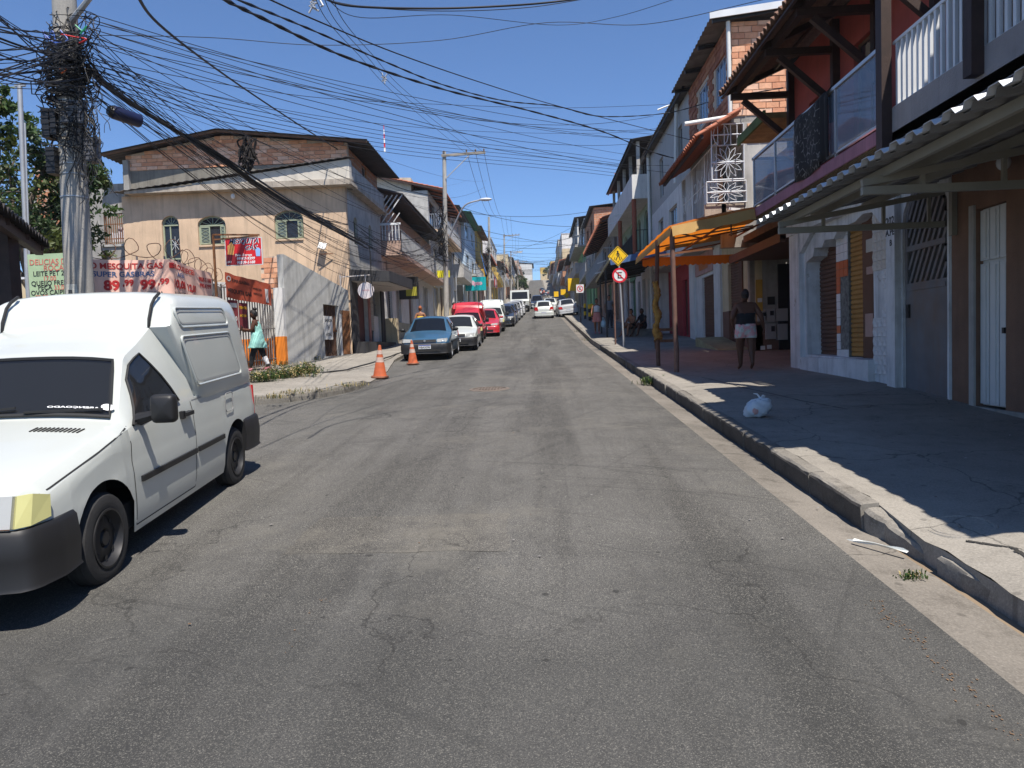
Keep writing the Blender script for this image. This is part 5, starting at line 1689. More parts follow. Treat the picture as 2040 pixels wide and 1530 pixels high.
MB().fbox(FW, 2.50, 3.15, 2.05, 2.85, .01, .03).build('board', MATS['white_plastic'], nt_)
g = MB()
for k, t in enumerate(('GARAGEM', '24', 'HORAS')):
 put_text(g, t, (.15, .2, .16)[k], FW, 2.83, 2.7 - k * .24, .032, bold=.01, sx=.8)
g.build('lettering', MATS['black_brush_paint'], nt_)
bk = thing('brick_pier', 'bare hollow brick pier rising behind the orange pillar', 'brick pier', (-8.2, 21.8, zr(22)))
FB = frame_front(21.75)
MB().prism(FB, rect(-8.5, -7.88, 3.3, 4.62), -.15, 0).build('mortar_core', MORTAR, bk)
for i in range(8):
 for j in range(2):
  u = -8.5 + j * .3 + (0.1 if i % 2 else 0)
  MB().fbox(FB, u, min(u + .28, -7.89), 3.32 + i * .16, 3.32 + i * .16 + .14, -.01, .025).build('brick', rnd.choice(BRICKM), bk)
pr = thing('gate_pillar', 'square pillar painted white above and orange below beside the gas depot fence', 'pillar', (-7.8, 21.3, zr(21.3)))
MB().box((-7.94, 21.15, zr(21) - .1), (-7.66, 21.6, zr(21) + 1.02)).build('orange_base', ORANGEP, pr)
MB().box((-7.94, 21.15, zr(21) + 1.02), (-7.66, 21.6, 3.6)).build('white_shaft', WHITE, pr)
yw = thing('depot_wall', 'white and orange painted wall behind the barred fence of the gas depot', 'wall', (-9, 20, zr(20)))
YA, YB = (-10.2, 18.6), (-8.05, 22.2)
FY = frame_line(YA, YB)
MB().prism(FY, [(0, zr(18.6) - .1), (4.19, zr(22.2) - .1), (4.19, zr(22.2) + .95), (0, zr(18.6) + 1.0)], -.2, 0).build('orange_band', ORANGEP, yw)
MB().prism(FY, [(0, zr(18.6) + 1.0), (4.19, zr(22.2) + .95), (4.19, 3.8), (0, 3.7)], -.2, -.002).build('white_band', WHITE, yw)
# ---- gas depot fence of vertical bars
FENM = mat('weathered_fence_steel', (.17, .16, .155), .7, .3, var=.3, blot=.3, dirt=(.2, .08, .03))
fa, fb_, fc, fd = (-8.75, 13.4), (-7.25, 13.95), (-8.55, 19.0), (-7.94, 21.2)
fn_ = thing('bar_fence', 'steel bar fence with curled razor wire around the gas depot', 'fence', (-7.5, 15, zr(15)))
for (p, q, n) in ((fa, fb_, 13), (fb_, fc, 36), (fc, fd, 20)):
 g = MB()
 for i in range(n + 1):
  t = i / n
  x, y = p[0] + (q[0] - p[0]) * t, p[1] + (q[1] - p[1]) * t
  z0 = zr(y) + .16
  g.bar((x, y, z0), (x, y, z0 + (2.62 if i % 4 else 2.72) - .4 * max(0, (y - 14) / 6)), .026)
 stuff(g.build('fence_bar', FENM, fn_))
 for hh in (.2, 1.1, 2.3):
  MB().bar((p[0], p[1], zr(p[1]) + .16 + hh), (q[0], q[1], zr(q[1]) + .16 + hh - (.35 if hh > 2 and q is fc else 0)), .04, .03).build('rail', FENM, fn_)
g = MB()
WIRE = mat('rusted_razor_wire', (.17, .09, .06), .8, .3, var=.4)
for (p, q, turns) in ((fa, fb_, 4), (fb_, fc, 8)):
 pts = []
 for i in range(turns * 14 + 1):
  t = i / (turns * 14)
  x, y = p[0] + (q[0] - p[0]) * t, p[1] + (q[1] - p[1]) * t
  a = 2 * math.pi * t * turns
  zz = zr(y) + .16 + 2.75 - .4 * max(0, (y - 14) / 6)
  r = .17 + .05 * math.sin(9 * t * turns) + .03 * math.sin(23 * t)
  pts.append((x + .10 * math.cos(a) + (q[0] - p[0]) / turns * .3 * math.cos(a), y + (q[1] - p[1]) / turns * .45 * math.cos(a), zz + r * math.sin(a) + .1))
 g.tube(pts, .008, 4)
g.build('razor_wire', WIRE, fn_, smooth=True)
# ---- banners on the fence
def banner(name, label, pts, z0, z1, m, nu=40, nv=8, sag=.03):
 """cloth following a ground polyline; returns frame (u along, v up) for lettering"""
 P_ = [Vector((x, y, 0)) for x, y in pts]
 ls = [(b - a).length for a, b in zip(P_, P_[1:])]
 T = sum(ls)
 def pos(u):
  u = min(max(u, 0), T - 1e-5)
  for a, b, l in zip(P_, P_[1:], ls):
   if u <= l:
    p = a + (b - a) * (u / l)
    n = Vector(((b - a).y, -(b - a).x, 0)).normalized()
    return p, n
   u -= l
 def fr(u, v, d):
  p, n = pos(u)
  k = u / T
  wv = .014 * math.sin(11 * k * T) + .012 * math.sin(23 * k + 6 * v)
  q = p + n * (d + wv + .03)
  za = z0[0] + (z0[1] - z0[0]) * k
  zb_ = z1[0] + (z1[1] - z1[0]) * k
  return (q.x, q.y, za + (zb_ - za) * v - sag * math.sin(3.1 * k * T) * .5)
 h = thing(name, label, 'banner', (pts[0][0], pts[0][1], z0[0]))
 g = MB()
 g.grid(lambda u, v: fr(u, v, 0), seq(0, T, nu), seq(0, 1, nv))
 g.build('cloth', m, h, smooth=True, angle=60)
 return h, fr, T
def band_text(h, fr, items, m, name='lettering'):
 g = MB()
 for txt, size, u, v, k in items:
  vh = k.pop('vh', 1.0)
  vs, fs = text_mesh(txt, size, Matrix(), **k)
  g.add([fr(u + x * k.get('w', 1), v + y / vh, .006 + z) for x, y, z in vs], fs)
 return g.build(name, m, h)
BPINK = mat('washed_pink_cloth', (.74, .47, .38), .85, var=.08, scale=4, blot=.15, dirt=(.4, .2, .15))
RPAINT, BPAINT, GPAINT = mat('red_brush_paint', (.42, .02, .02), .7, var=.1), mat('blue_brush_paint', (.05, .10, .22), .7, var=.1), mat('grey_brush_paint', (.16, .13, .12), .7, var=.1)
hgt = .78
h, fr, T = banner('price_banner', 'faded pink banner with gas cylinder prices tied to the depot fence', [(-8.55, 13.42), (-7.22, 13.86), (-7.42, 15.5), (-7.5, 16.1)], (2.80, 2.83), (3.55, 3.50), BPINK)
band_text(h, fr, [('O MESQUITA GAS', .165, .62, .83, dict(bold=.02, vh=hgt, spacing=.97)), ('89', .27, .34, .33, dict(bold=.045, vh=hgt)), (',99', .17, .63, .40, dict(bold=.035, vh=hgt)), ('99', .27, .98, .33, dict(bold=.045, vh=hgt)), (',99', .17, 1.26, .40, dict(bold=.035, vh=hgt)),
     ('ENLOUQUECEU', .16, 1.95, .83, dict(bold=.02, vh=hgt)), ('10,00', .24, 1.72, .35, dict(bold=.04, vh=hgt)), ('12,00', .22, 2.40, .35, dict(bold=.04, vh=hgt)), ('98509-5188', .15, 3.2, .7, dict(bold=.02, vh=hgt)), ('99907-9399', .15, 3.2, .5, dict(bold=.02, vh=hgt))], RPAINT)
band_text(h, fr, [('SUPER GASBRAS', .15, .56, .62, dict(bold=.02, vh=hgt))], BPAINT, 'blue_lettering')
band_text(h, fr, [('AGUA', .14, 1.82, .62, dict(bold=.02, vh=hgt))], BPAINT, 'blue_lettering')
band_text(h, fr, [('NA PORTARIA', .09, .38, .10, dict(bold=.005, vh=hgt)), ('ENTREGA', .09, 1.05, .10, dict(bold=.005, vh=hgt)), ('NA PORTARIA', .09, 1.75, .10, dict(bold=.005, vh=hgt)), ('ENTREGA', .09, 2.5, .10, dict(bold=.005, vh=hgt))], GPAINT, 'small_lettering')
BRED = mat('brick_red_banner', (.36, .065, .03), .8, var=.1, scale=3, blot=.2)
h, fr, T = banner('depot_banner', 'brick red printed banner of the gas depot on the fence', [(-8.47, 19.05), (-7.97, 21.0)], (3.20, 3.05), (3.88, 3.68), BRED)
band_text(h, fr, [('SUPERGASBRAS', .115, .64, .76, dict(bold=.02, vh=.66)), ('MESQUITA GAS', .15, .56, .32, dict(bold=.03, vh=.66)), ('99907-9399', .085, 1.37, .6, dict(bold=.01, vh=.66)), ('98509-5188', .085, 1.37, .38, dict(bold=.01, vh=.66))], mat('dark_print', (.04, .015, .012), .7))
g = MB()
g.grid(lambda s, t: fr(.12 + .075 * t * math.cos(s), .78 + .11 * t * math.sin(s), .008), seq(0, 2 * math.pi, 18), [.55, 1])
g.grid(lambda s, t: fr(1.72 + .13 * s, .1 + .62 * t, .008), [0, .5, 1], [0, .5, 1])
g.build('emblem', mat('pale_print', (.45, .42, .42), .6), h)
for u0, u1, v0, v1, lab in ((.20, .57, 2.38, 3.14, 'dark red poster with big white price on the depot fence'), (.61, .95, 2.32, 3.08, 'red and yellow printed poster beside the dark red price poster')):
 FP = frame_line(fc, fd)
 uu, vv = u0, u1
 p_ = thing('poster', lab, 'poster', FP(uu, v0, .05))
 MB().fbox(FP, uu, vv, v0, v1, .045, .055).build('sheet', mat('maroon_poster', (.19, .03, .035), .6, var=.1), p_)
 g = MB()
 if u0 < .5:
  put_text(g, '3,00', .17, FP, (uu + vv) / 2, v0 + .25, .058, bold=.03, sx=.9)
  g.fbox(FP, uu + .05, vv - .05, v1 - .2, v1 - .08, .055, .058)
  g.build('print', MATS['white_plastic'], p_)
 else:
  put_text(g, 'TEMOS', .10, FP, (uu + vv) / 2, v1 - .14, .058, bold=.02)
  put_text(g, 'AGUA', .10, FP, (uu + vv) / 2, v1 - .36, .058, bold=.02)
  g.build('print', MATS['yellow_sign_board'], p_)
sg = thing('hanging_sign', 'red gas shop sign hanging from a rusty bracket above the fence', 'sign', (-7.6, 16.6, 3.0))
sy_ = 16.6
FSg = frame_front(sy_)
c0, c1 = P(450, 530, sy_), P(521, 472, sy_)
u0, u1, v0, v1 = c0[0], c1[0], c0[2], c1[2]
MB().fbox(FSg, u0, u1, v0, v1, -.025, 0).build('board', MATS['white_plastic'], sg)
MB().fbox(FSg, u0 + .02, u1 - .02, v0 + .02, v1 - .02, 0.001, .004).build('red_face', mat('vivid_red_print', (.55, .015, .02), .5, var=.12, scale=3), sg)
g = MB().prism(FSg, [(u0 + .02, v0 + .02), (u0 + .22, v0 + .02), (u0 + .38, v0 + .3), (u0 + .02, v0 + .25)], .004, .005)
g.build('shade_print', mat('dark_red_print', (.20, .01, .015), .5), sg)
uc = (u0 + u1) / 2
put_text(MB(), 'MESQUITA', .155, FSg, uc + .02, v1 - .09, .006, shear=.3, bold=.03, sx=.95).build('lettering', mat('white_print', (.75, .75, .75), .5, var=0), sg)
g = put_text(MB(), 'MESQUITA', .155, FSg, uc + .008, v1 - .083, .0085, shear=.3, bold=.012, sx=.95)
put_text(g, 'GÁS', .16, FSg, uc + .16, v1 - .235, .0085, shear=.3, bold=.012)
g.build('dark_lettering', mat('navy_print', (.03, .03, .08), .5, var=0), sg)
g = put_text(MB(), 'GÁS', .16, FSg, uc + .17, v1 - .242, .006, shear=.3, bold=.035)
put_text(g, 'Tele- Entrega', .075, FSg, uc - .01, v0 + .24, .006, shear=.2, bold=.015)
put_text(g, '99907-9399', .09, FSg, uc + .04, v0 + .155, .006, shear=.2, bold=.03)
put_text(g, '98509-5188', .09, FSg, uc + .04, v0 + .065, .006, shear=.2, bold=.03)
put_text(g, '(31)', .06, FSg, u0 + .09, v0 + .09, .006, shear=.2, bold=.02)
g.build('white_lettering', MATS['white_print'], sg)
g = MB()
g.prism(FSg, [(u0 + .06, v0 + .27), (u0 + .2, v0 + .25), (u0 + .24, v0 + .45), (u0 + .19, v0 + .5), (u0 + .19, v0 + .55), (u0 + .13, v0 + .55), (u0 + .12, v0 + .5), (u0 + .07, v0 + .47)], .005, .008)
g.build('cylinder_print', mat('orange_print', (.75, .36, .10), .5), sg)
g = MB().prism(FSg, [(u1 - .15, v0 + .2), (u1 - .05, v0 + .2), (u1 - .04, v0 + .36), (u1 - .08, v0 + .4), (u1 - .12, v0 + .4), (u1 - .16, v0 + .36)], .005, .008)
g.build('bottle_print', mat('blue_print', (.25, .42, .7), .5), sg)
pxa = P(432, 600, sy_)[0]
MB().bar((pxa, sy_, zr(16) + .2), (pxa, sy_, c1[2] + .10), .045).build('post', RUST, sg)
MB().bar((pxa, sy_, c1[2] + .10), (u1 - .05, sy_, c1[2] + .05), .035).build('arm', RUST, sg)
MB().bar((pxa, sy_, c1[2] - .02), (u1 - .1, sy_, c1[2] + .03), .03).build('arm', RUST, sg)
for u in (u0 + .1, u1 - .1):
 MB().bar((u, sy_, v1), (u, sy_, c1[2] + .06), .012).build('hook', RUST, sg)
fq = P(642, 490, 25.8)
fl_ = thing('flood_light', 'white square floodlight tilted on the beige wall', 'lamp', (fq[0], 26, fq[2]))
g = MB(Matrix.Translation((fq[0], 25.8, fq[2])) @ Matrix.Rotation(.25, 4, 'Y') @ Matrix.Rotation(-.5, 4, 'X'))
g.box((-.14, -.03, -.13), (.14, .03, .13))
g.build('lamp_head', MATS['white_plastic'], fl_)
MB().bar((fq[0] - .1, 25.75, fq[2] - .3), (fq[0] + .35, 25.9, fq[2] - .28), .03).build('bracket', RUST, fl_)
# ---- green market sign, white yard fence and dark shelter at the far left
gs = thing('green_sign', 'pale green hand painted sign of farm produce behind the concrete pole', 'sign', (-9.2, 12.9, zr(13)))
FG = frame_front(12.9)
a0, a1 = P(62, 620, 12.9), P(150, 503, 12.9)
MB().fbox(FG, a0[0], a1[0], a0[2] - .25, a1[2], -.03, 0).build('board', mat('pale_green_board', (.36, .48, .30), .7, var=.12, blot=.15), gs)
g = MB()
def ln(t, x, y, sz, gg): put_text(gg, t, sz, FG, P(x, y, 12.9)[0], P(x, y, 12.9)[2], .004, bold=.01, sx=.95)
g = MB(); ln('DELICIAS DA', 100, 522, .145, g); ln('ROÇA', 107, 534, .145, g); ln('17,00', 99, 555, .12, g); ln('33,00', 121, 573, .12, g); ln('32,00', 84, 593, .12, g); ln('24,00', 90, 604, .12, g)
g.build('red_lettering', mat('faded_red_paint', (.55, .16, .13), .8, var=.2), gs)
g = MB(); ln('LEITE PET 2L', 100, 545, .125, g); ln('QUEIJO FRESCO', 107, 564, .125, g); ln('PEÇA', 90, 573, .12, g); ln('OVOS CAIPIRA', 103, 583, .125, g); ln('A DUZIA', 125, 594, .12, g); ln('PEITO', 127, 604, .12, g)
g.build('black_lettering', MATS['black_brush_paint'], gs)
yf = thing('yard_fence', 'white tubular yard fence left of the green sign', 'fence', (-10, 13.1, zr(13)))
for i in range(9):
 x = -11.3 + i * .2
 MB().bar((x, 13.05, zr(13)), (x, 13.05, zr(13) + 2.6), .03).build('bar', WMETAL, yf)
for z in (1.2, 1.9, 2.5):
 MB().bar((-11.4, 13.05, zr(13) + z), (-9.6, 13.05, zr(13) + z), .04).build('rail', WMETAL, yf)
st = thing('dark_shelter', 'dark tiled shelter roof on a post at the left edge', 'shelter', (-8.2, 10.5, zr(10)))
e0, e1 = Vector(P(98, 490, 11.0)), Vector(P(-10, 413, 7.9))
e1.z = e0.z
nE = 16
DKT = mat('shade_dark_tile_roof', (.045, .038, .034), .9, var=.3)  # shade of the roof's underside put into a near-black tile colour
bk0, bk1 = e0 + Vector((-5, 1.0, .9)), e1 + Vector((-5, .4, .9))
for i in range(nE):
 a_, b_ = e0.lerp(e1, i / nE), e0.lerp(e1, (i + 1) / nE)
 m0 = (a_ + b_) / 2
 g = MB()
 up_ = (bk0 - e0)
 vs_ = []
 for t in (0, 1):
  for x, z in ((-.5, 0), (-.3, .05), (0, .09), (.3, .05), (.5, 0), (.5, -.03), (.3, .02), (0, .055), (-.3, .02), (-.5, -.03)):
   vs_.append(m0 + (b_ - a_) * x * 1.05 + up_ * t + Vector((0, 0, z)))
 g.add(vs_, [tuple(range(10)), tuple(range(10, 20))] + [(k, (k + 1) % 10, 10 + (k + 1) % 10, 10 + k) for k in range(10)])
 g.build('roof_tile', DKT, st)
MB().bar(e0 + Vector((-.2, .05, -.06)), e1 + Vector((-.2, .05, -.06)), .1, .14).build('eave_beam', WOODD, st)
for t in (.02, .35, .7, .98):
 p_ = e0.lerp(e1, t)
 MB().bar(p_ + Vector((-.1, 0, -.03)), p_ + Vector((-5, .8, .83)), .07, .1).build('rafter', WOODD, st)
pq = P(18, 560, 9.6)
MB().bar((pq[0], 9.6, zr(9.6)), (pq[0], 9.6, e0.z), .2).build('post', WOODD, st)
mt_ = thing('steel_mast', 'slim galvanised steel mast in front of the tree', 'mast', (-10.2, 14.5, zr(14)))
m0, m1 = P(55, 560, 14.5), P(39, 168, 14.5)
MB().tube([(m0[0], 14.5, zr(14)), (m0[0], 14.5, m0[2]), (m1[0], 14.5, m1[2])], .05, 10).build('pole', METALG, mt_, smooth=True)
MB().bar((m1[0] - .1, 14.5, m1[2] - .02), (m1[0] + .12, 14.5, m1[2] - .02), .05).build('cap', METALG, mt_)
MB().tube([(m0[0] + .09, 14.45, m0[2]), (m1[0] + .09, 14.45, m1[2] - .8)], .018, 6).build('conduit', METALG, mt_)
# ---- balcony house next to the corner house
GRW = mat('grey_green_wainscot', (.30, .30, .24), .85, var=.1, streak=.2)
h2, fr, zs = row_house('L', 31.9, 47.4, -7.0, 'house with long meshed balcony under a dark roof and white shop fronts', [
 (3.5, WHITE, [(.06, .14, .1, 2.7, 'shutter', BLACKM), (.2, .28, 0, 2.7, 'shutter', SH_GREY), (.42, .5, 0, 2.6, 'door', SH_BROWN), (.58, .66, 0, 2.6, 'door', WMETAL), (.74, .86, 0, 2.6, 'shutter', SH_GREY)]),
 (2.5, PINKW, [(.02, .1, .1, 2.1, 'door', WOODM), (.22, .32, .1, 2.1, 'door', WMETAL), (.4, .5, .5, 2.0, 'win', WOODD), (.6, .7, .1, 2.1, 'door', WOODD), (.82, .92, .5, 2.0, 'win', WOODD)])],
 ('metal', 1.15, 1.6, DKROOF), balconies=[(1, 1.0, ('rail', PINKW, METALG), 0, 1)], depth=7)
MB().fbox(fr, 31.9, 47.4, zr(32), zr(36) + .95, .004, .03).build('wainscot', GRW, h2)
wall(h2, frame_front(31.75), rect(-7.0, -6.05, zs[1] - .1, zs[1] + .55), (), -.1, 0, PINKW, 'balcony_end')
g = MB()
for i in range(7):
 g.bar((-6.98 + i * .15, 31.7, zs[1] + .55), (-6.98 + i * .15, 31.7, zs[1] + 1.25), .03)
g.bar((-7.0, 31.7, zs[1] + 1.25), (-6.0, 31.7, zs[1] + 1.25), .05)
g.build('balustrade', WMETAL, h2)
g = MB()
for i in range(5):
 g.bar((-7.4 + i * .22, 31.72, zs[1] + 1.7), (-6.75 + i * .22, 31.72, zs[1] + 2.55), .05, .02, (0, 1, 0))
for i in range(4):
 g.bar((-7.1 + i * .26, 31.72, zs[1] + 1.35), (-6.8 + i * .26, 31.72, zs[1] + 1.75), .04, .02, (0, 1, 0))
g.bar((-7.2, 31.72, zs[1] + 1.3), (-6.0, 31.72, zs[1] + 1.3), .05)
g.build('lattice', WMETAL, h2)
MB().box((-7.0, 31.9, zr(32)), (-6.4, 32.3, zr(32) + 1.3)).build('pier', CREAMW, h2)
for (y, x0, z0_, wd, hh, m, lab, txt) in ((35.6, -6.95, 4.15, .95, 1.1, mat('black_sign_box', (.025, .025, .025), .5), 'black box shop sign with yellow mark on the white shop front', None),
          (43.0, -6.9, 5.9, 1.6, .42, mat('lime_yellow_board', (.72, .66, .03), .5), 'small lime yellow sign board behind the utility pole', None)):
 sg_ = thing('shop_sign', lab, 'sign', (x0, y, z0_))
 MB().box((x0, y, z0_), (x0 + wd, y + .25, z0_ + hh)).build('box', m, sg_)
 if y < 40:
  MB().box((x0 + .35, y - .012, z0_ + .15), (x0 + wd - .05, y - .002, z0_ + .6)).build('yellow_mark', mat('olive_yellow_print', (.45, .42, .05), .5), sg_)
h3, fr, zs = row_house('L', 47.5, 58.0, -7.1, 'tall cream house with open red tiled veranda on the third floor', [
 (3.3, CREAMW, [(.1, .3, 0, 2.6, 'shutter', SH_GREY), (.4, .55, 0, 2.6, 'shutter', SH_BROWN), (.68, .9, 0, 2.6, 'shutter', SH_GREY)]),
 (2.8, GREYL, [(.15, .35, .6, 2.0, 'win', ALU), (.6, .8, .6, 2.0, 'win', ALU)]),
 (2.6, GREYL, [(.05, .3, .1, 2.1, 'win', WOODD), (.5, .75, .1, 2.1, 'win', WOODD)])], ('tile', 1.1, 1.2, TILE_R), depth=8, end=GREYL,
 balconies=[(2, 1.0, ('rail', BEIGEW, METALG), 0, 1)])
zt = zs[-1]
MB().prism(frame_front(47.6), [(-12.8, zt - 1), (-8.2, zt - 1), (-8.2, zt + .9), (-9.2, zt + .95), (-12.8, zt + 3.0)], -4, 0).build('upper_block', mat('cream_plaster', (.50, .45, .36), .9, var=.08, streak=.35, blot=.1), h3)
tiled_roof(h3, (-13.2, 47.3, zt + 2.95), (-13.2, 52, zt + 2.95), (-11.2, 47.3, zt + 3.35), m=TILE_R, joined=True)
an = thing('radio_mast', 'thin red and white lattice mast on the cream house roof', 'mast', (-11.3, 49, zt + 2.5))
aq = P(766, 285, 49)
for i in range(6):
 MB().bar((aq[0], 49, aq[2] - .6 + i * .3), (aq[0], 49, aq[2] - .3 + i * .3), .10 - .012 * i).build('section', MATS['vivid_red_print'] if i % 2 else MATS['white_print'], an)
LROW = [
 (58.05, 66, -6.9, 'house with grey clad upper storey and white ground wall beside the teal shop', [(3.4, WHITE, 2), (2.9, GREYL, 2), (2.6, PINKW, 2)], ('metal', .8, .9, DKROOF), BRICKWALL),
 (66.05, 77, -6.6, 'shop house with pale blue upper floors above a teal shop sign', [(3.5, WHITE, 2), (2.9, BLUEW, 2), (2.7, BLUEW, 2)], ('metal', .7, .7, GREENM), BLUEW),
 (77.05, 88, -6.6, 'mustard yellow house with blue tarpaulin on its balcony', [(3.3, PINKW, 2), (2.8, MUST, 2), (2.6, MUST, 2)], ('metal', .8, .8, FIBRO), MUST),
 (88.05, 100, -6.5, 'pinkish house with red cloths hung under its balcony', [(3.2, WHITE, 2), (2.8, PINKW, 3)], ('tile', .9, 1.3, TILE_R), PINKW),
 (100.05, 114, -6.4, 'yellow and white house with pale balcony on the left of the far road', [(3.2, YELLW, 2), (2.8, YELLW, 3), (2.8, WHITE, 3)], ('flat', GREYL), WHITE),
 (114.05, 128, -6.6, 'narrow grey house behind tangled wires on the left of the far road', [(3.2, GREYL, 2), (2.8, GREYL, 3)], ('metal', .8, .8, FIBRO), GREYL),
 (128.05, 145, -6.6, 'white two storey house with tiled roof on the left of the far road', [(3.2, WHITE, 3), (2.8, WHITE, 3)], ('tile', .8, 1.3, TILE_R), WHITE),
 (145.05, 163, -6.4, 'brown brick house with flat roof on the left of the far road', [(3.2, BRICKWALL, 3), (2.8, BRICKWALL, 3)], ('flat', GREYP), BRICKWALL),
 (163.05, 182, -6.6, 'pale block of three storeys on the left hillside', [(3.2, WHITE, 3), (2.8, CREAMW, 4), (2.8, CREAMW, 4)], ('flat', GREYL), CREAMW),
 (182.05, 205, -6.8, 'grey block with dark terrace roof on the left hillside', [(3.2, GREYL, 3), (2.8, GREYL, 4), (2.6, WHITE, 4)], ('metal', .8, .8, DKROOF), GREYL),
 (205.05, 232, -6.8, 'wide house with red tiled roof on the left hillside', [(3.2, WHITE, 4), (2.8, WHITE, 4)], ('tile', .8, 1.6, TILE_R), WHITE),
 (232.05, 270, -6.8, 'long low cream house near the crest on the left', [(3.2, CREAMW, 4), (2.8, CREAMW, 5)], ('flat', GREYL), CREAMW),
 (270.05, 325, -7, 'plain grey house at the crest on the left', [(3.2, GREYL, 4), (2.8, PINKW, 5)], ('flat', GREYL), PINKW),
]
for i, (a, b, x, lab, fl, rf_, en) in enumerate(LROW):
 hh_, fr, zs = row_house('L', a, b, x, lab, far_floors(fl, i + 40), rf_, far=True, end=en, depth=10 if i not in (8, 9) else 16,
       balconies=[(1, .9, ('rail', GREYL, METALG) if i % 2 else ('wall', fl[1][1]), 0.05, .95)])
 if i == 1:
  tq0, tq1 = P(928, 580, 66.0), P(968, 552, 66.0)
  ts_ = thing('shop_sign', 'large teal shop sign with pale lettering above a dark shop entrance', 'sign', (tq0[0], 66, tq0[2]))
  MB().box((tq0[0], 65.6, tq0[2]), (tq1[0], 66.04, tq1[2])).build('board', TEAL, ts_)
  for t_, m_, d_, b_ in (('ballpao', MATS['white_plastic'], .006, .07), ('ballpao', mat('pinkish_print', (.55, .22, .34), .5), .012, .02)):
   put_text(MB(), t_, .5, frame_front(65.6), (tq0[0] + tq1[0]) / 2 - .1, (tq0[2] + tq1[2]) / 2 + .05, d_, bold=b_).build('lettering', m_, ts_)
 if i == 2:
  g = MB()
  g.grid(lambda s, t: (-5.6 - .5 * t + .08 * math.sin(5 * s), 77.5 + 3.6 * s, zs[1] + .3 + 2.4 * t - .5 * s * t + .1 * math.sin(8 * s + 3 * t)), seq(0, 1, 10), seq(0, 1, 5))
  o = g.build('tarpaulin', mat('blue_tarpaulin', (.05, .16, .42), .5, var=.2, scale=3), None, smooth=True, org=(-5.8, 78, zs[1]))
  tag(o, 'blue tarpaulin hung on the balcony of the mustard house', 'tarpaulin')
 if i == 3:
  for k, c in enumerate(((.5, .03, .03), (.55, .5, .5), (.42, .12, .14))):
   g = MB()
   g.grid(lambda s, t: (-5.35 + .05 * math.sin(7 * s), 88.3 + k * 1.6 + 1.3 * s, zs[1] - .9 + 1.3 * t), seq(0, 1, 6), seq(0, 1, 3))
   o = g.build('cloth', mat('shop_cloth_%d' % k, c, .9, var=.2), None, org=(-5.35, 88.3 + k * 1.6, zs[1] - .9))
   tag(o, ['bright red cloth hanging from the pinkish house balcony', 'whitish cloth hanging beside the bright red one', 'dull red cloth hanging furthest along the balcony'][k], 'cloth', 'cloths hung from the balcony')
# ================================================================== VEHICLES
TYRE = mat('tyre_rubber', (.022, .022, .023), .85, var=.2, scale=9, bump=.2)
RIMD = mat('dark_steel_rim', (.03, .03, .032), .5, .5, var=.2)
RIMS = mat('silver_rim', (.38, .39, .40), .35, .7, var=.08)
CARGL = glassmat('car_glass', (.008, .009, .012), .86, .03)
BUMP = mat('black_bumper_plastic', (.013, .013, .014), .5, var=.15, blot=.12, dirt=(.05, .045, .04))
LENS = glassmat('clear_lens', (.42, .43, .42), .88, .08)
AMBER = mat('amber_lens', (.55, .18, .03), .2, var=.1)
AGED = mat('aged_yellow_lens', (.52, .50, .22), .25, var=.1)
REDL = mat('red_lens', (.42, .012, .012), .2, var=.1)
PLATE = mat('plate_white', (.62, .64, .66), .4, var=.03)
PLATEB = mat('plate_blue', (.03, .06, .30), .4, var=0)
SEAM = mat('panel_gap', (.02, .02, .02), .8, var=0)
CABIN = mat('dark_cabin_trim', (.025, .025, .027), .8, var=.15)
def lerp(v, ks, i):
 return float(np.interp(v, [k[0] for k in ks], [k[i] for k in ks]))
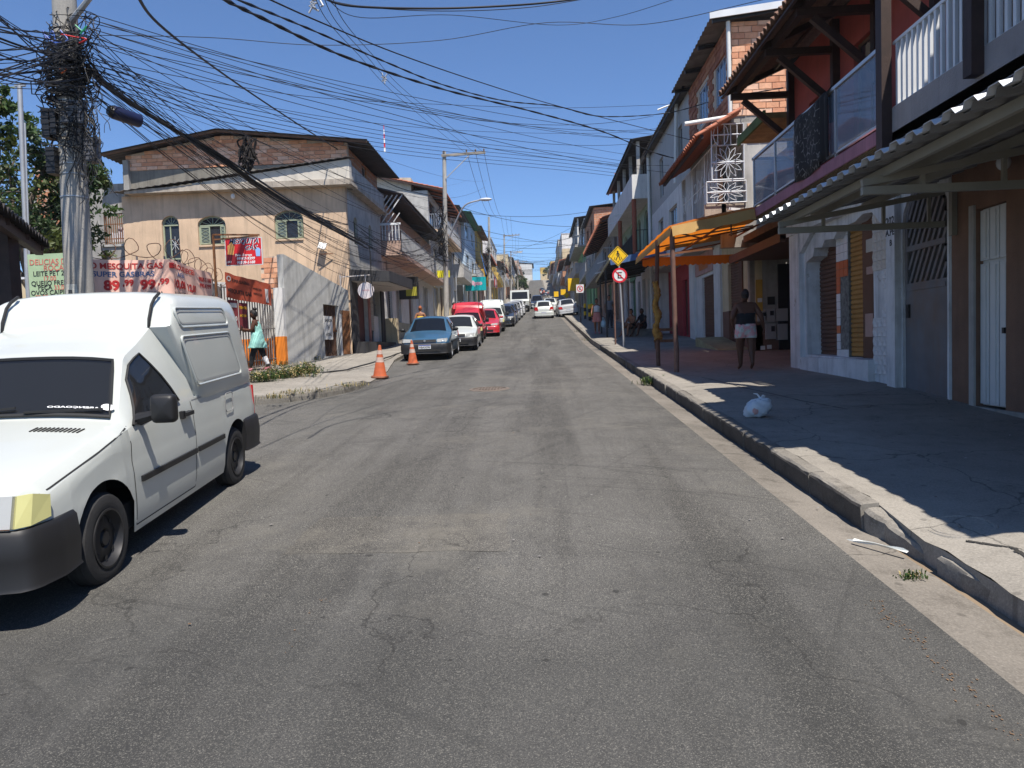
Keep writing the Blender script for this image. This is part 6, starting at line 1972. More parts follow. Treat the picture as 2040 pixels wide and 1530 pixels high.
class Body:
 """vehicle shell: front at -y, ground z = 0. top: (y, z, half width); belt: (y, z, half width)"""
 def __init__(s, top, belt, sill, axles, ra, crown=.05, zax=.29):
  s.top, s.belt, s.sill, s.axles, s.ra, s.crown, s.zax = top, belt, sill, axles, ra, crown, zax
  s.y0, s.y1 = top[0][0], top[-1][0]
 def zb(s, y):
  z = lerp(y, s.sill, 1)
  for a in s.axles:
   d = abs(y - a)
   if d < s.ra:
    z = max(z, s.zax + math.sqrt(s.ra ** 2 - d * d) - .0)
  return z
 def side(s, y, t):
  """lower flank, t from 0 (bottom) to 1 (belt line)"""
  w, zbl = lerp(y, s.belt, 2), lerp(y, s.belt, 1)
  zs = lerp(y, s.sill, 1)
  zb = min(s.zb(y), zbl - .03)
  z = zb + (zbl - zb) * t
  k = (z - zs) / max(.05, zbl - zs)
  return w * float(np.interp(k, [0, .12, .35, .62, .68, .9, 1], [.955, .985, .997, 1.0, .992, .985, .965])), z
 def zedge(s, y):
  return lerp(y, s.top, 1) - s.crown
 def gh(s, y, t):
  """greenhouse flank, t from 0 (belt) to 1 (roof edge)"""
  xb, zb = lerp(y, s.belt, 2) * .965, lerp(y, s.belt, 1)
  xt, zt = lerp(y, s.top, 2), max(s.zedge(y), zb + .004)
  b = .018 * math.sin(math.pi * t) * min(1, (zt - zb) / .3)
  return xb + (xt - xb) * t + b, zb + (zt - zb) * t
 def roof(s, y, f):
  zt = max(s.zedge(y), lerp(y, s.belt, 1) + .004) + s.crown
  return lerp(y, s.top, 2) * f, zt - s.crown * abs(f) ** 2.6
 def section(s, y):
  h = [s.side(y, t) for t in (0, .1, .25, .45, .6, .66, .72, .86, 1)] + [s.gh(y, t) for t in (.05, .3, .6, .9, 1)] + [s.roof(y, f) for f in (.97, .88, .7, .45, .2, 0)]
  return h
 def shell(s, step=.045):
  ys = seq(s.y0, s.y1, int((s.y1 - s.y0) / step))
  ext = []
  for a in s.axles:
   for k in range(9):
    ext += [a + s.ra * math.cos(math.pi * k / 8)]
   ext += [a - s.ra - .004, a + s.ra + .004]
  ext += [k[0] for k in s.top] + [k[0] for k in s.belt]
  ys = sorted(set(round(y, 4) for y in ys + [e for e in ext if s.y0 <= e <= s.y1]))
  g = MB()
  rows = []
  for y in ys:
   h = s.section(y)
   rows.append([(x, y, z) for x, z in h] + [(-x, y, z) for x, z in h[-2::-1]])
  n = len(rows[0])
  g.add([p for r in rows for p in r], [(i * n + j, i * n + j + 1, (i + 1) * n + j + 1, (i + 1) * n + j) for i in range(len(rows) - 1) for j in range(n - 1)])
  m = n // 2
  for r in (rows[0], rows[-1]):
   half = n // 2
   g.add(r, [(j, j + 1, n - 2 - j, n - 1 - j) for j in range(half)])
  return g
 def glass_side(s, yb0, yb1, yt0, yt1, t0=.06, t1=.9, sgn=1, d=.008):
  g = MB()
  def fn(a, t):
   tt = t0 + (t1 - t0) * t
   y = (yb0 + (yt0 - yb0) * t) * (1 - a) + (yb1 + (yt1 - yb1) * t) * a
   x, z = s.gh(y, tt)
   return (sgn * (x + d), y, z + d * .3)
  g.grid(fn, seq(0, 1, 8), seq(0, 1, 4))
  return g
 def glass_top(s, ya, yb, fa=.9, fb=.86, d=.010):
  """screen between stations ya (base) and yb (top)"""
  g = MB()
  sg = 1 if yb > ya else -1
  def fn(u, t):
   y = ya + (yb - ya) * t
   x, z = s.roof(y, (fa + (fb - fa) * t) * u)
   return (x, y - sg * d, z + d)
  g.grid(fn, seq(-1, 1, 12), seq(0, 1, 5))
  return g
 def strip(s, pts, w=.010, d=.002, sgn=1):
  """thin line on the flank through (y, z) points"""
  g = MB()
  def at(y, z):
   zbl = lerp(y, s.belt, 1)
   if z <= zbl:
    zb = s.zb(y)
    x = s.side(y, min(1, max(0, (z - zb) / max(.01, zbl - zb))))[0]
   else:
    x = s.gh(y, min(1, (z - zbl) / max(.01, s.zedge(y) - zbl)))[0]
   return x
  for (ya, za), (yb, zb) in zip(pts, pts[1:]):
   n = max(1, int(math.hypot(yb - ya, zb - za) / .08))
   l = math.hypot(yb - ya, zb - za)
   ny, nz = -(zb - za) / l * w / 2, (yb - ya) / l * w / 2
   for i in range(n):
    q = []
    for t, e in ((i / n, -1), ((i + 1) / n, -1), ((i + 1) / n, 1), (i / n, 1)):
     y, z = ya + (yb - ya) * t + e * ny, za + (zb - za) * t + e * nz
     q.append((sgn * (at(y, z) + d), y, z))
    g.add(q, [(0, 1, 2, 3)])
  return g
 def bumper(s, front, z0, z1, back=.5, out=.03, th=.08):
  g = MB()
  ye = s.y0 if front else s.y1
  sg = -1 if front else 1
  w = lerp(ye, s.belt, 2)
  wi = lerp(ye - sg * back, s.belt, 2)
  path = [(wi + out * .4, ye - sg * back)] + [(lerp(ye - sg * q, s.belt, 2) + out, ye - sg * q + sg * out * (1 - q / back) * .8) for q in (back * .6, .2, .12, .06, .025)] + [(w + out * .5, ye + sg * out * .9), (w * .8, ye + sg * (out + .015)), (w * .5, ye + sg * (out + .028)), (0, ye + sg * (out + .035))]
  path = path + [(-x, y) for x, y in path[-2::-1]]
  prof = [(z0, .01), (z0 + .02, 0), ((z0 + z1) / 2, 0.012), (z1 - .025, 0), (z1, -.02), (z1, -th), (z0, -th)]
  vs, fs = [], []
  c = Vector((0, ye - sg * 1.0, 0))
  n, k = len(path), len(prof)
  for i, (x, y) in enumerate(path):
   a, b = Vector(path[max(0, i - 1)]), Vector(path[min(n - 1, i + 1)])
   t = (b - a).normalized()
   nx, ny = t.y, -t.x
   if nx * x + ny * (y - (ye - sg * 1.0)) < 0:
    nx, ny = -nx, -ny
   for z, d in prof:
    vs.append((x + nx * d, y + ny * d, z))
  for i in range(n - 1):
   for j in range(k):
    fs.append((i * k + j, i * k + (j + 1) % k, (i + 1) * k + (j + 1) % k, (i + 1) * k + j))
  fs += [tuple(range(k)), tuple((n - 1) * k + j for j in range(k))]
  return g.add(vs, fs)
def wheel(parent, x, y, r, w, rim, steel=False):
 sg = 1 if x > 0 else -1
 g = MB()
 ro = [(r * .62, -w / 2 + .01), (r * .80, -w / 2), (r * .93, -w / 2 + .012), (r * .985, -w / 2 + .035), (r, -w / 2 + .05)]
 prof = ro[:]
 for t in (-.25, -.24, -.02, 0.02, .24, .25):
  prof.append((r - (.008 if t in (-.24, -.02, .24) else 0), t * w))
 prof += [(a, -b) for a, b in ro[::-1]]
 g.lathe(prof, (0, 0, 0), 28, axis='x')
 t = g.build('wheel', TYRE, parent, smooth=True, angle=35)
 t.location = (x, y, r)
 g = MB()
 e = sg * (w / 2)
 pr = [(r * .64, e * .55), (r * .645, e * .99), (r * .60, e * 1.0), (r * .57, e * .75), (r * .50, e * .45), (r * .34, e * .62), (r * .22, e * .66), (r * .17, e * .5), (r * .15, e * .72), (0, e * .74)]
 g.lathe(pr, (0, 0, 0), 28, axis='x')
 rm = g.build('rim', rim, t, smooth=True, angle=30)
 g = MB()
 n = 8 if steel else 5
 for k in range(n):
  a = 2 * math.pi * k / n
  c = (e * .62, r * .43 * math.cos(a), r * .43 * math.sin(a))
  rr = r * (.06 if steel else .12)
  g.add([(c[0], c[1] + rr * math.cos(b), c[2] + rr * math.sin(b)) for b in seq(0, 2 * math.pi, 8)[:-1]], [tuple(range(8))])
 g.build('rim_hole', SEAM, t)
 return t
def lower(root, B, hw):
 """dark wheel wells and underbody"""
 g = MB()
 g.box((-hw + .06, B.y0 + .25, .24), (hw - .06, B.y1 - .25, .42))
 for a in B.axles:
  g.box((-hw + .20, a - B.ra - .02, .26), (hw - .20, a + B.ra + .02, .74))
 return g.build('underbody', SEAM, root)
def plate(root, y, z, sg, txt=None):
 fr = (lambda u, v, d: (u, y - d, v)) if sg < 0 else (lambda u, v, d: (-u, y + d, v))
 p = MB().fbox(fr, -.2, .2, z - .065, z + .065, 0, .012).build('number_plate', PLATE, root)
 MB().fbox(fr, -.195, .195, z + .035, z + .06, .012, .014).build('plate_band', PLATEB, p)
 if txt:
  put_text(MB(), txt, .085, fr, 0, z - .018, .0135, bold=.02).build('plate_text', mat('plate_black', (.02, .02, .02), .6), p)
 return p
def place(root, x, y, z, yaw, slope=True):
 root.location = (x, y, z)
 root.rotation_euler = (math.atan((zr(y + 1) - zr(y - 1)) / 2) if slope and abs(yaw) < 1 else (-math.atan((zr(y + 1) - zr(y - 1)) / 2) if slope else 0), 0, yaw)
def make_car(name, label, pm, kind='hatch', group=None, L=3.85, W=1.62, H=1.42, rim=RIMS, txt=None, grille='dark', cat='car', bump=None, cladding=False, rearlit=False):
 root = thing(name, label, cat, None, group)
 f, r = -L / 2, L / 2
 hw = W / 2
 ya, yr_ = f + .78, r - .72
 nose = [(f, .60, hw * .70), (f + .04, .69, hw * .74), (f + .12, .745, hw * .80), (f + .55, .84, hw * .82), (f + 1.0, .93, hw * .83)]
 if kind == 'sedan':
  tail = [(r - 1.25, H - .02, hw * .66), (r - .75, H - .28, hw * .70), (r - .52, 1.01, hw * .78), (r - .08, .98, hw * .76), (r - .02, .92, hw * .72), (r, .80, hw * .70)]
  yrw = (r - .54, r - 1.22)
 else:
  tail = [(r - .62, H - .03, hw * .66), (r - .42, H - .10, hw * .65), (r - .16, 1.02, hw * .74), (r - .06, .90, hw * .74), (r, .78, hw * .72)]
  yrw = (r - .17, r - .45)
 wsb, wst = f + 1.02, f + 1.62
 top = nose + [(wsb, .935, hw * .82), (wst, H - .05, hw * .68), (wst + .2, H, hw * .67), (r - 1.5 if kind == 'sedan' else r - 1.1, H + .005, hw * .67)] + tail
 belt = [(f, .52, hw * .82), (f + .06, .60, hw * .90), (f + .2, .67, hw * .96), (f + .8, .80, hw), (f + 1.1, .90, hw), (r - .8, .94, hw), (r - .25, .90, hw * .96), (r - .05, .80, hw * .90), (r, .72, hw * .86)]
 B = Body(top, belt, [(f, .26), (f + .3, .22), (r - .3, .22), (r, .30)], (ya, yr_), .335, .045, .28)
 B.shell().build('body', pm, root, smooth=True, angle=38)
 lower(root, B, hw)
 B.glass_top(wsb + .03, wst - .02, .93, .90).build('windscreen', CARGL, root, smooth=True)
 B.glass_top(yrw[0], yrw[1], .86, .84).build('rear_window', CARGL, root, smooth=True)
 for sg in (1, -1):
  a = wsb + .22
  m_ = (a + r - .8) / 2 + .1
  rb = r - (1.0 if kind == 'sedan' else .55)
  rt = r - (1.25 if kind == 'sedan' else .78)
  B.glass_side(a, m_ - .03, a + .38, m_ - .04, sgn=sg).build('side_window', CARGL, root, smooth=True)
  B.glass_side(m_ + .04, rb, m_ + .04, rt, sgn=sg).build('side_window', CARGL, root, smooth=True)
  g = B.strip([(a - .1, .82), (a - .05, .28), (m_ - .1, .28), (m_, .9)], .012, .002, sg)
  g.build('door_seam', SEAM, root)
  B.strip([(a - .2, .56), (r - 1.05, .58)], .05, .008, sg).build('rub_strip', BUMP if cladding else pm, root)
  MB().box((sg * (hw + .0), m_ - .2, .79), (sg * (hw + .025), m_ - .05, .82)).build('door_handle', BUMP if bump else pm, root)
  g = MB()
  mx = sg * (hw + .10)
  g.ell((mx, a + .02, .98), (.10, .05, .065), 10, 6)
  g.bar((sg * (hw - .03), a + .04, .93), (mx, a + .03, .95), .04)
  g.build('mirror', BUMP if bump else pm, root, smooth=True)
  xo, xi = sg * hw * .89, sg * hw * .50
  g = MB()
  g.add([(xi, f - .012, .60), (xo * .97, f + .05, .60), (xo * 1.02, f + .16, .62), (xo * 1.0, f + .20, .72), (xo * .93, f + .075, .715), (xi, f + .02, .70)], [(0, 1, 4, 5), (1, 2, 3, 4)])
  o = g.build('headlight', LENS, root)
  md = o.modifiers.new('thickness', 'SOLIDIFY'); md.thickness = .03
  g = MB()
  zt = (.66, .86) if kind == 'sedan' else (.70, .98)
  g.add([(sg * hw * .56, r + .015, zt[0]), (sg * hw * .87, r - .02, zt[0]), (sg * hw * .95, r - .16, zt[0]), (sg * hw * .93, r - .20, zt[1] - .02), (sg * hw * .84, r - .055, zt[1]), (sg * hw * .62, r - .01, zt[1])], [(0, 1, 4, 5), (1, 2, 3, 4)])
  o = g.build('tail_light', REDL, root)
  md = o.modifiers.new('thickness', 'SOLIDIFY'); md.thickness = .03
  wheel(root, sg * (hw - .085), ya, .285, .17, rim)
  wheel(root, sg * (hw - .085), yr_, .285, .17, rim)
 g = MB()
 g.add([(-hw * .46, f - .018, .60), (hw * .46, f - .018, .60), (hw * .46, f + .012, .69), (-hw * .46, f + .012, .69)], [(0, 1, 2, 3)])
 o = g.build('grille', BUMP, root)
 md = o.modifiers.new('thickness', 'SOLIDIFY'); md.thickness = .03
 MB().lathe([(0, -.012), (.035, -.01), (.04, 0)], (0, f - .02, .645), 12, axis='y').build('badge', RIMS, root)
 B.bumper(True, .24, .56).build('front_bumper', bump or pm, root, smooth=True, angle=45)
 B.bumper(False, .28, .60).build('rear_bumper', bump or pm, root, smooth=True, angle=45)
 MB().box((-hw * .6, f - .075, .30), (hw * .6, f - .06, .38)).build('air_intake', SEAM, root)
 plate(root, f - .072, .46, -1, txt)
 plate(root, r + (.035 if kind != 'sedan' else .04) + .035, .50 if kind != 'sedan' else .52, 1)
 for sg in (-1, 1):
  g = MB().box((sg * .38 - .22, -.35, .35), (sg * .38 + .22, .15, .6))
  g.box((sg * .38 - .22, .05, .6), (sg * .38 + .22, .18, 1.12))
  g.build('seat', CABIN, root)
 MB().box((-hw * .8, wsb + .15, .6), (hw * .8, wsb + .5, .9)).build('dashboard', CABIN, root)
 return root
def make_van(name, label, pm, group=None, detail=False):
 root = thing(name, label, 'van', None, group)
 f, r = -2.0, 1.87
 hw = .80
 top = [(f, .60, .62), (f + .02, .70, .64), (f + .07, .775, .66), (f + .2, .82, .675), (f + .6, .90, .69), (-.89, .995, .71), (-.87, 1.0, .71), (-.49, 1.39, .60), (-.42, 1.42, .585), (-.2, 1.49, .57), (.06, 1.60, .56), (.16, 1.64, .55), (.30, 1.645, .55), (.32, 1.02, .77), (r - .03, 1.01, .775), (r, .97, .76)]
 belt = [(f, .56, .70), (f + .05, .62, .74), (f + .2, .70, .775), (-1.25, .83, .79), (-1.0, .895, .80), (-.7, .93, .80), (.3, .965, .80), (r - .1, .97, .80), (r, .95, .79)]
 B = Body(top, belt, [(f, .30), (f + .3, .24), (-.9, .21), (.9, .21), (r - .3, .26), (r, .34)], (-1.25, 1.25), .36, .04, .29)
 B.shell().build('body', pm, root, smooth=True, angle=36)
 lower(root, B, hw)
 half = [(.775, .95), (.797, 1.0), (.797, 1.10), (.785, 1.25), (.765, 1.42), (.74, 1.60), (.722, 1.70), (.70, 1.765), (.66, 1.81), (.60, 1.838), (.50, 1.853), (.3, 1.868), (0, 1.875)]
 sec = half + [(-x, z) for x, z in half[-2::-1]]
 def yf(z): return .40 - .46 * (z - .95) / .92 + max(0, z - 1.6) * 1.1 + max(0, z - 1.78) * 1.6
 st = [(0, .93), (.012, .955), (.035, .978), (.08, .993), (.14, 1.0), (.5, 1.0), (1.0, 1.0)]
 rows = []
 for s_, k in st[:-1]:
  rows.append([(x * k, yf(z) + s_ * 1.0 + .0, 1.2 + (z - 1.2) * (k if z > 1.2 else 1)) for x, z in sec])
 for s_, k in ((-.30, 1.0), (-.1, .997), (-.04, .988), (0, .96)):
  rows.append([(x * k, r - .02 + s_ - (z - .95) * .20, 1.2 + (z - 1.2) * (k if z > 1.2 else 1)) for x, z in sec])
 n = len(sec)
 g = MB()
 g.add([p for q in rows for p in q], [(i * n + j, i * n + j + 1, (i + 1) * n + j + 1, (i + 1) * n + j) for i in range(len(rows) - 1) for j in range(n - 1)])
 for q in (rows[0], rows[-1]):
  hh = n // 2
  g.add(q, [(j, j + 1, n - 2 - j, n - 1 - j) for j in range(hh)])
 box = g.build('cargo_box', pm, root, smooth=True, angle=32)
 hx = lambda z: float(np.interp(z, [p[1] for p in half], [p[0] for p in half]))
 GAS = mat('black_rubber_trim', (.018, .018, .018), .6, var=.1)
 def rrect(y0, y1, z0, z1, rr, sh=0.0):
  out = []
  for cy, cz, a0 in ((y0 + rr, z0 + rr, math.pi), (y1 - rr, z0 + rr, 1.5 * math.pi), (y1 - rr, z1 - rr, 0), (y0 + rr, z1 - rr, .5 * math.pi)):
   for k in range(5):
    a = a0 + .5 * math.pi * k / 4
    out.append((cy + rr * math.cos(a), cz + rr * math.sin(a)))
  return [(y + sh * (z - z0) / (z1 - z0), z) for y, z in out]
 for sg in (1, -1):
  for (y0, y1, z0, z1) in ((.33, 1.50, 1.08, 1.49), (.21, 1.37, 1.565, 1.72)):
   o_ = rrect(y0, y1, z0, z1, .05, -.16 if z0 < 1.5 else -.05)
   pts = [(sg * (hx(z) + .001), y, z) for y, z in o_]
   g = MB().tube(pts + pts[:2], .010, 6, cap=False)
   bd = g.build('panel_bead', pm, box, smooth=True)
   inner = shrink(o_, .022)
   pts = [(sg * (hx(z) + .0035), y, z) for y, z in inner]
   pts2 = [(sg * (hx(z) + .0035), y, z) for y, z in shrink(o_, .034)]
   k = len(pts)
   MB().add(pts + pts2, [(i, (i + 1) % k, k + (i + 1) % k, k + i) for i in range(k)]).build('panel_edge_shade', mat('painted_groove_shade', (.30, .31, .31), .6, var=0), box)  # flat grey ring; shade of the pressed edge put into its colour
  pts = [(sg * .50, yf(1.853) - .0 + t * .16 - .0, 1.862 - (1 - t) * .05 + .004) for t in seq(0, 1, 3)]
  rw = lambda z, k=.985: (sg * .56, yf(z) + .02 * .0 - .004, z)
  pts = [(sg * .555, yf(z) - .004, z) for z in (1.46, 1.52, 1.58, 1.64, 1.70, 1.75, 1.80, 1.83, 1.846)]
  MB().tube(pts, .013, 6).build('roof_joint', GAS, box, smooth=True)
  B.glass_side(-.80, .0, -.585, -.25, .07, .90, sg).build('side_window', CARGL, root, smooth=True)
  def edge(a, t):
   yb0, yb1, yt0, yt1 = -.80, .0, -.585, -.25
   tt = .07 + .83 * t
   y = (yb0 + (yt0 - yb0) * t) * (1 - a) + (yb1 + (yt1 - yb1) * t) * a
   x, z = B.gh(y, tt)
   return (sg * (x + .010), y, z)
  loop = [edge(a, 0) for a in seq(0, 1, 6)] + [edge(1, t) for t in seq(0, 1, 4)[1:]] + [edge(a, 1) for a in seq(1, 0, 3)[1:]] + [edge(0, t) for t in seq(1, 0, 4)[1:]]
  MB().tube(loop, .009, 5, cap=False).build('window_seal', GAS, root)
  B.strip([(-.86, .93), (-.90, .7), (-.88, .26), (.17, .26), (.22, .7), (.21, .96)], .009, .002, sg).build('door_seam', SEAM, root)
  B.strip([(-1.9, .70), (-1.25, .83), (-.88, .92)], .008, .002, sg).build('bonnet_seam', SEAM, root)
  B.strip([(.24, .965), (1.88, .965)], .006, .002, sg).build('box_seam', mat('pale_seam', (.22, .22, .22), .7, var=0), root)
  g = MB()
  for y0, y1 in ((-.80, .19), (.24, .86)):
   x = B.side(0, .45)[0]
   g.box((sg * (x - .01), y0, .535), (sg * (x + .018), y1, .575))
  g.build('rub_strip', BUMP, root)
  g = MB().box((sg * .785, -.01, .865), (sg * .83, .14, .895))
  g.box((sg * .785, -.05, .85), (sg * .815, .0, .91))
  g.build('door_handle', BUMP, root)
  o_ = rrect(.97, 1.17, .76, .93, .03)
  pts = [(sg * .803, y, z) for y, z in o_]
  MB().tube(pts + pts[:2], .004, 5, cap=False).build('fuel_flap', mat('pale_seam', (0, 0, 0)), box)
  g = MB()
  def mfn(a, b):
   return (sg * (.965 + .085 * math.copysign(abs(math.cos(a)) ** .35, math.cos(a)) * math.sin(b) ** .3), -.74 + .055 * -math.cos(b), 1.025 + .10 * math.copysign(abs(math.sin(a)) ** .35, math.sin(a)) * math.sin(b) ** .3)
  g.grid(mfn, seq(0, 2 * math.pi, 24), seq(0, math.pi, 8))
  mr = g.build('mirror', BUMP, root, smooth=True, angle=50)
  MB().tube([(sg * .78, -.72, .955), (sg * .86, -.73, .975), (sg * .91, -.73, .99)], [.045, .035, .03], 8).build('mirror_arm', BUMP, mr, smooth=True)
  xo = .745
  g = MB()
  g.add([(sg * .40, f - .016, .585), (sg * .690, f - .004, .585), (sg * .690, f + .045, .745), (sg * .40, f + .03, .745)], [(0, 1, 2, 3)])
  o = g.build('headlight', LENS, root); md = o.modifiers.new('thickness', 'SOLIDIFY'); md.thickness = .05; md.offset = 0
  MB().add([(sg * .40, f - .030, .585), (sg * .688, f - .024, .585), (sg * .688, f - .016, .612), (sg * .40, f - .024, .612)], [(0, 1, 2, 3)]).build('amber_strip', AMBER, o)
  MB().lathe([(.07, .03), (.06, .06), (.02, .09), (0, .09)], (sg * .51, f - .01, .665), 14, axis='y').build('reflector', RIMS, o)
  g = MB()
  g.add([(sg * .692, f - .004, .585), (sg * .738, f + .05, .585), (sg * .768, f + .17, .60), (sg * .762, f + .19, .715), (sg * .738, f + .09, .745), (sg * .692, f + .045, .745)], [(0, 1, 4, 5), (1, 2, 3, 4)])
  o = g.build('corner_lens', AGED, root); md = o.modifiers.new('thickness', 'SOLIDIFY'); md.thickness = .045; md.offset = 0
  MB().box((sg * .70, r - .01, .62), (sg * .79, r + .01, .92)).build('tail_light', REDL, root)
  wheel(root, sg * .70, -1.25, .288, .17, RIMD, True)
  wheel(root, sg * .70, 1.25, .288, .17, RIMD, True)
  g = MB().box((sg * .30 - .22, -.45, .35), (sg * .30 + .22, .1, .62))
  g.box((sg * .30 - .22, .1, .6), (sg * .30 + .22, .22, 1.15))
  g.build('seat', CABIN, root)
 B.glass_top(-.85, -.505, .935, .90).build('windscreen', CARGL, root, smooth=True)
 loop = []
 for t in seq(0, 1, 6): loop.append((-1, t))
 for u in seq(-1, 1, 8)[1:]: loop.append((u, 1))
 for t in seq(1, 0, 6)[1:]: loop.append((1, t))
 for u in seq(1, -1, 8)[1:]: loop.append((u, 0))
 def wp(u, t):
  y = -.85 + .345 * t
  x, z = B.roof(y, (.935 + (.90 - .935) * t) * u)
  return (x, y - .010, z + .011)
 MB().tube([wp(u, t) for u, t in loop], .013, 5, cap=False).build('windscreen_seal', GAS, root)
 MB().box((-.66, -.86, .70), (.66, -.5, .955)).build('dashboard', CABIN, root)
 g = MB()
 g.tube([(.33 + .19 * math.cos(a), -.52 + .06 * math.sin(a), 1.0 + .18 * math.sin(a)) for a in seq(0, 2 * math.pi, 20)], .017, 6, cap=False)
 g.bar((.15, -.52, 1.0), (.51, -.52, 1.0), .03)
 g.bar((.33, -.52, 1.0), (.33, -.72, .92), .04)
 g.build('steering_wheel', mat('worn_grey_wheel', (.09, .09, .10), .6), root)
 for x0 in (-.45, .12):
  a, b = wp(x0 / .66, .02), wp((x0 + .5) / .66, .10)
  MB().bar((a[0], a[1] - .02, a[2] + .012), (b[0], b[1] - .015, b[2] + .012), .014).build('wiper', GAS, root)
 for i in range(16):
  x = -.62 + i * .026
  zt = B.roof(-1.14, x / .69)[1]
  MB().bar((x, -1.10, B.roof(-1.10, x / .695)[1] + .003), (x + .012, -1.03, B.roof(-1.03, x / .695)[1] + .003), .010, .006).build('vent_slot', SEAM, root)
 for i in range(12):
  x = .28 + i * .026
  MB().bar((x, -1.10, B.roof(-1.10, x / .695)[1] + .003), (x + .012, -1.03, B.roof(-1.03, x / .695)[1] + .003), .010, .006).build('vent_slot', SEAM, root)
 MB().box((-.39, f - .025, .60), (.39, f - .004, .72)).build('grille', BUMP, root)
 B.bumper(True, .26, .575, .40, .035, .10).build('front_bumper', BUMP, root, smooth=True, angle=45)
 B.bumper(False, .30, .62, .42, .03, .10).build('rear_bumper', BUMP, root, smooth=True, angle=45)
 plate(root, f - .085, .42, -1)
 if detail:
  def sfr(u, v, d):
   x, y, z = wp(.64 + u / .66, .10 + v)
   return (x, y - .006 - d, z + .006 + d)
  g = MB()
  vs, fs = text_mesh('ABENÇOADO', .055, Matrix(), bold=.02)
  g.add([sfr(-x, y * .75 + .015, z) for x, y, z in vs], fs)
  g.build('sticker_lettering', MATS['white_print'], root)
  g = MB()
  g.add([sfr(.225 + .045 * math.cos(a), .045 + .055 * math.sin(a), 0) for a in seq(0, 2 * math.pi, 14)[:-1]], [tuple(range(14))])
  g.build('round_sticker', MATS['white_print'], root)
 return root
WHITEP = paint('white_car_paint', (.47, .495, .47), .3)
v = make_van('panel_van', 'white box backed panel van with black bumper and aged yellow headlight lens, nearest vehicle', WHITEP, detail=True)
VA, VB = np.array([-2.72, 4.28]), np.array([-2.975, 6.77])
ax = (VB - VA) / np.linalg.norm(VB - VA)
nx_ = np.array([-ax[1], ax[0]])
mid = (VA + VB) / 2 + nx_ * .78
place(v, mid[0], mid[1], zr(mid[1]) - .016, math.atan2(-ax[0], ax[1]))
TEALP = paint('blue_grey_car_paint', (.03, .085, .15), .28)
REDP = paint('red_car_paint', (.42, .02, .03), .3)
BLACKP = paint('black_car_paint', (.012, .013, .016), .25)
NAVYP = paint('dark_blue_car_paint', (.02, .03, .06), .3)
SILVP = paint('silver_car_paint', (.40, .41, .42), .32)
GREYCP = paint('grey_car_paint', (.16, .165, .17), .32)
def park(o, px, y, yaw=0.0, side_x=None):
 x = side_x if side_x is not None else P(px, 650, y)[0]
 place(o, x, y, zr(y) - .002, yaw)
PG_ = 'cars parked along the left kerb'
c = make_car('parked_car', 'blue grey saloon with black grille parked beside the orange cones', TEALP, 'sedan', PG_, L=4.05, W=1.62, bump=BUMP, cladding=True, txt='HBA3G96')
park(c, 0, 25.0, .03, -3.78)
c = make_car('parked_car', 'white hatchback with black lower bumper parked behind the blue grey saloon', WHITEP, 'hatch', PG_, L=3.85, W=1.63, H=1.40, bump=BUMP, txt='GOL2D14')
park(c, 0, 29.4, .03, -3.30)
v2 = make_van('parked_van', 'red box backed van parked behind the white hatchback', REDP, PG_)
park(v2, 0, 34.3, .03, -3.42)
c = make_car('parked_car', 'bright red hatchback between the red van and the white van', REDP, 'hatch', PG_, L=3.7)
park(c, 0, 38.8, 0.03, -2.92)
v3 = make_van('parked_van', 'white box backed van parked further up behind the bright red hatchback', WHITEP, PG_)
park(v3, 0, 43.4, 0.03, -2.85)
for i, (y, pm, kd, xx, lab) in enumerate((
  (48.8, BLACKP, 'hatch', -2.42, 'black hatchback parked behind the further white van'), (53.6, NAVYP, 'hatch', -2.38, 'dark blue hatchback in the left row behind the black one'),
  (58.8, GREYCP, 'hatch', -2.3, 'grey hatchback in the left row behind the dark blue one'), (64.2, SILVP, 'sedan', -2.2, 'silver saloon in the left row in front of the second silver car'),
  (69.6, SILVP, 'hatch', -2.1, 'silver hatchback parked in front of the white truck'))):
 c = make_car('parked_car', lab, pm, kd, PG_)
 park(c, 0, y, 0, xx)
tk = thing('truck', 'white flatbed truck with cargo parked at the end of the left row', 'truck')
g = MB()
prof = [(-2.6, .45), (-2.62, 1.2), (-2.5, 1.35), (-2.15, 2.25), (-1.95, 2.32), (-.85, 2.32), (-.8, .45)]
g.prism(lambda u, v_, d: (d, u, v_), prof, -1.0, 1.0)
g.build('cab', WHITEP, tk)
MB().add([(-.85, -2.50, 1.42), (.85, -2.50, 1.42), (.82, -2.19, 2.15), (-.82, -2.19, 2.15)], [(0, 1, 2, 3)]).build('windscreen', CARGL, tk)
for sg in (1, -1):
 MB().box((sg * 1.0, -2.1, 1.35), (sg * 1.012, -1.15, 2.1)).build('side_window', CARGL, tk)
 MB().box((sg * .55, -2.66, .75), (sg * .9, -2.62, .95)).build('headlight', LENS, tk)
 MB().box((sg * 1.05, -2.35, 1.4), (sg * 1.22, -2.25, 1.9)).build('mirror', BUMP, tk)
 wheel(tk, sg * .88, -1.75, .40, .24, RIMS)
 wheel(tk, sg * .88, 1.7, .40, .24, RIMS)
MB().box((-1.0, -2.7, .4), (1.0, -2.6, .68)).build('bumper', BUMP, tk)
MB().box((-.6, -2.64, .95), (.6, -2.62, 1.15)).build('grille', BUMP, tk)
g = MB().box((-1.1, -.7, .9), (1.1, 3.0, 1.02))
g.build('flatbed', WOODM, tk)
g = MB()
for s_ in (-1, 1): g.box((s_ * 1.1 - .03 * (s_ + 1) / 2, -.7, 1.02), (s_ * 1.1 + .03, 3.0, 1.5))
g.build('side_board', WHITEP, tk)
MB().box((-.3, -.8, .5), (.3, 3.0, .9)).build('chassis', BUMP, tk)
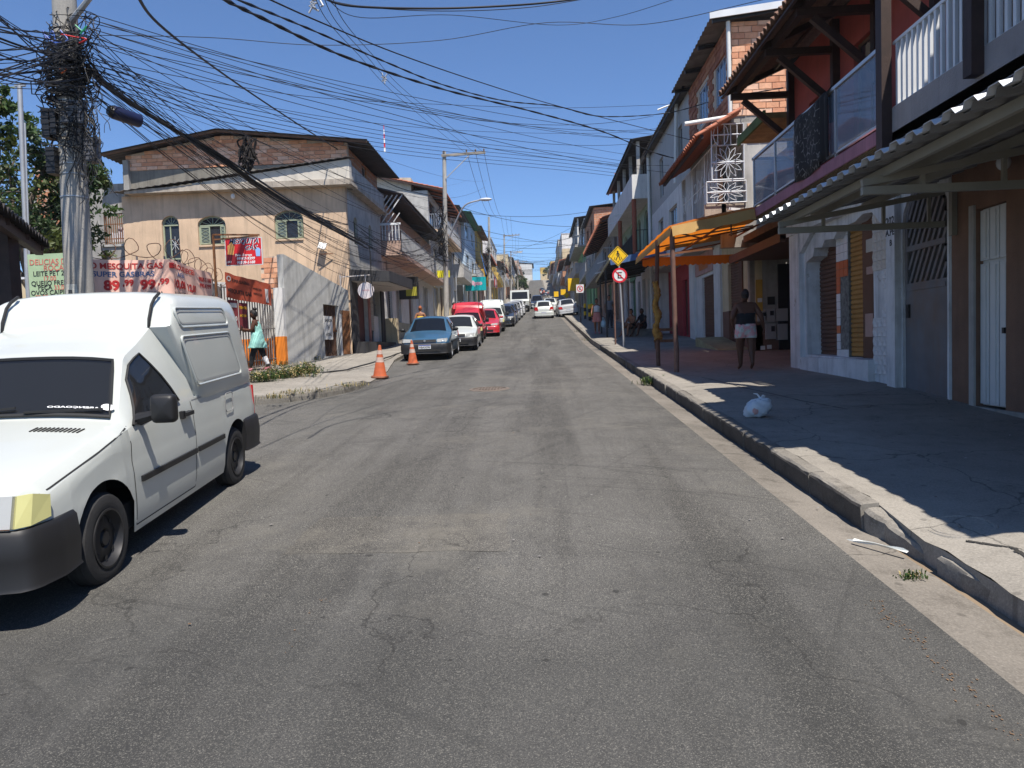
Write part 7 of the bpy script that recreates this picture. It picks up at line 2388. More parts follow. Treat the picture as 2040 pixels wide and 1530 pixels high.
for i in range(4):
 MB().box((-1.0 + (i % 2) * 1.02, -.6 + (i // 2) * 1.7, 1.03), (-.02 + (i % 2) * 1.02, 1.0 + (i // 2) * 1.7, 2.05 + .15 * (i % 3))).build('cargo_crate', mat('cardboard_cargo', (.42, .36, .30), .9, var=.2), tk)
park(tk, 0, 78.5, 0, -1.95)
c = make_car('pickup', 'dark blue car coming down the road beyond the white hatchback', NAVYP, 'hatch', None, H=1.6)
park(c, 0, 86, 0, -.1)
c = make_car('moving_car', 'white hatchback with red tail lights driving away up the road', WHITEP, 'hatch', None, L=3.8, W=1.68, H=1.48, cat='car')
park(c, 0, 61.2, math.pi, .45)
c = make_car('moving_car', 'second white car ahead of the white hatchback, partly hidden by it', WHITEP, 'sedan', None, L=4.1, cat='car')
park(c, 0, 74.5, math.pi, 1.2)
c = make_car('parked_car', 'silver saloon parked at the right kerb near the square parking sign', SILVP, 'sedan', None, L=4.3, W=1.7, cat='car')
park(c, 0, 63.0, math.pi + .04, 2.5)
c.location.z += .075
c.rotation_euler.y = .095
for i, (y, x, pm, yaw, lab) in enumerate(((160, 1.6, NAVYP, math.pi, 'dark car going up the far hill road'), (178, 1.5, GREYCP, math.pi, 'grey car high on the far hill road'), (128, -2.2, WHITEP, 0, 'small white car parked on the left below the far hill'), (205, 1.3, BLACKP, math.pi, 'black car near the top of the far hill road'), (100, -2.2, BLACKP, 0, 'black car behind the white truck on the left'), (112, -2.2, SILVP, 0, 'silver car on the left beyond the white truck'))):
 c = make_car('far_car', lab, pm, 'hatch', 'cars far up the hill')
 park(c, 0, y, yaw, x)
# ================================================================== PEOPLE
def skinmat(name, c):
 return mat(name, c, .55, var=.06, scale=6, spec=.35)
SK_D, SK_M = skinmat('deep_brown_skin', (.10, .042, .024)), skinmat('brown_skin', (.24, .11, .06))
HAIR = mat('black_hair', (.010, .008, .008), .6, var=.3, scale=30, bump=.5, bscale=60)
EYEW, EYED, LIP = mat('eye_white', (.6, .58, .55), .3, var=0), mat('eye_dark', (.02, .012, .01), .2, var=0), mat('lips', (.16, .05, .045), .5, var=0)
V = Vector
def person(label, J, cloth, skin=SK_M, hair='short', face=(0, -1, 0), build=1.0, loc=(0, 0, 0), yaw=0.0, scale=1.0, group=None, shoe=None, fine=True, hairm=None, headtilt=0.0):
 """J: joint name -> position (local, facing -y, ground z=0). One continuous skin, clothing as children."""
 bones = [('pelvis', 'spine'), ('spine', 'chest'), ('chest', 'neck'), ('neck', 'head')]
 for s in 'LR':
  bones += [('pelvis', 'hip' + s), ('hip' + s, 'knee' + s), ('knee' + s, 'ankle' + s), ('ankle' + s, 'toe' + s),
     ('chest', 'sho' + s), ('sho' + s, 'elb' + s), ('elb' + s, 'wri' + s), ('wri' + s, 'palm' + s)]
 b_ = build
 rad_ = dict(pelvis=(.155 * b_, .125 * b_), spine=(.135 * b_, .108 * b_), chest=(.145 * b_, .108 * b_), neck=(.058, .058), head=(.055, .06),
    hip=(.104 * b_, .105 * b_), knee=(.064 * b_, .066 * b_), ankle=(.036, .04), toe=(.040, .025), sho=(.066 * b_, .066 * b_), elb=(.045 * b_, .045 * b_), wri=(.029, .027), palm=(.034, .020))
 names = list(J)
 me = bpy.data.meshes.new('person_skeleton')
 me.from_pydata([J[n] for n in names], [(names.index(a), names.index(b)) for a, b in bones], [])
 o = bpy.data.objects.new('person_skeleton', me)
 COL.objects.link(o)
 md = o.modifiers.new('skin', 'SKIN')
 md.use_smooth_shade = True
 sv = me.skin_vertices[0].data
 for i, n in enumerate(names):
  k = n if n in rad_ else n[:-1]
  sv[i].radius = rad_[k]
  sv[i].use_root = (n == 'pelvis')
 sb = o.modifiers.new('sub', 'SUBSURF')
 sb.levels = sb.render_levels = 2 if fine else 1
 dg = bpy.context.evaluated_depsgraph_get()
 ev = o.evaluated_get(dg)
 m2 = ev.to_mesh()
 vs = [v.co.copy() for v in m2.vertices]
 ns = [v.normal.copy() for v in m2.vertices]
 fs = [tuple(p.vertices) for p in m2.polygons]
 ev.to_mesh_clear()
 bpy.data.objects.remove(o)
 bpy.data.meshes.remove(me)
 root = thing('person', label, 'person', None, group)
 g = MB()
 g.add(vs, fs)
 hc = V(J['head']) + V((0, 0, .085))
 f = V(face).normalized()
 side = f.cross(V((0, 0, 1))).normalized()
 up = (V((0, 0, 1)) + f * headtilt).normalized()
 f = (f - up * f.dot(up)).normalized()
 def hp(a, b, c):
  return hc + side * a + f * b + up * c
 def headfn(a, b, k=1.0, dz=0.0):
  x, y, z = math.sin(b) * math.cos(a), math.sin(b) * math.sin(a), math.cos(b)
  jaw = 1 - .24 * max(0, -z) ** 1.2
  front = .022 * max(0, y) * max(0, -z + .2)
  nose = .024 * math.exp(-((x / .16) ** 2) - ((z + .12) / .20) ** 2) if y > 0 else 0
  brow = .006 * math.exp(-((z - .2) / .15) ** 2) if y > .3 else 0
  sock = -.008 * (math.exp(-(((abs(x) - .38) / .18) ** 2) - ((z - .03) / .12) ** 2)) if y > 0 else 0
  return hp(.074 * x * jaw * k, (.095 * y) * (1 - .08 * max(0, -z)) * k + front + nose + brow + sock, .116 * z * k + dz)
 g.grid(lambda a, b: headfn(a, b), seq(0, 2 * math.pi, 24 if fine else 14), seq(0, math.pi, 18 if fine else 10))
 for s_ in (1, -1):
  g.add([tuple(hp(s_ * (.073 + .012 * math.cos(t) * .5), -.01 + .02 * math.cos(t) - .005, -.005 + .032 * math.sin(t))) for t in seq(0, 2 * math.pi, 8)[:-1]], [tuple(range(8))])
 for s in 'LR':
  w_, p_ = V(J['wri' + s]), V(J['palm' + s])
  d = (p_ - w_).normalized()
  inward = V((-p_.x, -.02, 0)).normalized()
  ax_ = d.cross(inward).normalized()
  curl = d.cross(ax_)
  if curl.dot(V((0, -1, 0))) < 0: pass
  for k, (off, ln_) in enumerate(((-.027, .062), (-.009, .075), (.009, .070), (.026, .052))):
   a = p_ + ax_ * off
   b = a + d * ln_ * .55
   c = b + d * ln_ * .45 + inward * ln_ * .28
   e = c + d * ln_ * .22 + inward * ln_ * .38
   g.tube([a - d * .02, a + d * .015, b, c, e], [.010, .0105, .0095, .0085, .006], 6)
  t0 = w_ + (p_ - w_) * .55 - ax_ * .022
  g.tube([t0, t0 + d * .02 - ax_ * .024 + inward * .010, t0 + d * .05 - ax_ * .034 + inward * .020, t0 + d * .075 - ax_ * .030 + inward * .026], [.012, .011, .010, .007], 6)
 g.cur = 0
 body = g.build('body', [skin], root, smooth=True, angle=70)
 if fine:
  for s_ in (1, -1):
   MB().ell(hp(s_ * .029, .084, .004), (.011, .011, .008), 8, 6).build('eye', EYED, body, smooth=True)
  MB().ell(hp(0, .092, -.058), (.022, .010, .009), 10, 6).build('mouth', LIP, body, smooth=True)
 hm = hairm or HAIR
 g = MB()
 def hairfn(a, b):
  x, y, z = math.sin(b) * math.cos(a), math.sin(b) * math.sin(a), math.cos(b)
  return headfn(a, b, 1.10 + .03 * math.sin(7 * a) * math.sin(5 * b), .006) if True else None
 pts = [(a, b) for a in seq(0, 2 * math.pi, 28) for b in seq(0, math.pi, 20)]
 nb = 21
 P3 = [hairfn(a, b) for a, b in pts]
 ff = []
 for i in range(28):
  for j in range(20):
   a, b = (i + .5) / 28 * 2 * math.pi, (j + .5) / 20 * math.pi
   y, z = math.sin(b) * math.sin(a), math.cos(b)
   lim = .52 if y > .25 else (.1 if y > -.1 else (-.55 if hair != 'long' else -.9))
   if z > lim:
    ff.append((i * nb + j, (i + 1) * nb + j, (i + 1) * nb + j + 1, i * nb + j + 1))
 g.add(P3, ff)
 if hair in ('bun', 'tied'):
  g.ell(hp(0, -.07 if hair == 'bun' else -.085, .13 if hair == 'bun' else .03), (.055, .055, .05), 12, 8)
 if hair == 'long':
  g.grid(lambda s, t: hp(.09 * math.sin(2.6 * (s - .5)), -.05 - .07 * math.cos(2.2 * (s - .5)), .02 - .28 * t), seq(0, 1, 8), seq(0, 1, 5))
 g.build('hair', hm, root, smooth=True, angle=80)
 segs = [(a, b, V(J[a]), V(J[b])) for a, b in bones]
 def near(p):
  best = None
  for a, b, A, B in segs:
   t = max(0, min(1, (p - A).dot(B - A) / (B - A).length_squared))
   d = (A + (B - A) * t - p).length / rad_[a if a in rad_ else a[:-1]][0]
   if best is None or d < best[0]:
    best = (d, a + '>' + b, t)
  return best[1], best[2]
 info = [near(v_) for v_ in vs]
 for cname, cm, pred, dist, flare in cloth:
  used = {}
  g = MB()
  nf = []
  for f_ in fs:
   if all(pred(info[i][0], info[i][1], vs[i]) for i in f_):
    nf.append(f_)
  if not nf:
   continue
  zt = max(vs[i].z for f_ in nf for i in f_)
  pv = []
  for f_ in nf:
   for i in f_:
    if i not in used:
     used[i] = len(pv)
     n_ = ns[i]
     q = vs[i] + n_ * (dist + .004 * math.sin(31 * vs[i].z + 17 * vs[i].x))
     if flare:
      h_ = V((n_.x, n_.y, 0))
      q = q + (h_.normalized() if h_.length > .01 else h_) * flare * max(0, zt - .25 - vs[i].z) ** 1.1
     pv.append(q)
  g.add(pv, [tuple(used[i] for i in f_) for f_ in nf])
  lo_, hi_ = getattr(pred, 'lim', (None, None))
  oc_ = g.build(cname, cm, root, smooth=True, angle=80)
  if lo_ is not None:
   bm = bmesh.new()
   bm.from_mesh(oc_.data)
   for zz, sg in ((lo_, -1), (hi_, 1)):
    bmesh.ops.bisect_plane(bm, geom=bm.verts[:] + bm.edges[:] + bm.faces[:], plane_co=(0, 0, zz), plane_no=(0, 0, sg), clear_outer=True)
   bm.to_mesh(oc_.data)
   bm.free()
  md = oc_.modifiers.new('thickness', 'SOLIDIFY')
  md.thickness = .006
 if shoe:
  for s in 'LR':
   a, t = V(J['ankle' + s]), V(J['toe' + s])
   d = (t - a); d.z = 0; d.normalize()
   g = MB()
   g.tube([a - d * .05 + V((0, 0, -.055)), a + V((0, 0, -.05)), t + V((0, 0, -.005)), t + d * .045 + V((0, 0, -.008))], [.038, .045, .044, .025], 10)
   g.build('shoe', shoe, root, smooth=True, angle=60)
 root.location = loc
 root.rotation_euler = (0, 0, yaw)
 root.scale = (scale, scale, scale)
 return root
def stand(swing=0.12, armL=None, armR=None, lean=0.0, wide=1.0):
 """upright walking pose facing -y, 1.62 m tall"""
 w_ = .085 * wide
 J = dict(pelvis=(0, 0, .86), spine=(0, -.005 - lean * .3, 1.03), chest=(0, -lean * .7, 1.22), neck=(0, -lean, 1.385), head=(0, -lean * 1.25 - .012, 1.46))
 for s, k, sg in (('L', 1, 1), ('R', -1, -1)):
  y = -swing * sg
  J['hip' + s] = (sg * w_, 0, .80)
  J['knee' + s] = (sg * w_ * .95, y * .55 - .02, .455)
  J['ankle' + s] = (sg * w_ * .85, y + (.03 if y > 0 else 0), .085 + (.03 if y > 0.05 else 0))
  J['toe' + s] = (sg * w_ * 1.0, y - .125, .030)
  J['sho' + s] = (sg * .165 * wide ** .5, -lean * .8, 1.325)
  J['elb' + s] = (sg * .235 * wide ** .5, .04 + y * -.6, 1.08)
  J['wri' + s] = (sg * .25 * wide ** .5, -.02 + y * -1.3, .865)
  J['palm' + s] = (sg * .25 * wide ** .5, -.04 + y * -1.45, .80)
 for s, a in (('L', armL), ('R', armR)):
  if a:
   J['elb' + s], J['wri' + s], J['palm' + s] = a
 return J
def lim(f, lo, hi):
 f.lim = (lo, hi)
 return f
def leg(lo, hi=1.0, hip=True):
 """faces of both legs whose z runs from lo to hi"""
 return lim(lambda b, t, p: lo - .07 < p.z < hi + .07 and (b.startswith(('hip', 'knee', 'pelvis', 'ankle')) and (hip or not b.startswith('pelvis'))), lo, hi)
torso = lambda lo, hi: lim(lambda b, t, p: lo - .07 < p.z < hi + .07 and (b.startswith(('pelvis', 'spine', 'chest', 'hip', 'knee')) and not b.startswith('chest>sho') or (b.startswith('sho') and t < .12) or (b.startswith('chest>sho') and t < .8)), lo, hi)
def floral_mat():
 m, nt, b = newmat('floral_cloth')
 tc = nn(nt, 'ShaderNodeTexCoord').outputs['Object']
 vo = nn(nt, 'ShaderNodeTexVoronoi')
 vo.inputs['Scale'].default_value = 14
 nt.links.new(tc, vo.inputs['Vector'])
 n = noise(nt, tc, 11, 4)
 c = mixc(nt, ramp(nt, n, .45, .55), (.48, .50, .46), (.62, .30, .30))
 c = mixc(nt, ramp(nt, vo.outputs['Distance'], .25, .18), c, (.35, .42, .34))
 nt.links.new(c, b.inputs['Base Color'])
 b.inputs['Roughness'].default_value = .9
 return m
FLORAL = floral_mat()
BLACKC = mat('black_fabric', (.014, .014, .016), .9, var=.2)
MINT = mat('mint_fabric', (.30, .60, .53), .85, var=.06)
WHITEC = mat('white_fabric', (.66, .66, .66), .85, var=.05)
PINKC = mat('salmon_fabric', (.62, .24, .20), .85, var=.08)
GREYC = mat('grey_fabric', (.22, .22, .23), .85, var=.08)
JEANS = mat('dark_denim', (.025, .03, .05), .85, var=.15)
YELC = mat('yellow_fabric', (.70, .48, .02), .8, var=.06)
PINKSH = mat('pink_sandal', (.45, .16, .19), .6)
q = PG(1487, 736, .15)
person('person walking away barefoot in black top and floral shorts on the shaded right pavement', stand(.10, armL=((.29, .05, 1.08), (.24, -.10, .93), (.22, -.15, .90)), armR=((-.30, .08, 1.09), (-.36, .02, .88), (-.375, -.01, .815)), wide=1.25),
  [('top', BLACKC, torso(.93, 1.17), .012, 0), ('shorts', FLORAL, torso(.66, .95), .020, .06)],
  SK_D, 'tied', build=1.22, loc=(q[0], q[1], zr(q[1]) + .145), yaw=math.pi, scale=1.0)
q = PG(517, 738, .15)
person('person in mint sleeveless tunic and black leggings looking at her phone by the fence', stand(.21, armL=((.20, -.10, 1.10), (.12, -.31, 1.13), (.09, -.38, 1.15)), armR=((-.20, -.08, 1.09), (-.13, -.30, 1.10), (-.10, -.37, 1.12)), lean=.05, wide=1.05),
  [('leggings', BLACKC, leg(.12, .95), .010, 0), ('side_panel', WHITEC, lambda b, t, p: .16 < p.z < .52 and b.startswith('knee') and (p.y > .02), .014, 0), ('tunic', MINT, torso(.62, 1.34), .020, .16)],
  SK_D, 'bun', loc=(q[0], q[1], zr(q[1]) + .15), yaw=-math.pi / 2 + .15, scale=1.0, shoe=PINKSH, headtilt=.25, build=1.08)
ph_ = MB().box((-.03, -.005, -.06), (.03, .005, .06)).build('phone', BLACKM, None)
ph_.location = (q[0] - .40, q[1] - .06, zr(q[1]) + .15 + 1.20)
ph_.rotation_euler = (.5, 0, -math.pi / 2)
tag(ph_, 'dark phone held by the person in the mint tunic', 'phone')
q = PG(1190, 664, .15)
W1 = person('person in white top and salmon skirt carrying a pale bag down the right pavement', stand(.12, armL=((.24, .02, 1.08), (.25, -.05, .87), (.25, -.07, .80)), wide=1.05),
  [('top', WHITEC, torso(1.02, 1.33), .012, 0), ('skirt', PINKC, torso(.55, 1.0), .022, .22)], SK_M, 'tied', loc=(q[0], q[1], zr(q[1]) + .15), yaw=0, fine=False, shoe=PINKSH)
qb = (q[0] + .30, q[1] - .1, zr(q[1]) + .15 + .42)
g = MB()
g.grid(lambda a, b: (qb[0] + (.13 + .012 * math.sin(3 * a)) * math.sin(b) ** .6 * math.cos(a), qb[1] + .07 * math.sin(b) ** .6 * math.sin(a), qb[2] + .17 * math.cos(b) + .02), seq(0, 2 * math.pi, 14), seq(.02, math.pi - .02, 8))
for s_ in (-.05, .05):
 g.tube([(qb[0] + s_, qb[1], qb[2] + .16), (qb[0] - .02 + s_ * .3, qb[1], qb[2] + .34)], .012, 5)
o = g.build('carrier_bag', mat('pale_blue_plastic', (.45, .62, .68), .4, var=.1), None, smooth=True, org=qb)
tag(o, 'pale blue carrier bag held by the person in the salmon skirt', 'bag')
q = PG(1215, 656, .15)
person('person in grey shirt and dark jeans standing in the shade of the black awning', stand(.06, lean=-.02), [('shirt', GREYC, lambda b, t, p: .84 < p.z < 1.40 and (b.startswith(('pelvis', 'spine', 'chest')) or (b.startswith('sho') and t < .55)), .014, 0), ('jeans', JEANS, leg(.09, .93), .012, 0)],
  SK_M, 'short', loc=(q[0] + .1, q[1] + 1.0, zr(q[1] + 1) + .15), yaw=.2, scale=1.07, fine=False, shoe=BLACKC)
def seated(kneeup=.45):
 J = dict(pelvis=(0, 0, .42), spine=(0, -.03, .58), chest=(0, -.08, .77), neck=(0, -.10, .93), head=(0, -.13, 1.0))
 for s, sg in (('L', 1), ('R', -1)):
  J['hip' + s] = (sg * .09, -.06, .42)
  J['knee' + s] = (sg * .13, -.44, kneeup + (.06 if sg > 0 else 0))
  J['ankle' + s] = (sg * .12, -.52 - (.14 if sg < 0 else 0), .085)
  J['toe' + s] = (sg * .13, -.66 - (.14 if sg < 0 else 0), .03)
  J['sho' + s] = (sg * .165, -.08, .87)
  J['elb' + s] = (sg * .23, -.20, .65)
  J['wri' + s] = (sg * .13, -.38, .57)
  J['palm' + s] = (sg * .10, -.44, .56)
 return J
for px, lab, m_, sk in ((1262, 'seated person with bare shoulders leaning forward on the step by the shaded shops', BLACKC, SK_M), (1283, 'seated person in dark shirt beside the bare shouldered one on the step', BLACKC, SK_D)):
 q = P(px, 650, 31.0)
 dark = px > 1270
 person(lab, seated(), [('shirt', m_, (lambda b, t, p: p.z > .5 and (b.startswith(('pelvis', 'spine', 'chest')) or (b.startswith('sho') and t < .5))) if dark else (lambda b, t, p: .46 < p.z < .72 and b.startswith(('pelvis', 'spine'))), .012, 0),
   ('shorts', BLACKC, lambda b, t, p: b.startswith('pelvis>hip') or (b.startswith('hip') and t < .65) or (b == 'pelvis>spine' and t < .3), .014, 0)], sk, 'short', loc=(q[0], 31.0, zr(31) + .15), yaw=-.9, fine=False)
q0, q1_ = P(1255, 650, 31.2), P(1300, 650, 31.2)
o = MB().box((q0[0] - .1, 30.85, zr(31)), (q1_[0] + .3, 31.6, zr(31) + .48)).build('step', KERB, None, org=(q0[0], 31, zr(31)))
tag(o, 'low concrete step with two people sitting on it', 'step')
q = P(838, 640, 31.5)
person('person with orange hair and yellow top seen from behind beyond the blue grey saloon', stand(.08), [('top', YELC, torso(.95, 1.2), .012, 0), ('shorts', JEANS, torso(.6, .98), .016, .05)], SK_M, 'tied', loc=(q[0], 31.5, zr(31.5) + .15), yaw=math.pi, fine=False,
  hairm=mat('orange_dyed_hair', (.25, .07, .02), .6, var=.2))
for i, (px, y, lab) in enumerate(((905, 41.5, 'person in dark clothes standing by the second pole, nearer one'), (914, 42.5, 'person in black standing just right of the dark clothed one by the pole'))):
 q = P(px, 640, y)
 person(lab, stand(.03 + .04 * i), [('shirt', BLACKC, torso(.9, 1.36), .012, 0), ('trousers', JEANS, leg(.1, .95), .012, 0)], SK_D, 'short', loc=(q[0], y, zr(y) + .15), yaw=1.2 - i, fine=False)
for i, (px, y, c, lab) in enumerate(((1078, 150, WHITEC, 'tiny person in white walking up the far road, left of the dark cars'), (1084, 158, PINKC, 'tiny person in pink further up the far road'))):
 q = P(px, 590, y)
 person(lab, stand(.1), [('shirt', c, torso(.9, 1.36), .014, 0), ('trousers', JEANS, leg(.1, .95), .012, 0)], SK_M, 'short', loc=(q[0], y, zr(y)), yaw=math.pi, fine=False)
# ================================================================== POLES, CABLES, TREES, SMALL THINGS
POLEM = mat('weathered_pole_concrete', (.36, .345, .315), .95, var=.15, scale=2, streak=.45, blot=.2, bump=.35)
CABM = mat('black_cable', (.010, .010, .011), .6, var=0)
CABB = mat('grey_blue_cable', (.02, .03, .06), .6, var=0)
def arcpts(A, B, sag, n=14, wob=0.0):
 A, B = Vector(A), Vector(B)
 out = []
 for i in range(n + 1):
  t = i / n
  p = A + (B - A) * t
  p.z -= 4 * sag * t * (1 - t)
  if wob:
   p += Vector((rnd.gauss(0, wob), rnd.gauss(0, wob), rnd.gauss(0, wob)))
  out.append(p)
 return out
def spline(ps, n=6):
 ps = [Vector(p) for p in ps]
 ps = [ps[0] * 2 - ps[1]] + ps + [ps[-1] * 2 - ps[-2]]
 out = []
 for i in range(1, len(ps) - 2):
  a, b, c, d = ps[i - 1:i + 3]
  for k in range(n):
   t = k / n
   out.append(.5 * ((2 * b) + (c - a) * t + (2 * a - 5 * b + 4 * c - d) * t * t + (3 * b - a - 3 * c + d) * t ** 3))
 out.append(ps[-2])
 return out
def cable(pts, r, label, group='overhead cables', twist=False, m=None):
 g = MB()
 if twist:
  m_ = len(pts)
  for k in range(2):
   tw = []
   for i, p in enumerate(pts):
    a = i * 1.5 + k * math.pi
    tw.append(p + Vector((math.cos(a), math.cos(a) * .3, math.sin(a))) * r * .8)
   g.tube(tw, r * .8, 5)
 else:
  g.tube(pts, r, 5)
 mid = pts[0]
 o = g.build('overhead_cable', m or CABM, None, smooth=True, angle=80, org=tuple(mid))
 tag(o, label, 'cable', group)
 return o
# ---- near concrete pole with the tangle
NP0, NP1 = P(160, 600, 11.5), P(128, 0, 11.5)
tdir = (NP1 - NP0) / (NP1[2] - NP0[2])
def np_at(z): return Vector(NP0 + tdir * (z - NP0[2]))
zg = zr(11.5)
np_ = thing('utility_pole', 'thick concrete utility pole wrapped in a tangle of black cables, nearest pole', 'utility pole', tuple(np_at(zg)))
MB().tube([np_at(z) for z in (zg - .2, zg + 1, 3, 5, 7, 9.6)], [.232, .226, .212, .195, .178, .158], 20).build('pole', POLEM, np_, smooth=True)
pole_top_z = P(128, 0, 11.5)[2]
zpx = lambda py: P(140, py, 11.5)[2]
for py in (185, 206, 222, 250, 330, 350, 395):
 c = np_at(zpx(py))
 r_p = float(np.interp(c.z, [zg, 9.6], [.232, .158]))
 MB().lathe([(r_p + .004, -.012), (r_p + .009, -.01), (r_p + .009, .01), (r_p + .004, .012)], tuple(c), 18).build('band', METALG, np_)
c = np_at(zpx(590))
MB().grid(lambda a, t: (c.x + .226 * math.sin(a), c.y - .226 * math.cos(a), c.z - .17 + .34 * t), seq(-.45, .45, 6), [0, 1]).build('bill', mat('weathered_paper', (.50, .50, .46), .9, var=.25, scale=9), np_)
MB().grid(lambda a, t: (c.x + .229 * math.sin(a), c.y - .229 * math.cos(a), c.z - .12 + .2 * t), seq(-.2, .1, 4), [0, 1]).build('bill_print', mat('dark_grey_print', (.12, .12, .12), .9, var=.4, scale=20), np_)
def on_pole(px, py, wd, hh, dp, m, nm, dy=-.15):
 q = P(px, py, 11.5 + dy)
 g = MB().box((q[0] - wd / 2, 11.5 + dy - dp / 2, q[2] - hh / 2), (q[0] + wd / 2, 11.5 + dy + dp / 2, q[2] + hh / 2))
 for i in range(5):
  g.box((q[0] - wd / 2 - .006, 11.5 + dy - dp / 2 - .01, q[2] - hh / 2 + hh * (i + .3) / 5), (q[0] + wd / 2 + .006, 11.5 + dy + dp / 2, q[2] - hh / 2 + hh * (i + .6) / 5))
 return g.build(nm, m, np_)
on_pole(98, 248, .12, .46, .2, BLACKM, 'splice_box')
on_pole(113, 245, .09, .42, .2, BLACKM, 'splice_box')
on_pole(109, 322, .14, .42, .22, BLACKM, 'splice_box')
on_pole(184, 300, .14, .38, .2, mat('dark_grey_box', (.09, .09, .10), .5), 'splice_box')
on_pole(148, 225, .36, .36, .1, mat('grey_plastic_sleeve', (.10, .10, .11), .5), 'sleeve', -.18)
tg = MB()
r_ = random.Random(21)
for k in range(150):
 zc_ = zpx(r_.choice((120, 150, 180, 110, 140, 200, 260)) + r_.uniform(-45, 45))
 c = np_at(zc_)
 rr = .19 + abs(r_.gauss(0, .12))
 a0, span = r_.uniform(0, 6.28), r_.uniform(2, 7)
 ti, tj = r_.uniform(-.6, .6), r_.uniform(-.5, .5)
 pts = []
 for i in range(13):
  a = a0 + span * i / 12
  q = rr * (1 + .25 * math.sin(2.3 * a + k))
  pts.append((c.x + q * math.cos(a), c.y + q * math.sin(a) * .8 - .05, c.z + ti * q * math.cos(a) + tj * q * math.sin(a) + .02 * math.sin(5 * a)))
 tg.tube(pts, r_.choice((.006, .008, .010)), 4)
for k in range(52):
 x0 = r_.choice((r_.uniform(150, 195), r_.uniform(115, 195)))
 y0_ = r_.uniform(140, 270)
 pts = []
 px, py = x0, y0_
 for i in range(9):
  pts.append(P(px, py, 11.5 - .24 + r_.uniform(-.04, .04)))
  px += r_.gauss((150 - px) * .02 + 2, 7)
  py += r_.uniform(8, 24)
 tg.tube(spline(pts, 3), r_.choice((.005, .006, .008)), 4)
for k in range(26):
 pts = [P(r_.uniform(90, 200), r_.uniform(20, 170), 11.5 - r_.uniform(-.1, .35)) for _ in range(4)]
 tg.tube(spline(pts, 6), .007, 4)
stuff(tg.build('cable_tangle', CABM, np_, smooth=True, angle=80))
for nm, c_, pts_ in (('blue_wire', (.02, .08, .35), ((90, 70), (110, 85), (135, 80), (120, 60))), ('orange_wire', (.5, .10, .02), ((118, 140), (125, 134), (132, 140), (122, 146))), ('green_wire', (.02, .28, .12), ((150, 50), (165, 62), (172, 52), (160, 68))), ('red_wire', (.45, .02, .02), ((120, 68), (150, 74), (172, 78), (158, 86))), ('blue_wire', (.02, .08, .35), ((85, 60), (95, 80), (105, 62), (112, 90)))):
 MB().tube(spline([P(x, y, 11.15) for x, y in pts_], 6), .012, 5).build(nm, mat(nm + '_plastic', c_, .5), np_)
MB().tube([P(140, 45, 11.4), P(160, 20, 11.3), P(182, -8, 11.2)], [.05, .045, .04], 8).build('bracket', METALG, np_)
# ---- blue splice barrel and dark bundles hung from the cables
FAN = Vector(P(178, 135, 11.4))
bl = thing('splice_closure', 'dark blue cylindrical splice closure hanging under the cable bundle', 'splice closure', P(245, 230, 12.0))
a, b = Vector(P(222, 222, 12.0)), Vector(P(280, 242, 12.4))
MB().tube([a, a + (b - a) * .05, a + (b - a) * .95, b], [.09, .115, .115, .10], 14).build('barrel', mat('dark_blue_barrel', (.008, .012, .045), .45), bl, smooth=True)
MB().tube([a - (b - a) * .12, a], [.07, .105], 10).build('end_plug', BLACKM, bl)
hg = thing('cable_bundle', 'blackened knot of cable hanging in front of the brick gable', 'cable bundle', P(493, 312, 18))
g = MB()
c = Vector(P(493, 312, 18))
for k in range(26):
 pts = [c + Vector((r_.gauss(0, .11), r_.gauss(0, .08), r_.gauss(0, .17))) for _ in range(5)]
 g.tube(spline(pts, 4), .025, 5)
g.build('coil', mat('burnt_rubber', (.02, .016, .014), .9, var=.4), hg, smooth=True)
# ---- cables fanning from the near pole up the street
P2 = P(885, 500, 40)
def w2(px, py): return P(px, py, 40)
ends = [(690, 452), (700, 470), (715, 478), (735, 492), (722, 486), (706, 462), (728, 500), (712, 474), (695, 446), (742, 488)]
for k in range(16):
 e = ends[k % len(ends)]
 A = FAN + Vector((r_.uniform(-.1, .1), r_.uniform(-.1, .1), r_.uniform(-.22, .12)))
 B = P(e[0] + r_.uniform(-6, 6), e[1] + r_.uniform(-6, 6), 25.4)
 M_ = P(430 + r_.uniform(-6, 6), 313 + r_.uniform(-9, 8), 15)
 cable(spline([A, P(245, 192 + r_.uniform(-8, 8), 13), M_, P(590, 415 + r_.uniform(-8, 8), 18.8), B], 7), r_.choice((.009, .012, .016, .022)), 'black strand of the heavy cable bundle running from the near pole to the corner house', 'heavy cable bundle to the corner house')
cable(spline([P(735, 490, 25.4), P(738, 510, 25.4), P(740, 560, 25.4), P(748, 610, 25.4)], 6), .02, 'black cable dropping down beside the round white sign', 'overhead cables')
for k in range(26):
 A = FAN + Vector((r_.uniform(-.12, .14), r_.uniform(-.1, .1), r_.uniform(-.5, .75)))
 B = w2(r_.uniform(874, 892), r_.uniform(455, 540)) if k % 3 else P(r_.uniform(880, 1010), r_.uniform(330, 450), r_.uniform(40, 70))
 cable(arcpts(A, B, r_.uniform(.2, 2.8), 16), r_.choice((.0045, .0055, .007, .008)), 'thin black cable fanning up the street from the tangled near pole', 'thin cables fanning up the street from the near pole')
for k in range(8):
 A = FAN + Vector((r_.uniform(-.1, .1), 0, r_.uniform(-.3, .5)))
 B = P(r_.uniform(690, 860), r_.uniform(395, 500), 30 + r_.uniform(0, 8))
 cable(arcpts(A, B, r_.uniform(.3, 1.2), 14), r_.choice((.0045, .006)), 'thin black house drop from the tangled near pole to the left facades', 'house drops from the near pole')
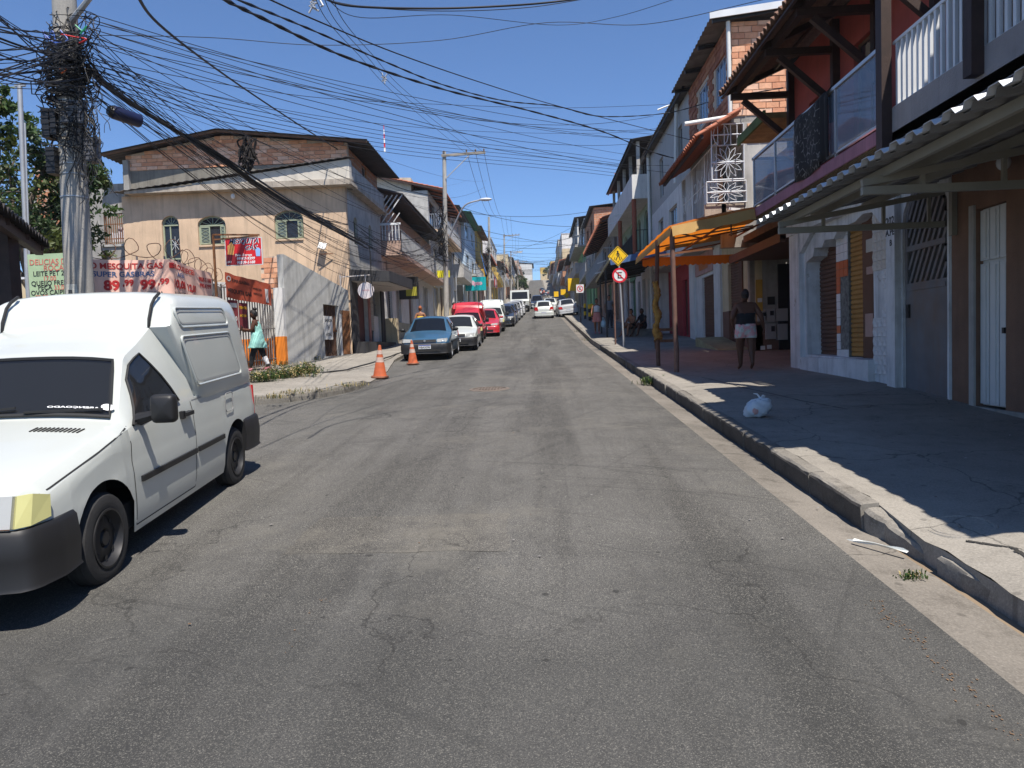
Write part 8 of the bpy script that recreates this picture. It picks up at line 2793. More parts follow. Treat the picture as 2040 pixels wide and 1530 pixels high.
for k in range(30):
 A = FAN + Vector((r_.uniform(-.3, 0), r_.uniform(-.1, .1), r_.uniform(-.35, .6)))
 px, py = -40, r_.uniform(-20, 185)
 B = P(px, py, 8.5 + r_.uniform(-1, 1))
 cable(arcpts(A, B, r_.uniform(-.02, .12), 8), r_.choice((.005, .006, .008, .010)), 'black cable running from the tangled near pole out past the left edge', 'cables from the near pole to the left')
for k, (py, r0) in enumerate(((60, .016), (150, .016))):
 cable(arcpts(FAN + Vector((-.1, 0, .1)), P(-40, py, 9.2), .05, 8), r0, ['upper thick black cable leaving the near pole to the left', 'lower thick black cable leaving the near pole to the left'][k], 'overhead cables')
for k in range(9):
 A = FAN + Vector((0, 0, r_.uniform(.1, .9)))
 B = P(r_.uniform(1290, 1340), r_.uniform(225, 345), 27 + r_.uniform(-2, 6))
 cable(arcpts(A, B, r_.uniform(.2, .9), 16), .007, 'thin black cable slung from the near pole across the street to the right houses', 'thin cables across the street')
def along(pts, r, label, tw=False, grp='overhead cables'):
 cable(spline([P(x, y, d) for x, y, d in pts], 9), r, label, grp, tw)
along([(262, -25, 8.5), (330, 60, 11), (470, 165, 17), (590, 245, 22), (700, 315, 28), (790, 372, 34), (884, 395, 40)], .022, 'thick black cable swooping from the top left down to the second pole')
along([(390, -30, 7), (520, 35, 9), (700, 118, 12), (890, 180, 16), (1060, 222, 20), (1200, 262, 23), (1330, 312, 27), (1460, 330, 31)], .018, 'twisted black cable crossing the street low to the grilled balcony', True)
along([(425, -20, 7), (610, 55, 10), (760, 120, 12), (880, 168, 14.5), (1000, 200, 17), (1110, 212, 19), (1200, 232, 21), (1330, 225, 24), (1440, 196, 21), (1560, 175, 17)], .012, 'twisted black cable rising to the brick house on the right', True)
along([(500, -18, 6.5), (640, 45, 8), (800, 110, 10), (960, 165, 13), (1100, 208, 16), (1250, 247, 19), (1400, 285, 22)], .009, 'thin black cable crossing above the street to the flower grille')
along([(630, -10, 7), (700, 12, 8), (860, 17, 9), (1000, 12, 9.5), (1110, 3, 10), (1230, -15, 10)], .013, 'black cable sagging along the very top of the picture')
along([(560, -30, 8), (700, 10, 9), (880, 22, 10), (1060, 14, 11), (1230, -14, 11)], .006, 'fine wire sagging just under the black one at the top')
along([(180, 70, 11.4), (420, 75, 11.5), (640, 90, 12), (880, 80, 13), (1090, 45, 13), (1290, 48, 13), (1540, -5, 12)], .006, 'fine wire crossing high from the near pole to the top right')
along([(640, -10, 8), (720, 35, 10), (900, 30, 12), (1110, 50, 14), (1230, 33, 14), (1370, -10, 13)], .005, 'fine wire curving down and up again near the top')
along([(190, 118, 11.4), (400, 160, 14), (640, 195, 18), (880, 208, 22), (1130, 215, 26), (1400, 205, 30)], .007, 'thin wire level across the middle of the sky')
along([(190, 130, 11.4), (420, 190, 16), (700, 240, 22), (960, 262, 28), (1200, 265, 32), (1440, 250, 28)], .007, 'thin wire sagging below the level one to the grey house')
for k in range(6):
 along([(186, 120 + 9 * k, 11.4), (480, 205 + 9 * k, 18), (820, 270 + 8 * k, 28), (1130, 305 + 7 * k, 34), (1300, 330 + 6 * k, 38)], .009, 'thin cable running from the near pole across to the white drain pipe', grp='thin cables across the street')
ARM = [P(x, 306, 40) for x in (929, 948, 967)]
for k, a in enumerate(ARM):
 cable(spline([P(618 + 18 * k, -25, 12), P(655 + 16 * k, 45, 15), P(715 + 14 * k, 110, 20), P(790 + 14 * k, 190, 28), a], 8), .008, ['left', 'middle', 'right'][k] + ' one of three bare wires running down to the crossarm', 'bare wires to the crossarm')
g = MB()
for c_ in (P(628, 12, 13.6), P(764, 155, 24.5)):
 c_ = Vector(c_)
 for j in range(5):
  g.tube([c_ + Vector((r_.gauss(0, .08), 0, r_.gauss(0, .08))) for _ in range(3)], .02, 5)
 o = g.build('wire_spacer', METALG, None, org=tuple(c_))
 tag(o, 'pale spacer clamp on the bare wires, ' + ('upper one at the top edge' if c_.y < 20 else 'lower one in mid sky'), 'wire spacer')
 g = MB()
# ---- the other poles
def far_pole(Y, px, ytop, ybase, label, arm=True, lamp=False, r=.16):
 q0, q1 = P(px, ybase, Y), P(px - (ybase - ytop) * .012, ytop, Y)
 x = q0[0]
 zg = zr(Y) + .1
 h = thing('utility_pole', label, 'utility pole', (x, Y, zg), 'utility poles up the left pavement')
 q0 = Vector((x, Y, zg)); q1 = Vector(q1)
 MB().tube([q0, q0 + (q1 - q0) * .5, q1], [r, r * .85, r * .65], 12).build('pole', POLEM, h, smooth=True)
 zt = q1.z
 if arm:
  MB().bar((q1.x - .15, Y - .12, zt - .25), (q1.x + 2.3, Y - .12, zt - .18), .10, .13).build('crossarm', mat('grey_wood_arm', (.26, .24, .21), .9, var=.25), h)
  MB().bar((q1.x + .05, Y - .12, zt - 1.5), (q1.x + 1.4, Y - .12, zt - .3), .05, .05).build('brace', METALG, h)
  for dx in (-.0, 1.25, 1.75, 2.22):
   MB().lathe([(.02, 0), (.05, .03), (.03, .07), (.05, .1), (.02, .16), (0, .17)], (q1.x + dx, Y - .12, zt - .13), 8).build('insulator', mat('brown_insulator', (.08, .05, .04), .4), h)
 if lamp:
  zb = zt - 3.6
  pts = spline([(q1.x + .1, Y - .1, zb - 1.2), (q1.x + .55, Y - .3, zb - .3), (q1.x + 1.1, Y - .5, zb + .5), (q1.x + 2.0, Y - .6, zb + .75)], 5)
  MB().tube(pts, .045, 8).build('lamp_arm', METALG, h, smooth=True)
  e = pts[-1]
  g = MB().ell((e.x + .25, e.y, e.z + .0), (.36, .14, .09), 14, 8)
  g.build('lamp_head', mat('pale_lamp_head', (.55, .56, .56), .4), h, smooth=True)
 tgl = MB()
 for k in range(26):
  zc_ = zg + r_.uniform(4.2, 6.6)
  pts = [Vector((x + r_.gauss(0, .22), Y - .2 + r_.gauss(0, .2), zc_ + r_.gauss(0, .35))) for _ in range(4)]
  tgl.tube(spline(pts, 4), .018, 4)
 for z_ in (4.6, 5.6):
  tgl.ell((x - .12, Y - .22, zg + z_), (.14, .12, .28), 8, 6)
 stuff(tgl.build('cable_tangle', CABM, h))
 return q1, zg, x
poles = []
for Y, px, yt, yb, lab, arm, lamp in ((40, 889, 302, 640, 'concrete pole with wooden crossarm and curved street lamp, second along the left', True, True), (73, 976, 432, 615, 'concrete pole without crossarm just right of the teal sign', False, False),
        (107, 1006, 467, 610, 'distant pole with short lamp arm, third along the far left', True, True), (140, 1019, 500, 605, 'distant pole among tangled wires, left of the far road', True, False), (175, 1032, 520, 600, 'farthest pole seen on the left hillside', True, False)):
 poles.append(far_pole(Y, px, yt, yb, lab, arm, lamp))
MB().lathe([(.0, 0), (.172, 0), (.166, .55), (0, .55)], (poles[0][2], 40, poles[0][1] + .3), 14).build('painted_band', mat('scrawled_white_band', (.45, .40, .38), .9, var=.35, scale=6, blot=.4, dirt=(.45, .12, .10)), bpy.data.objects['utility_pole.001'])
for (qa, za, xa), (qb_, zb_, xb), Ya, Yb in [(poles[i], poles[i + 1], (40, 73, 107, 140, 175)[i], (40, 73, 107, 140, 175)[i + 1]) for i in range(4)]:
 for k in range(9):
  h0 = r_.uniform(4.2, 6.8)
  cable(arcpts((xa - .1 + r_.uniform(-.1, .1), Ya, za + h0), (xb - .1, Yb, zb_ + h0 + r_.uniform(-.3, .3)), r_.uniform(.4, 1.4), 12), .014, 'black cable strung from pole to pole up the left side', 'pole to pole cables on the left')
 for k in range(3):
  cable(arcpts((qa.x + 1.25 + .48 * k, Ya, qa.z - .05), (qb_.x + .3 + .48 * k, Yb, qb_.z - .05), .8, 12), .012, 'bare wire strung between pole heads up the left side', 'bare wires between pole heads')
for k in range(12):
 i = k % 5
 q, zg_, x_ = poles[i]
 Y = (40, 73, 107, 140, 175)[i]
 B = (5.0 + r_.uniform(-.3, .2), Y + r_.uniform(-9, 16), zr(Y) + r_.uniform(5.5, 9))
 cable(arcpts((x_, Y, zg_ + r_.uniform(5.5, 8.5)), B, r_.uniform(.2, 1.0), 12), .012, 'black house drop crossing the street from a left pole to the right houses', 'house drops across the far street')
for k in range(14):
 y0_ = 50 + 12 * k
 cable(arcpts((-5.8, y0_, zr(y0_) + r_.uniform(6, 8.5)), (4.8, y0_ + r_.uniform(-6, 10), zr(y0_) + r_.uniform(6, 8.5)), r_.uniform(.3, .9), 12), .014, 'dark cable slung across the far street between facades', 'cables across the far street')
for k in range(12):
 A = P(r_.uniform(700, 720), r_.uniform(440, 480), 25.5)
 cable(arcpts(A, (poles[0][2] - .1, 39.8, poles[0][1] + r_.uniform(4, 6.4)), r_.uniform(.3, 1.1), 12), .010, 'black cable along the left facades from the corner house to the second pole', 'facade cables on the left')
# ---- tree at the far left
LEAFM = []
for i, c_ in enumerate(((.024, .052, .012), (.040, .080, .016), (.016, .036, .010), (.07, .095, .022))):
 m, nt, b = newmat('leaf_%s' % 'abcd'[i])
 b.inputs['Base Color'].default_value = (*c_, 1)
 b.inputs['Roughness'].default_value = .55
 tl = nn(nt, 'ShaderNodeBsdfTranslucent'); tl.inputs[0].default_value = (c_[0] * 1.6, c_[1] * 1.5, c_[2], 1)
 mx = nn(nt, 'ShaderNodeMixShader'); mx.inputs[0].default_value = .25
 nt.links.new(b.outputs[0], mx.inputs[1]); nt.links.new(tl.outputs[0], mx.inputs[2]); nt.links.new(mx.outputs[0], nt.nodes['Material Output'].inputs[0])
 LEAFM.append(m)
BARK = mat('tree_bark', (.10, .08, .06), .95, var=.3, bump=.5)
def tree(name, label, base, crowns, trunk_r, seed, leaf=.09, per=900):
 r = random.Random(seed)
 t = thing(name, label, 'tree', base)
 base = Vector(base)
 g = MB()
 top = Vector(crowns[0][0])
 fork = base + (top - base) * .45
 g.tube([base, base + (fork - base) * .5 + Vector((.06, 0, 0)), fork], [trunk_r, trunk_r * .85, trunk_r * .7], 9)
 for c, R in crowns:
  c = Vector(c)
  g.tube(spline([fork, fork + (c - fork) * .5 + Vector((r.uniform(-.3, .3), r.uniform(-.3, .3), .15)), c], 4), [trunk_r * .5 - trunk_r * .045 * i for i in range(9)], 6)
  for _ in range(7):
   d = Vector((r.gauss(0, 1), r.gauss(0, 1), r.gauss(0, .8))).normalized() * R * .8
   g.tube([c - d * .1, c + d * .5 + Vector((0, 0, .08)), c + d], [.03, .02, .008], 5)
 g.build('trunk', BARK, t, smooth=True)
 g = MB()
 for c, R in crowns:
  c = Vector(c)
  cl = [(c + Vector((r.gauss(0, .5), r.gauss(0, .5), r.gauss(0, .42))) * R, R * r.uniform(.2, .42)) for _ in range(int(18))]
  for q, qr in cl:
   g.cur = r.choice((0, 0, 1, 1, 2, 3))
   for _ in range(int(per / 18)):
    p = q + Vector((r.gauss(0, .55), r.gauss(0, .55), r.gauss(0, .45))) * qr
    n = Vector((r.gauss(0, 1), r.gauss(0, 1), r.gauss(.5, 1))).normalized()
    u = n.orthogonal().normalized()
    w_ = n.cross(u)
    a = r.uniform(0, 6.28)
    u, w_ = u * math.cos(a) + w_ * math.sin(a), w_ * math.cos(a) - u * math.sin(a)
    s_ = leaf * r.uniform(.6, 1.3)
    g.add([p - u * s_, p + w_ * s_ * .42 + n * s_ * .1, p + u * s_, p - w_ * s_ * .42 + n * s_ * .1], [(0, 1, 2, 3)])
 g.build('crown', LEAFM, t)
 return t
TB = P(85, 560, 17.5)
tree('leafy_tree', 'dark leafy tree behind the concrete pole and steel mast', (TB[0], 17.5, zr(17.5)), [(P(20, 340, 17.5), 1.1), (P(100, 310, 17.5), .75), (P(150, 400, 17.5), .85), (P(60, 420, 17.5), 1.0), (P(140, 470, 17.5), .8), (P(175, 350, 17.8), .55), (P(5, 480, 17.5), .9)], .2, 3, .085, 1150)
tree('leafy_tree', 'tree reaching in at the left edge below the cables', (TB[0] - 2.6, 14.8, zr(15)), [(P(-25, 270, 14.8), .55), (P(-20, 400, 14.8), .8), (P(-10, 200, 14.8), .35)], .15, 9, .085, 700)
tree('leafy_tree', 'round green tree beside the far road below the crest', (-4.9, 196, zr(196)), [((-5.2, 196, zr(196) + 3.4), 2.0), ((-3.6, 195, zr(196) + 2.6), 1.4)], .25, 5, .35, 500)
tree('leafy_tree', 'dark tree on the crest of the hill', (6.5, 342, zr(340)), [((6.0, 342, zr(340) + 5), 3.0), ((9, 342, zr(340) + 6), 3.2)], .4, 6, .6, 500)
tree('leafy_tree', 'tree at the crest left of the hill road', (-9, 348, zr(340)), [((-9, 348, zr(340) + 4), 2.6), ((-13, 348, zr(340) + 5), 3.0)], .4, 7, .6, 500)
row_house('R', 352, 372, 1.5, 'yellowish house with terrace that closes the far end of the street', far_floors([(3, CREAMW, 3), (3, YELLW, 3)], 91), ('flat', GREYL), depth=10, far=True)
row_house('L', 356, 380, -2.5, 'pale house beyond the crest on the left end of the view', far_floors([(3, WHITE, 3), (2.8, GREYL, 3), (2.8, WHITE, 3)], 92), ('metal', .8, .8, DKROOF), depth=12, far=True)
sd_ = thing('brick_shed', 'brick shed wall glimpsed behind the tree', 'shed', (-14, 21, zr(21)))
a, b = P(75, 420, 21), P(140, 318, 21)
MB().box((a[0], 21, zr(21)), (b[0], 21.3, b[2])).build('wall', BRICKWALL, sd_)
MB().box((-24, 22.5, zr(21)), (a[0] + 1, 22.8, zr(21) + 3.2)).build('rear_wall', CREAMW, sd_)
# ---- weeds and dry grass
def weeds(name, label, pts, seed, n=120, h=.28, green=.6, cat='weed', spread=.3):
 r = random.Random(seed)
 g = MB()
 for (px, py, sp) in pts:
  q = PG(px, py, .13)
  for _ in range(n):
   x, y = q[0] + r.gauss(0, sp), q[1] + r.gauss(0, sp * .6)
   z = zr(y) + (offL(x, y) if x < 0 else 0.0) - .01
   hh = h * r.uniform(.25, 1.1) * r.uniform(.5, 1)
   g.cur = 0 if r.random() < green else 1
   if r.random() < .08: g.cur = 2
   a, le = r.uniform(0, 6.28), r.uniform(.1, .8)
   d = Vector((math.cos(a), math.sin(a), 0))
   s_ = Vector((-d.y, d.x, 0)) * r.uniform(.003, .007)
   p0 = Vector((x, y, z)); p1 = p0 + d * hh * le * .45 + Vector((0, 0, hh * .7)); p2 = p0 + d * hh * le + Vector((0, 0, hh * .95))
   g.add([p0 - s_ * .6, p0 + s_ * .6, p1 + s_, p1 - s_], [(0, 1, 2, 3)])
   g.add([p1 - s_, p1 + s_, p2], [(0, 1, 2)])
   if cat == 'weed' or r.random() < .3:
    for t in (.25, .4, .55, .7, .85, .97):
     c = p0 + (p1 - p0) * t
     b2 = r.uniform(0, 6.28)
     e = Vector((math.cos(b2), math.sin(b2), .4)) * min(.07, hh * .24)
     sd2 = Vector((-e.y, e.x, 0)) * .35
     g.add([c, c + e * .5 + sd2, c + e, c + e * .5 - sd2], [(0, 1, 2, 3)])
 o = g.build(name, [LEAFM[1], mat('dry_straw', (.34, .27, .12), .9), LEAFM[3]], None)
 tag(o, label, cat, kind='stuff')
weeds('weed', 'green and straw coloured weeds growing on the left corner pavement', [(590, 752, .28), (560, 755, .25), (520, 762, .22), (610, 745, .18)], 1, 150, .42)
weeds('weed', 'low weeds at the foot of the grey yard wall and orange pillar', [(560, 730, .15), (625, 718, .12), (570, 720, .15)], 2, 70, .25, .5)
weeds('grass', 'dry grass in the gutter along the left corner kerb', [(575, 786, .18), (620, 782, .25), (545, 795, .12), (700, 770, .2)], 3, 70, .12, .25)
weeds('weed', 'green weed tuft growing in the right gutter by the kerb', [(1292, 752, .12)], 4, 90, .22, .9)
weeds('weed', 'small green weeds in the broken gap of the near right kerb', [(1812, 1105, .035), (1822, 1098, .03)], 5, 45, .045, .85)
weeds('weed', 'sparse grass tufts along the far right gutter', [(1180, 672, .2), (1160, 655, .3)], 6, 60, .15, .7)
# ---- traffic cones
def cone(px, py, label, hgt, Y):
 q = P(px, py, Y)
 c = thing('traffic_cone', label, 'traffic cone', (0, 0, 0), 'orange traffic cones by the left kerb')
 OR = mat('faded_orange_cone', (.46, .10, .035), .7, var=.2, blot=.45, scale=5, dirt=(.16, .07, .04))
 k = hgt / .75
 MB().lathe([(0, 0), (.20 * k, 0), (.205 * k, .02 * k), (.19 * k, .045 * k), (0, .045 * k)], n=20).build('base', mat('brown_cone_base', (.20, .075, .04), .8, var=.2), c)
 g = MB().lathe([(.155 * k, .046 * k), (.15 * k, .06 * k), (.035 * k, .70 * k), (.03 * k, .745 * k), (0, .75 * k)], n=20)
 g.build('cone_body', OR, c, smooth=True)
 for z0, z1 in ((.36, .47), (.54, .63)):
  rr = lambda z: (.15 + (.035 - .15) * (z - .06) / .64) * k + .003
  MB().lathe([(rr(z0), z0 * k), (rr(z1), z1 * k)], n=20).build('reflective_band', mat('dirty_white_band', (.44, .33, .28), .7, var=.3, scale=9, blot=.3), c, smooth=True)
 c.location = (q[0], Y, zr(Y) + .03)
 c.rotation_euler = (SLOPE, .03 if px < 800 else -.03, .3)
 ORG.pop(c.name, None)
cone(757, 752, 'orange traffic cone with pale bands at the broken end of the left kerb', .80, 17.2)
cone(823, 730, 'plain looking orange traffic cone right in front of the blue grey saloon', .72, 21.4)
# ---- white bag on the pavement
q = PG(1506, 830, .15)
bg_ = thing('rubbish_bag', 'knotted white plastic rubbish bag lying on the shaded pavement', 'bag', (q[0], q[1], zr(q[1]) + .15))
g = MB()
def bagfn(a, b):
 r0 = math.sin(b) ** .75
 wr = 1 + .05 * math.sin(3 * a + 2 * b) + .05 * math.sin(7 * a - 5 * b + 1) + .035 * math.sin(13 * a + 9 * b) + .02 * math.sin(23 * a - 15 * b)
 return (q[0] + .165 * r0 * math.cos(a) * wr + .02, q[1] + .12 * r0 * math.sin(a) * wr, zr(q[1]) + .15 + max(0, .105 + .115 * math.cos(b) * wr + .05 * r0 * math.cos(a) * .8))
g.grid(bagfn, seq(0, 2 * math.pi, 40), seq(.001, math.pi - .001, 22))
BAGM = glassmat('thin_white_plastic', (.56, .60, .63), .93, .35)
g.build('sack', BAGM, bg_, smooth=True, angle=50)
top_ = Vector((q[0] + .06, q[1], zr(q[1]) + .15 + .225))
g = MB()
for e in ((-.085, 0, .065), (.06, .02, .015), (.05, -.03, .03)):
 e = Vector(e)
 n_ = Vector((0, 1, 0)).cross(e).normalized() * .012
 m_ = top_ + e * .5 + Vector((0, 0, .025))
 g.add([top_ - n_, top_ + n_, m_ + n_ * .8, m_ - n_ * .8, top_ + e + n_ * .5, top_ + e - n_ * .5], [(0, 1, 2, 3), (3, 2, 4, 5)])
g.ell(top_, (.03, .03, .022), 8, 6)
g.build('knot', BAGM, bg_)
MB().ell((q[0] - .03, q[1] - .085, zr(q[1]) + .15 + .08), (.05, .03, .05), 10, 8).build('pink_content', mat('pinkish_content', (.5, .28, .25), .7), bg_, smooth=True)
# ---- litter
r_ = random.Random(77)
qv = PG(1750, 1090, 0)
g = MB()
g.grid(lambda s, t: (qv[0] - .13 + .26 * s * .9 + .02 * math.sin(5 * t), qv[1] + .10 - .22 * s + .05 * (t - .5), zr(qv[1] + .10 - .22 * s) + .020 + .012 * math.sin(4 * s + 6 * t)), seq(0, 1, 10), seq(0, 1, 3))
o = g.build('paper', mat('white_litter_paper', (.62, .63, .60), .8), None, smooth=True, org=tuple(qv))
tag(o, 'long white scrap of paper lying by the broken kerb', 'litter')
lit = MB()
for (x0, x1, y0, y1, n_, off) in ((2.5, 5.2, 3, 16, 34, .156), (-2.5, 1.7, 3, 18, 60, .018), (1.9, 2.18, 4, 16, 26, .0)):
 for _ in range(n_):
  x, y = r_.uniform(x0, x1), r_.uniform(y0, y1)
  s_ = r_.uniform(.004, .014)
  z = zr(y) + off + (.008 * math.sin(x * 2.3 + y * 1.1) if x > 2.4 else 0)
  lit.cur = r_.choice((0, 0, 1, 2)) if x0 > 2 else r_.choice((1, 2, 2, 2))
  a = r_.uniform(0, 3)
  lit.add([(x + s_ * math.cos(a + k) * r_.uniform(.6, 1.4), y + s_ * math.sin(a + k) * 1.3, z + r_.uniform(0, .006)) for k in (0, 1.5, 3.1, 4.6)], [(0, 1, 2, 3)])
o = lit.build('litter', [MATS['white_litter_paper'], mat('brown_leaf_litter', (.12, .07, .035), .9), mat('grey_grit', (.20, .19, .18), .9)], None)
tag(o, 'scraps, leaves and grit scattered over road and pavement', 'litter', kind='stuff')
# ---- road signs
def sign_post(x, Y, ztop, lean, m, r=.03):
 return MB().tube([(x, Y, zr(Y) + .12), (x + lean, Y, ztop)], r, 10), m
def pol(c, R, n, a0=0): return [(c[0] + R * math.cos(a0 + 2 * math.pi * k / n), c[1] + R * math.sin(a0 + 2 * math.pi * k / n)) for k in range(n)]
SIGNY, SIGNR, SIGNB, SIGNW = mat('sign_yellow', (.80, .50, .01), .45, var=.06), mat('sign_red', (.55, .015, .03), .45, var=.06), mat('sign_black', (.012, .012, .013), .5, var=0), mat('sign_white', (.66, .66, .66), .45, var=.05)
def diamond(parent, fr, u, v, s, ped=True):
 c45 = math.pi / 2
 MB().prism(fr, pol((u, v), s, 4, c45), -.012, 0).build('diamond_plate', SIGNY, parent)
 MB().prism(fr, pol((u, v), s * .93, 4, c45), .001, .003, [pol((u, v), s * .86, 4, c45)]).build('border', SIGNB, parent)
 if ped:
  g = MB()
  k = s
  g.prism(fr, pol((u - .02 * k, v + .44 * k), .085 * k, 12), .001, .005)
  for a, b, w_ in (((0.0, .36), (.02, .05), .15), ((.02, .08), (.16, -.18), .075), ((.16, -.18), (.20, -.42), .065), ((.0, .06), (-.10, -.18), .075), ((-.10, -.18), (-.24, -.38), .06), ((0.0, .32), (.17, .16), .05), ((.17, .16), (.20, .0), .045), ((-.01, .32), (-.17, .18), .05), ((-.17, .18), (-.15, .02), .045)):
   d = Vector((b[0] - a[0], b[1] - a[1])).normalized()
   n_ = Vector((-d.y, d.x)) * w_ / 2
   g.prism(fr, [(u + k * (a[0] + sx * n_.x), v + k * (a[1] + sx * n_.y)) for a, sx in ((a, 1), (b, 1), (b, -1), (a, -1))], .001, .0045 + .0004 * len(g.v) / 50)
  for j in range(5):
   x = -.44 + .2 * j
   g.prism(fr, [(u + k * (x + .02), v - k * .50 + k * .26 * (.5 if j in (0, 4) else 0) * 1.0), (u + k * (x + .09), v - k * .50 + k * .26 * (.5 if j in (0, 4) else 0)), (u + k * (x * .72 + .05), v - .08 * k), (u + k * (x * .72), v - .08 * k)] if j in (0, 4) else
     [(u + k * (x + .02), v - k * (.44 if j in (1, 3) else .62)), (u + k * (x + .10), v - k * (.44 if j in (1, 3) else .62)), (u + k * (x * .8 + .06), v - .46 * k if j == 2 else v - .2 * k), (u + k * (x * .8 + .0), v - .46 * k if j == 2 else v - .2 * k)], .001, .003)
  g.build('walking_figure', SIGNB, parent)
def no_parking(parent, fr, u, v, R, square=False):
 if square:
  MB().prism(fr, rect(u - R * 1.25, u + R * 1.25, v - R * 1.35, v + R * 1.35), -.012, -.001).build('plate', SIGNW, parent)
 MB().prism(fr, pol((u, v), R, 28), -.0005 if square else -.012, .001).build('disc', SIGNW, parent)
 MB().prism(fr, pol((u, v), R, 28), .002, .005, [pol((u, v), R * .76, 28)]).build('red_ring', SIGNR, parent)
 g = MB()
 for a, b, c_, d in ((-.28, -.12, -.42, .42), (-.12, .3, .28, .42), (-.12, .22, -.08, .08), (-.12, .3, -.42, -.28)):
  g.prism(fr, rect(u + R * a, u + R * b, v + R * c_, v + R * d), .002, .004)
 g.build('letter_e', SIGNB, parent)
 n_ = .707 * R * .075
 p0, p1 = (u - R * .56, v + R * .56), (u + R * .56, v - R * .56)
 MB().prism(fr, [(p0[0] - n_, p0[1] - n_), (p0[0] + n_, p0[1] + n_), (p1[0] + n_, p1[1] + n_), (p1[0] - n_, p1[1] - n_)], .005, .007).build('red_bar', SIGNR, parent)
Y = 24.65
b0 = P(1243, 690, Y)
tq = P(1231, 487, Y)
rs = thing('road_sign', 'yellow diamond pedestrian crossing sign above a red ringed no parking sign on a leaning post', 'road sign', (b0[0], Y, zr(Y) + .15))
g, m_ = sign_post(b0[0], Y, tq[2] - .15, tq[0] - b0[0], METALG, .032)
g.build('post', METALG, rs, smooth=True)
FS_ = frame_front(Y - .05)
dq, cq_ = P(1231, 510, Y - .05), P(1234.5, 548.5, Y - .05)
diamond(rs, FS_, dq[0], dq[2], .345)
no_parking(rs, FS_, cq_[0], cq_[2], .255)
b1 = P(1226, 680, 26.3)
o = MB().tube([(b1[0], 26.3, zr(26.3) + .1), (b1[0] + .0, 26.3, zr(26.3) + 2.6)], .03, 8).build('bare_post', POSTM, None, smooth=True, org=(b1[0], 26.3, zr(26.3)))
tag(o, 'bare thin post standing just behind the leaning road sign', 'post')
Y = 47
b0 = P(1157, 640, Y)
rs = thing('road_sign', 'square white no parking sign on a dark post further up the right kerb', 'road sign', (b0[0], Y, zr(Y) + .15))
c_ = P(1155.5, 575, Y - .05)
g, m_ = sign_post(b0[0], Y, c_[2] + .3, c_[0] - b0[0], BLACKM, .04)
g.build('post', BLACKM, rs)
no_parking(rs, frame_front(Y - .05), c_[0], c_[2], .20, True)
for i, (Y, px, py, lab) in enumerate(((88, 1129, 588, 'small yellow diamond road sign beyond the yellow shop sign'),)):
 c_ = P(px, py, Y)
 rs = thing('road_sign', lab, 'road sign', (c_[0], Y, zr(Y) + .15))
 MB().tube([(c_[0], Y, zr(Y) + .1), (c_[0], Y, c_[2] + .3)], .05, 6).build('post', METALG, rs)
 diamond(rs, frame_front(Y - .05), c_[0], c_[2], .42, False)
for i, (Y, px, py, wd, lab) in enumerate(((92, 1122, 582, .32, 'small yellow hanging shop board, right one of two on the far right'), (96, 1108, 586, .30, 'small yellow hanging shop board, left one of two on the far right'))):
 c_ = P(px, py, Y)
 s_ = thing('shop_sign', lab, 'sign', (c_[0], Y, c_[2]))
 MB().box((c_[0] - wd, Y - .08, c_[2] - .35), (c_[0] + wd, Y, c_[2] + .35)).build('board', MATS['yellow_sign_board'], s_)
 MB().bar((c_[0], Y - .04, c_[2] + .2), (5.0, Y - .04, c_[2] + .2), .05).build('arm', BLACKM, s_)
for i, (px, Y) in enumerate(((1166, 52), (1175, 49), (1180, 50.5))):
 q = P(px, 640, Y)
 bo = thing('bollard', ['leftmost of three yellow and black bollards on the right pavement', 'middle one of three yellow and black bollards on the right pavement', 'rightmost of three yellow and black bollards on the right pavement'][i], 'bollard', (q[0], Y, zr(Y) + .15), 'yellow bollards')
 for k in range(4):
  MB().lathe([(.09, k * .27), (.09, k * .27 + .268)], (q[0], Y, zr(Y) + .15), 12).build('band', SIGNY if k % 2 else SIGNB, bo)
 MB().ell((q[0], Y, zr(Y) + .15 + 1.08), (.09, .09, .05), 10, 6).build('cap', SIGNY, bo)
o = MB().bar((3.6, 22.6, zr(22.6) + .75), (4.3, 22.6, zr(22.6) + .75), .05, .09).bar((3.6, 22.6, zr(22.6) + .4), (4.3, 22.6, zr(22.6) + .4), .05, .09).bar((3.65, 22.6, zr(22.6) + .14), (3.65, 22.6, zr(22.6) + .8), .05).bar((4.25, 22.6, zr(22.6) + .14), (4.25, 22.6, zr(22.6) + .8), .05).build('bench_rail', WOODM, None, org=(3.9, 22.6, zr(22.6)))
tag(o, 'low wooden rail behind the rusty canopy posts', 'rail')
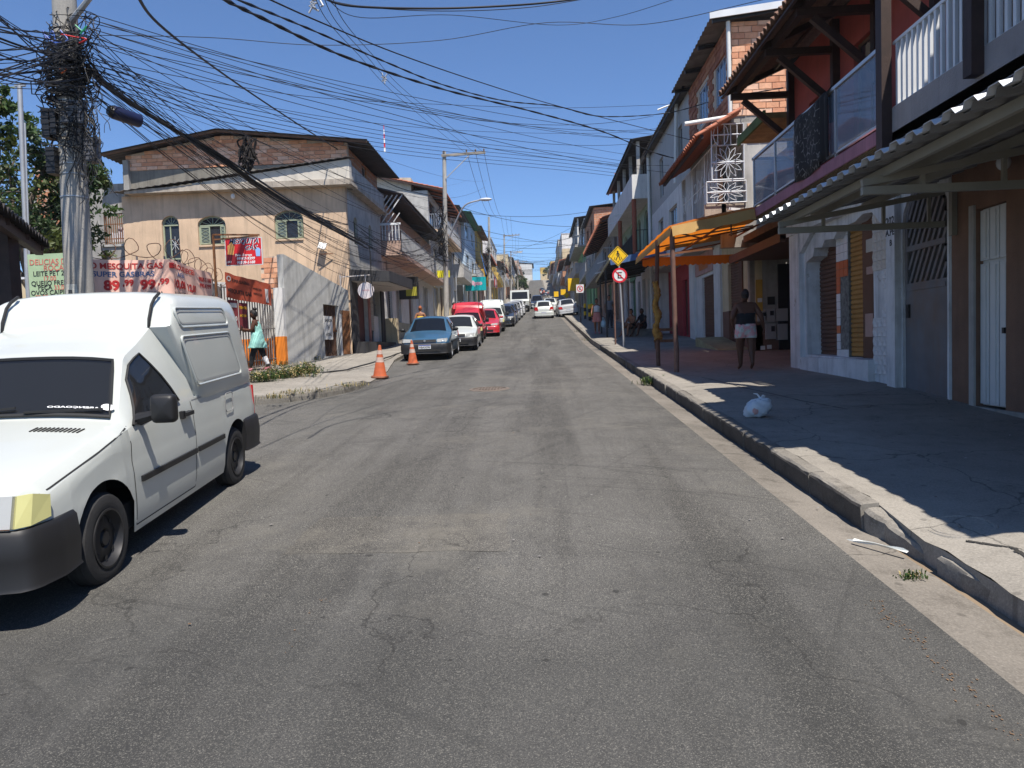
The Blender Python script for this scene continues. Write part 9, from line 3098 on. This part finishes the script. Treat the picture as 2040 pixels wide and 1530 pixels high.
for i, (x0, y0_, x1, y1_, Y) in enumerate(((1222, 430, 1256, 422, 37), (1213, 447, 1238, 439, 40), (1190, 525, 1207, 519, 44), (1185, 545, 1206, 540, 42), (1452, 416, 1474, 418, 19.3))):
 a, b = P(x0, y0_, Y), P(x1, y1_, Y)
 o = MB().bar(a, b, .07).build('tube_light', MATS['white_tube'], None, org=tuple(a))
 tag(o, ['slanted white tube light below the white balcony parapet', 'white tube light just under the slanted one', 'white tube light on the grey railed balcony, upper one', 'white tube light on the grey railed balcony, lower one', 'short white tube light under the flower grille balcony'][i], 'lamp', 'tube lights on the right facades')
a, b = P(1310, 219, 29), P(1356, 208, 29)
o = MB().tube(spline([b, (a + b) / 2 + np.array([0, 0, .06]), a], 4), .035, 6).build('bracket_lamp', MATS['white_tube'], None, org=tuple(b))
tag(o, 'thin white lamp arm sticking out high on the tall grey clad house', 'lamp')
q = P(1240, 372, 46)
an = thing('roof_aerial', 'orange red rooftop aerial above the tiled house on the right', 'aerial', tuple(q))
AE = mat('orange_aerial', (.55, .16, .06), .5)
MB().bar(q, (q[0], q[1], q[2] + .9), .04).build('mast', AE, an)
g = MB()
for k in range(4):
 g.bar((q[0] - .5, 46, q[2] + .45 + .13 * k), (q[0] + .45, 46, q[2] + .5 + .13 * k), .035)
g.build('element', AE, an)
q0, q1 = P(912, 600, 47), P(922, 568, 47)
bs = thing('shop_sign', 'small black upright sign box on a pale post just right of the second pole', 'sign', (q0[0], 47, q0[2]))
MB().box((q0[0], 46.9, q0[2]), (q1[0], 47.1, q1[2])).build('box', MATS['black_sign_box'], bs)
MB().bar((q0[0] - .05, 47, zr(47)), (q0[0] - .05, 47, q1[2] + .9), .07).build('post', METALG, bs)
# ================================================================== HAZE
hz = MB().box((-420, -70, -6), (420, 640, 62)).build('haze', MATS['white_wall_paint'], None)
hm, hnt, hb = newmat('thin_dusty_air')
hnt.nodes.remove(hb)
pv = nn(hnt, 'ShaderNodeVolumePrincipled')
pv.inputs['Color'].default_value = (.80, .87, .95, 1)
pv.inputs['Density'].default_value = .0003
pv.inputs['Anisotropy'].default_value = .2
hnt.links.new(pv.outputs[0], hnt.nodes['Material Output'].inputs['Volume'])
hz.data.materials.clear()
hz.data.materials.append(hm)
stuff(hz)
hz.display_type = 'WIRE'
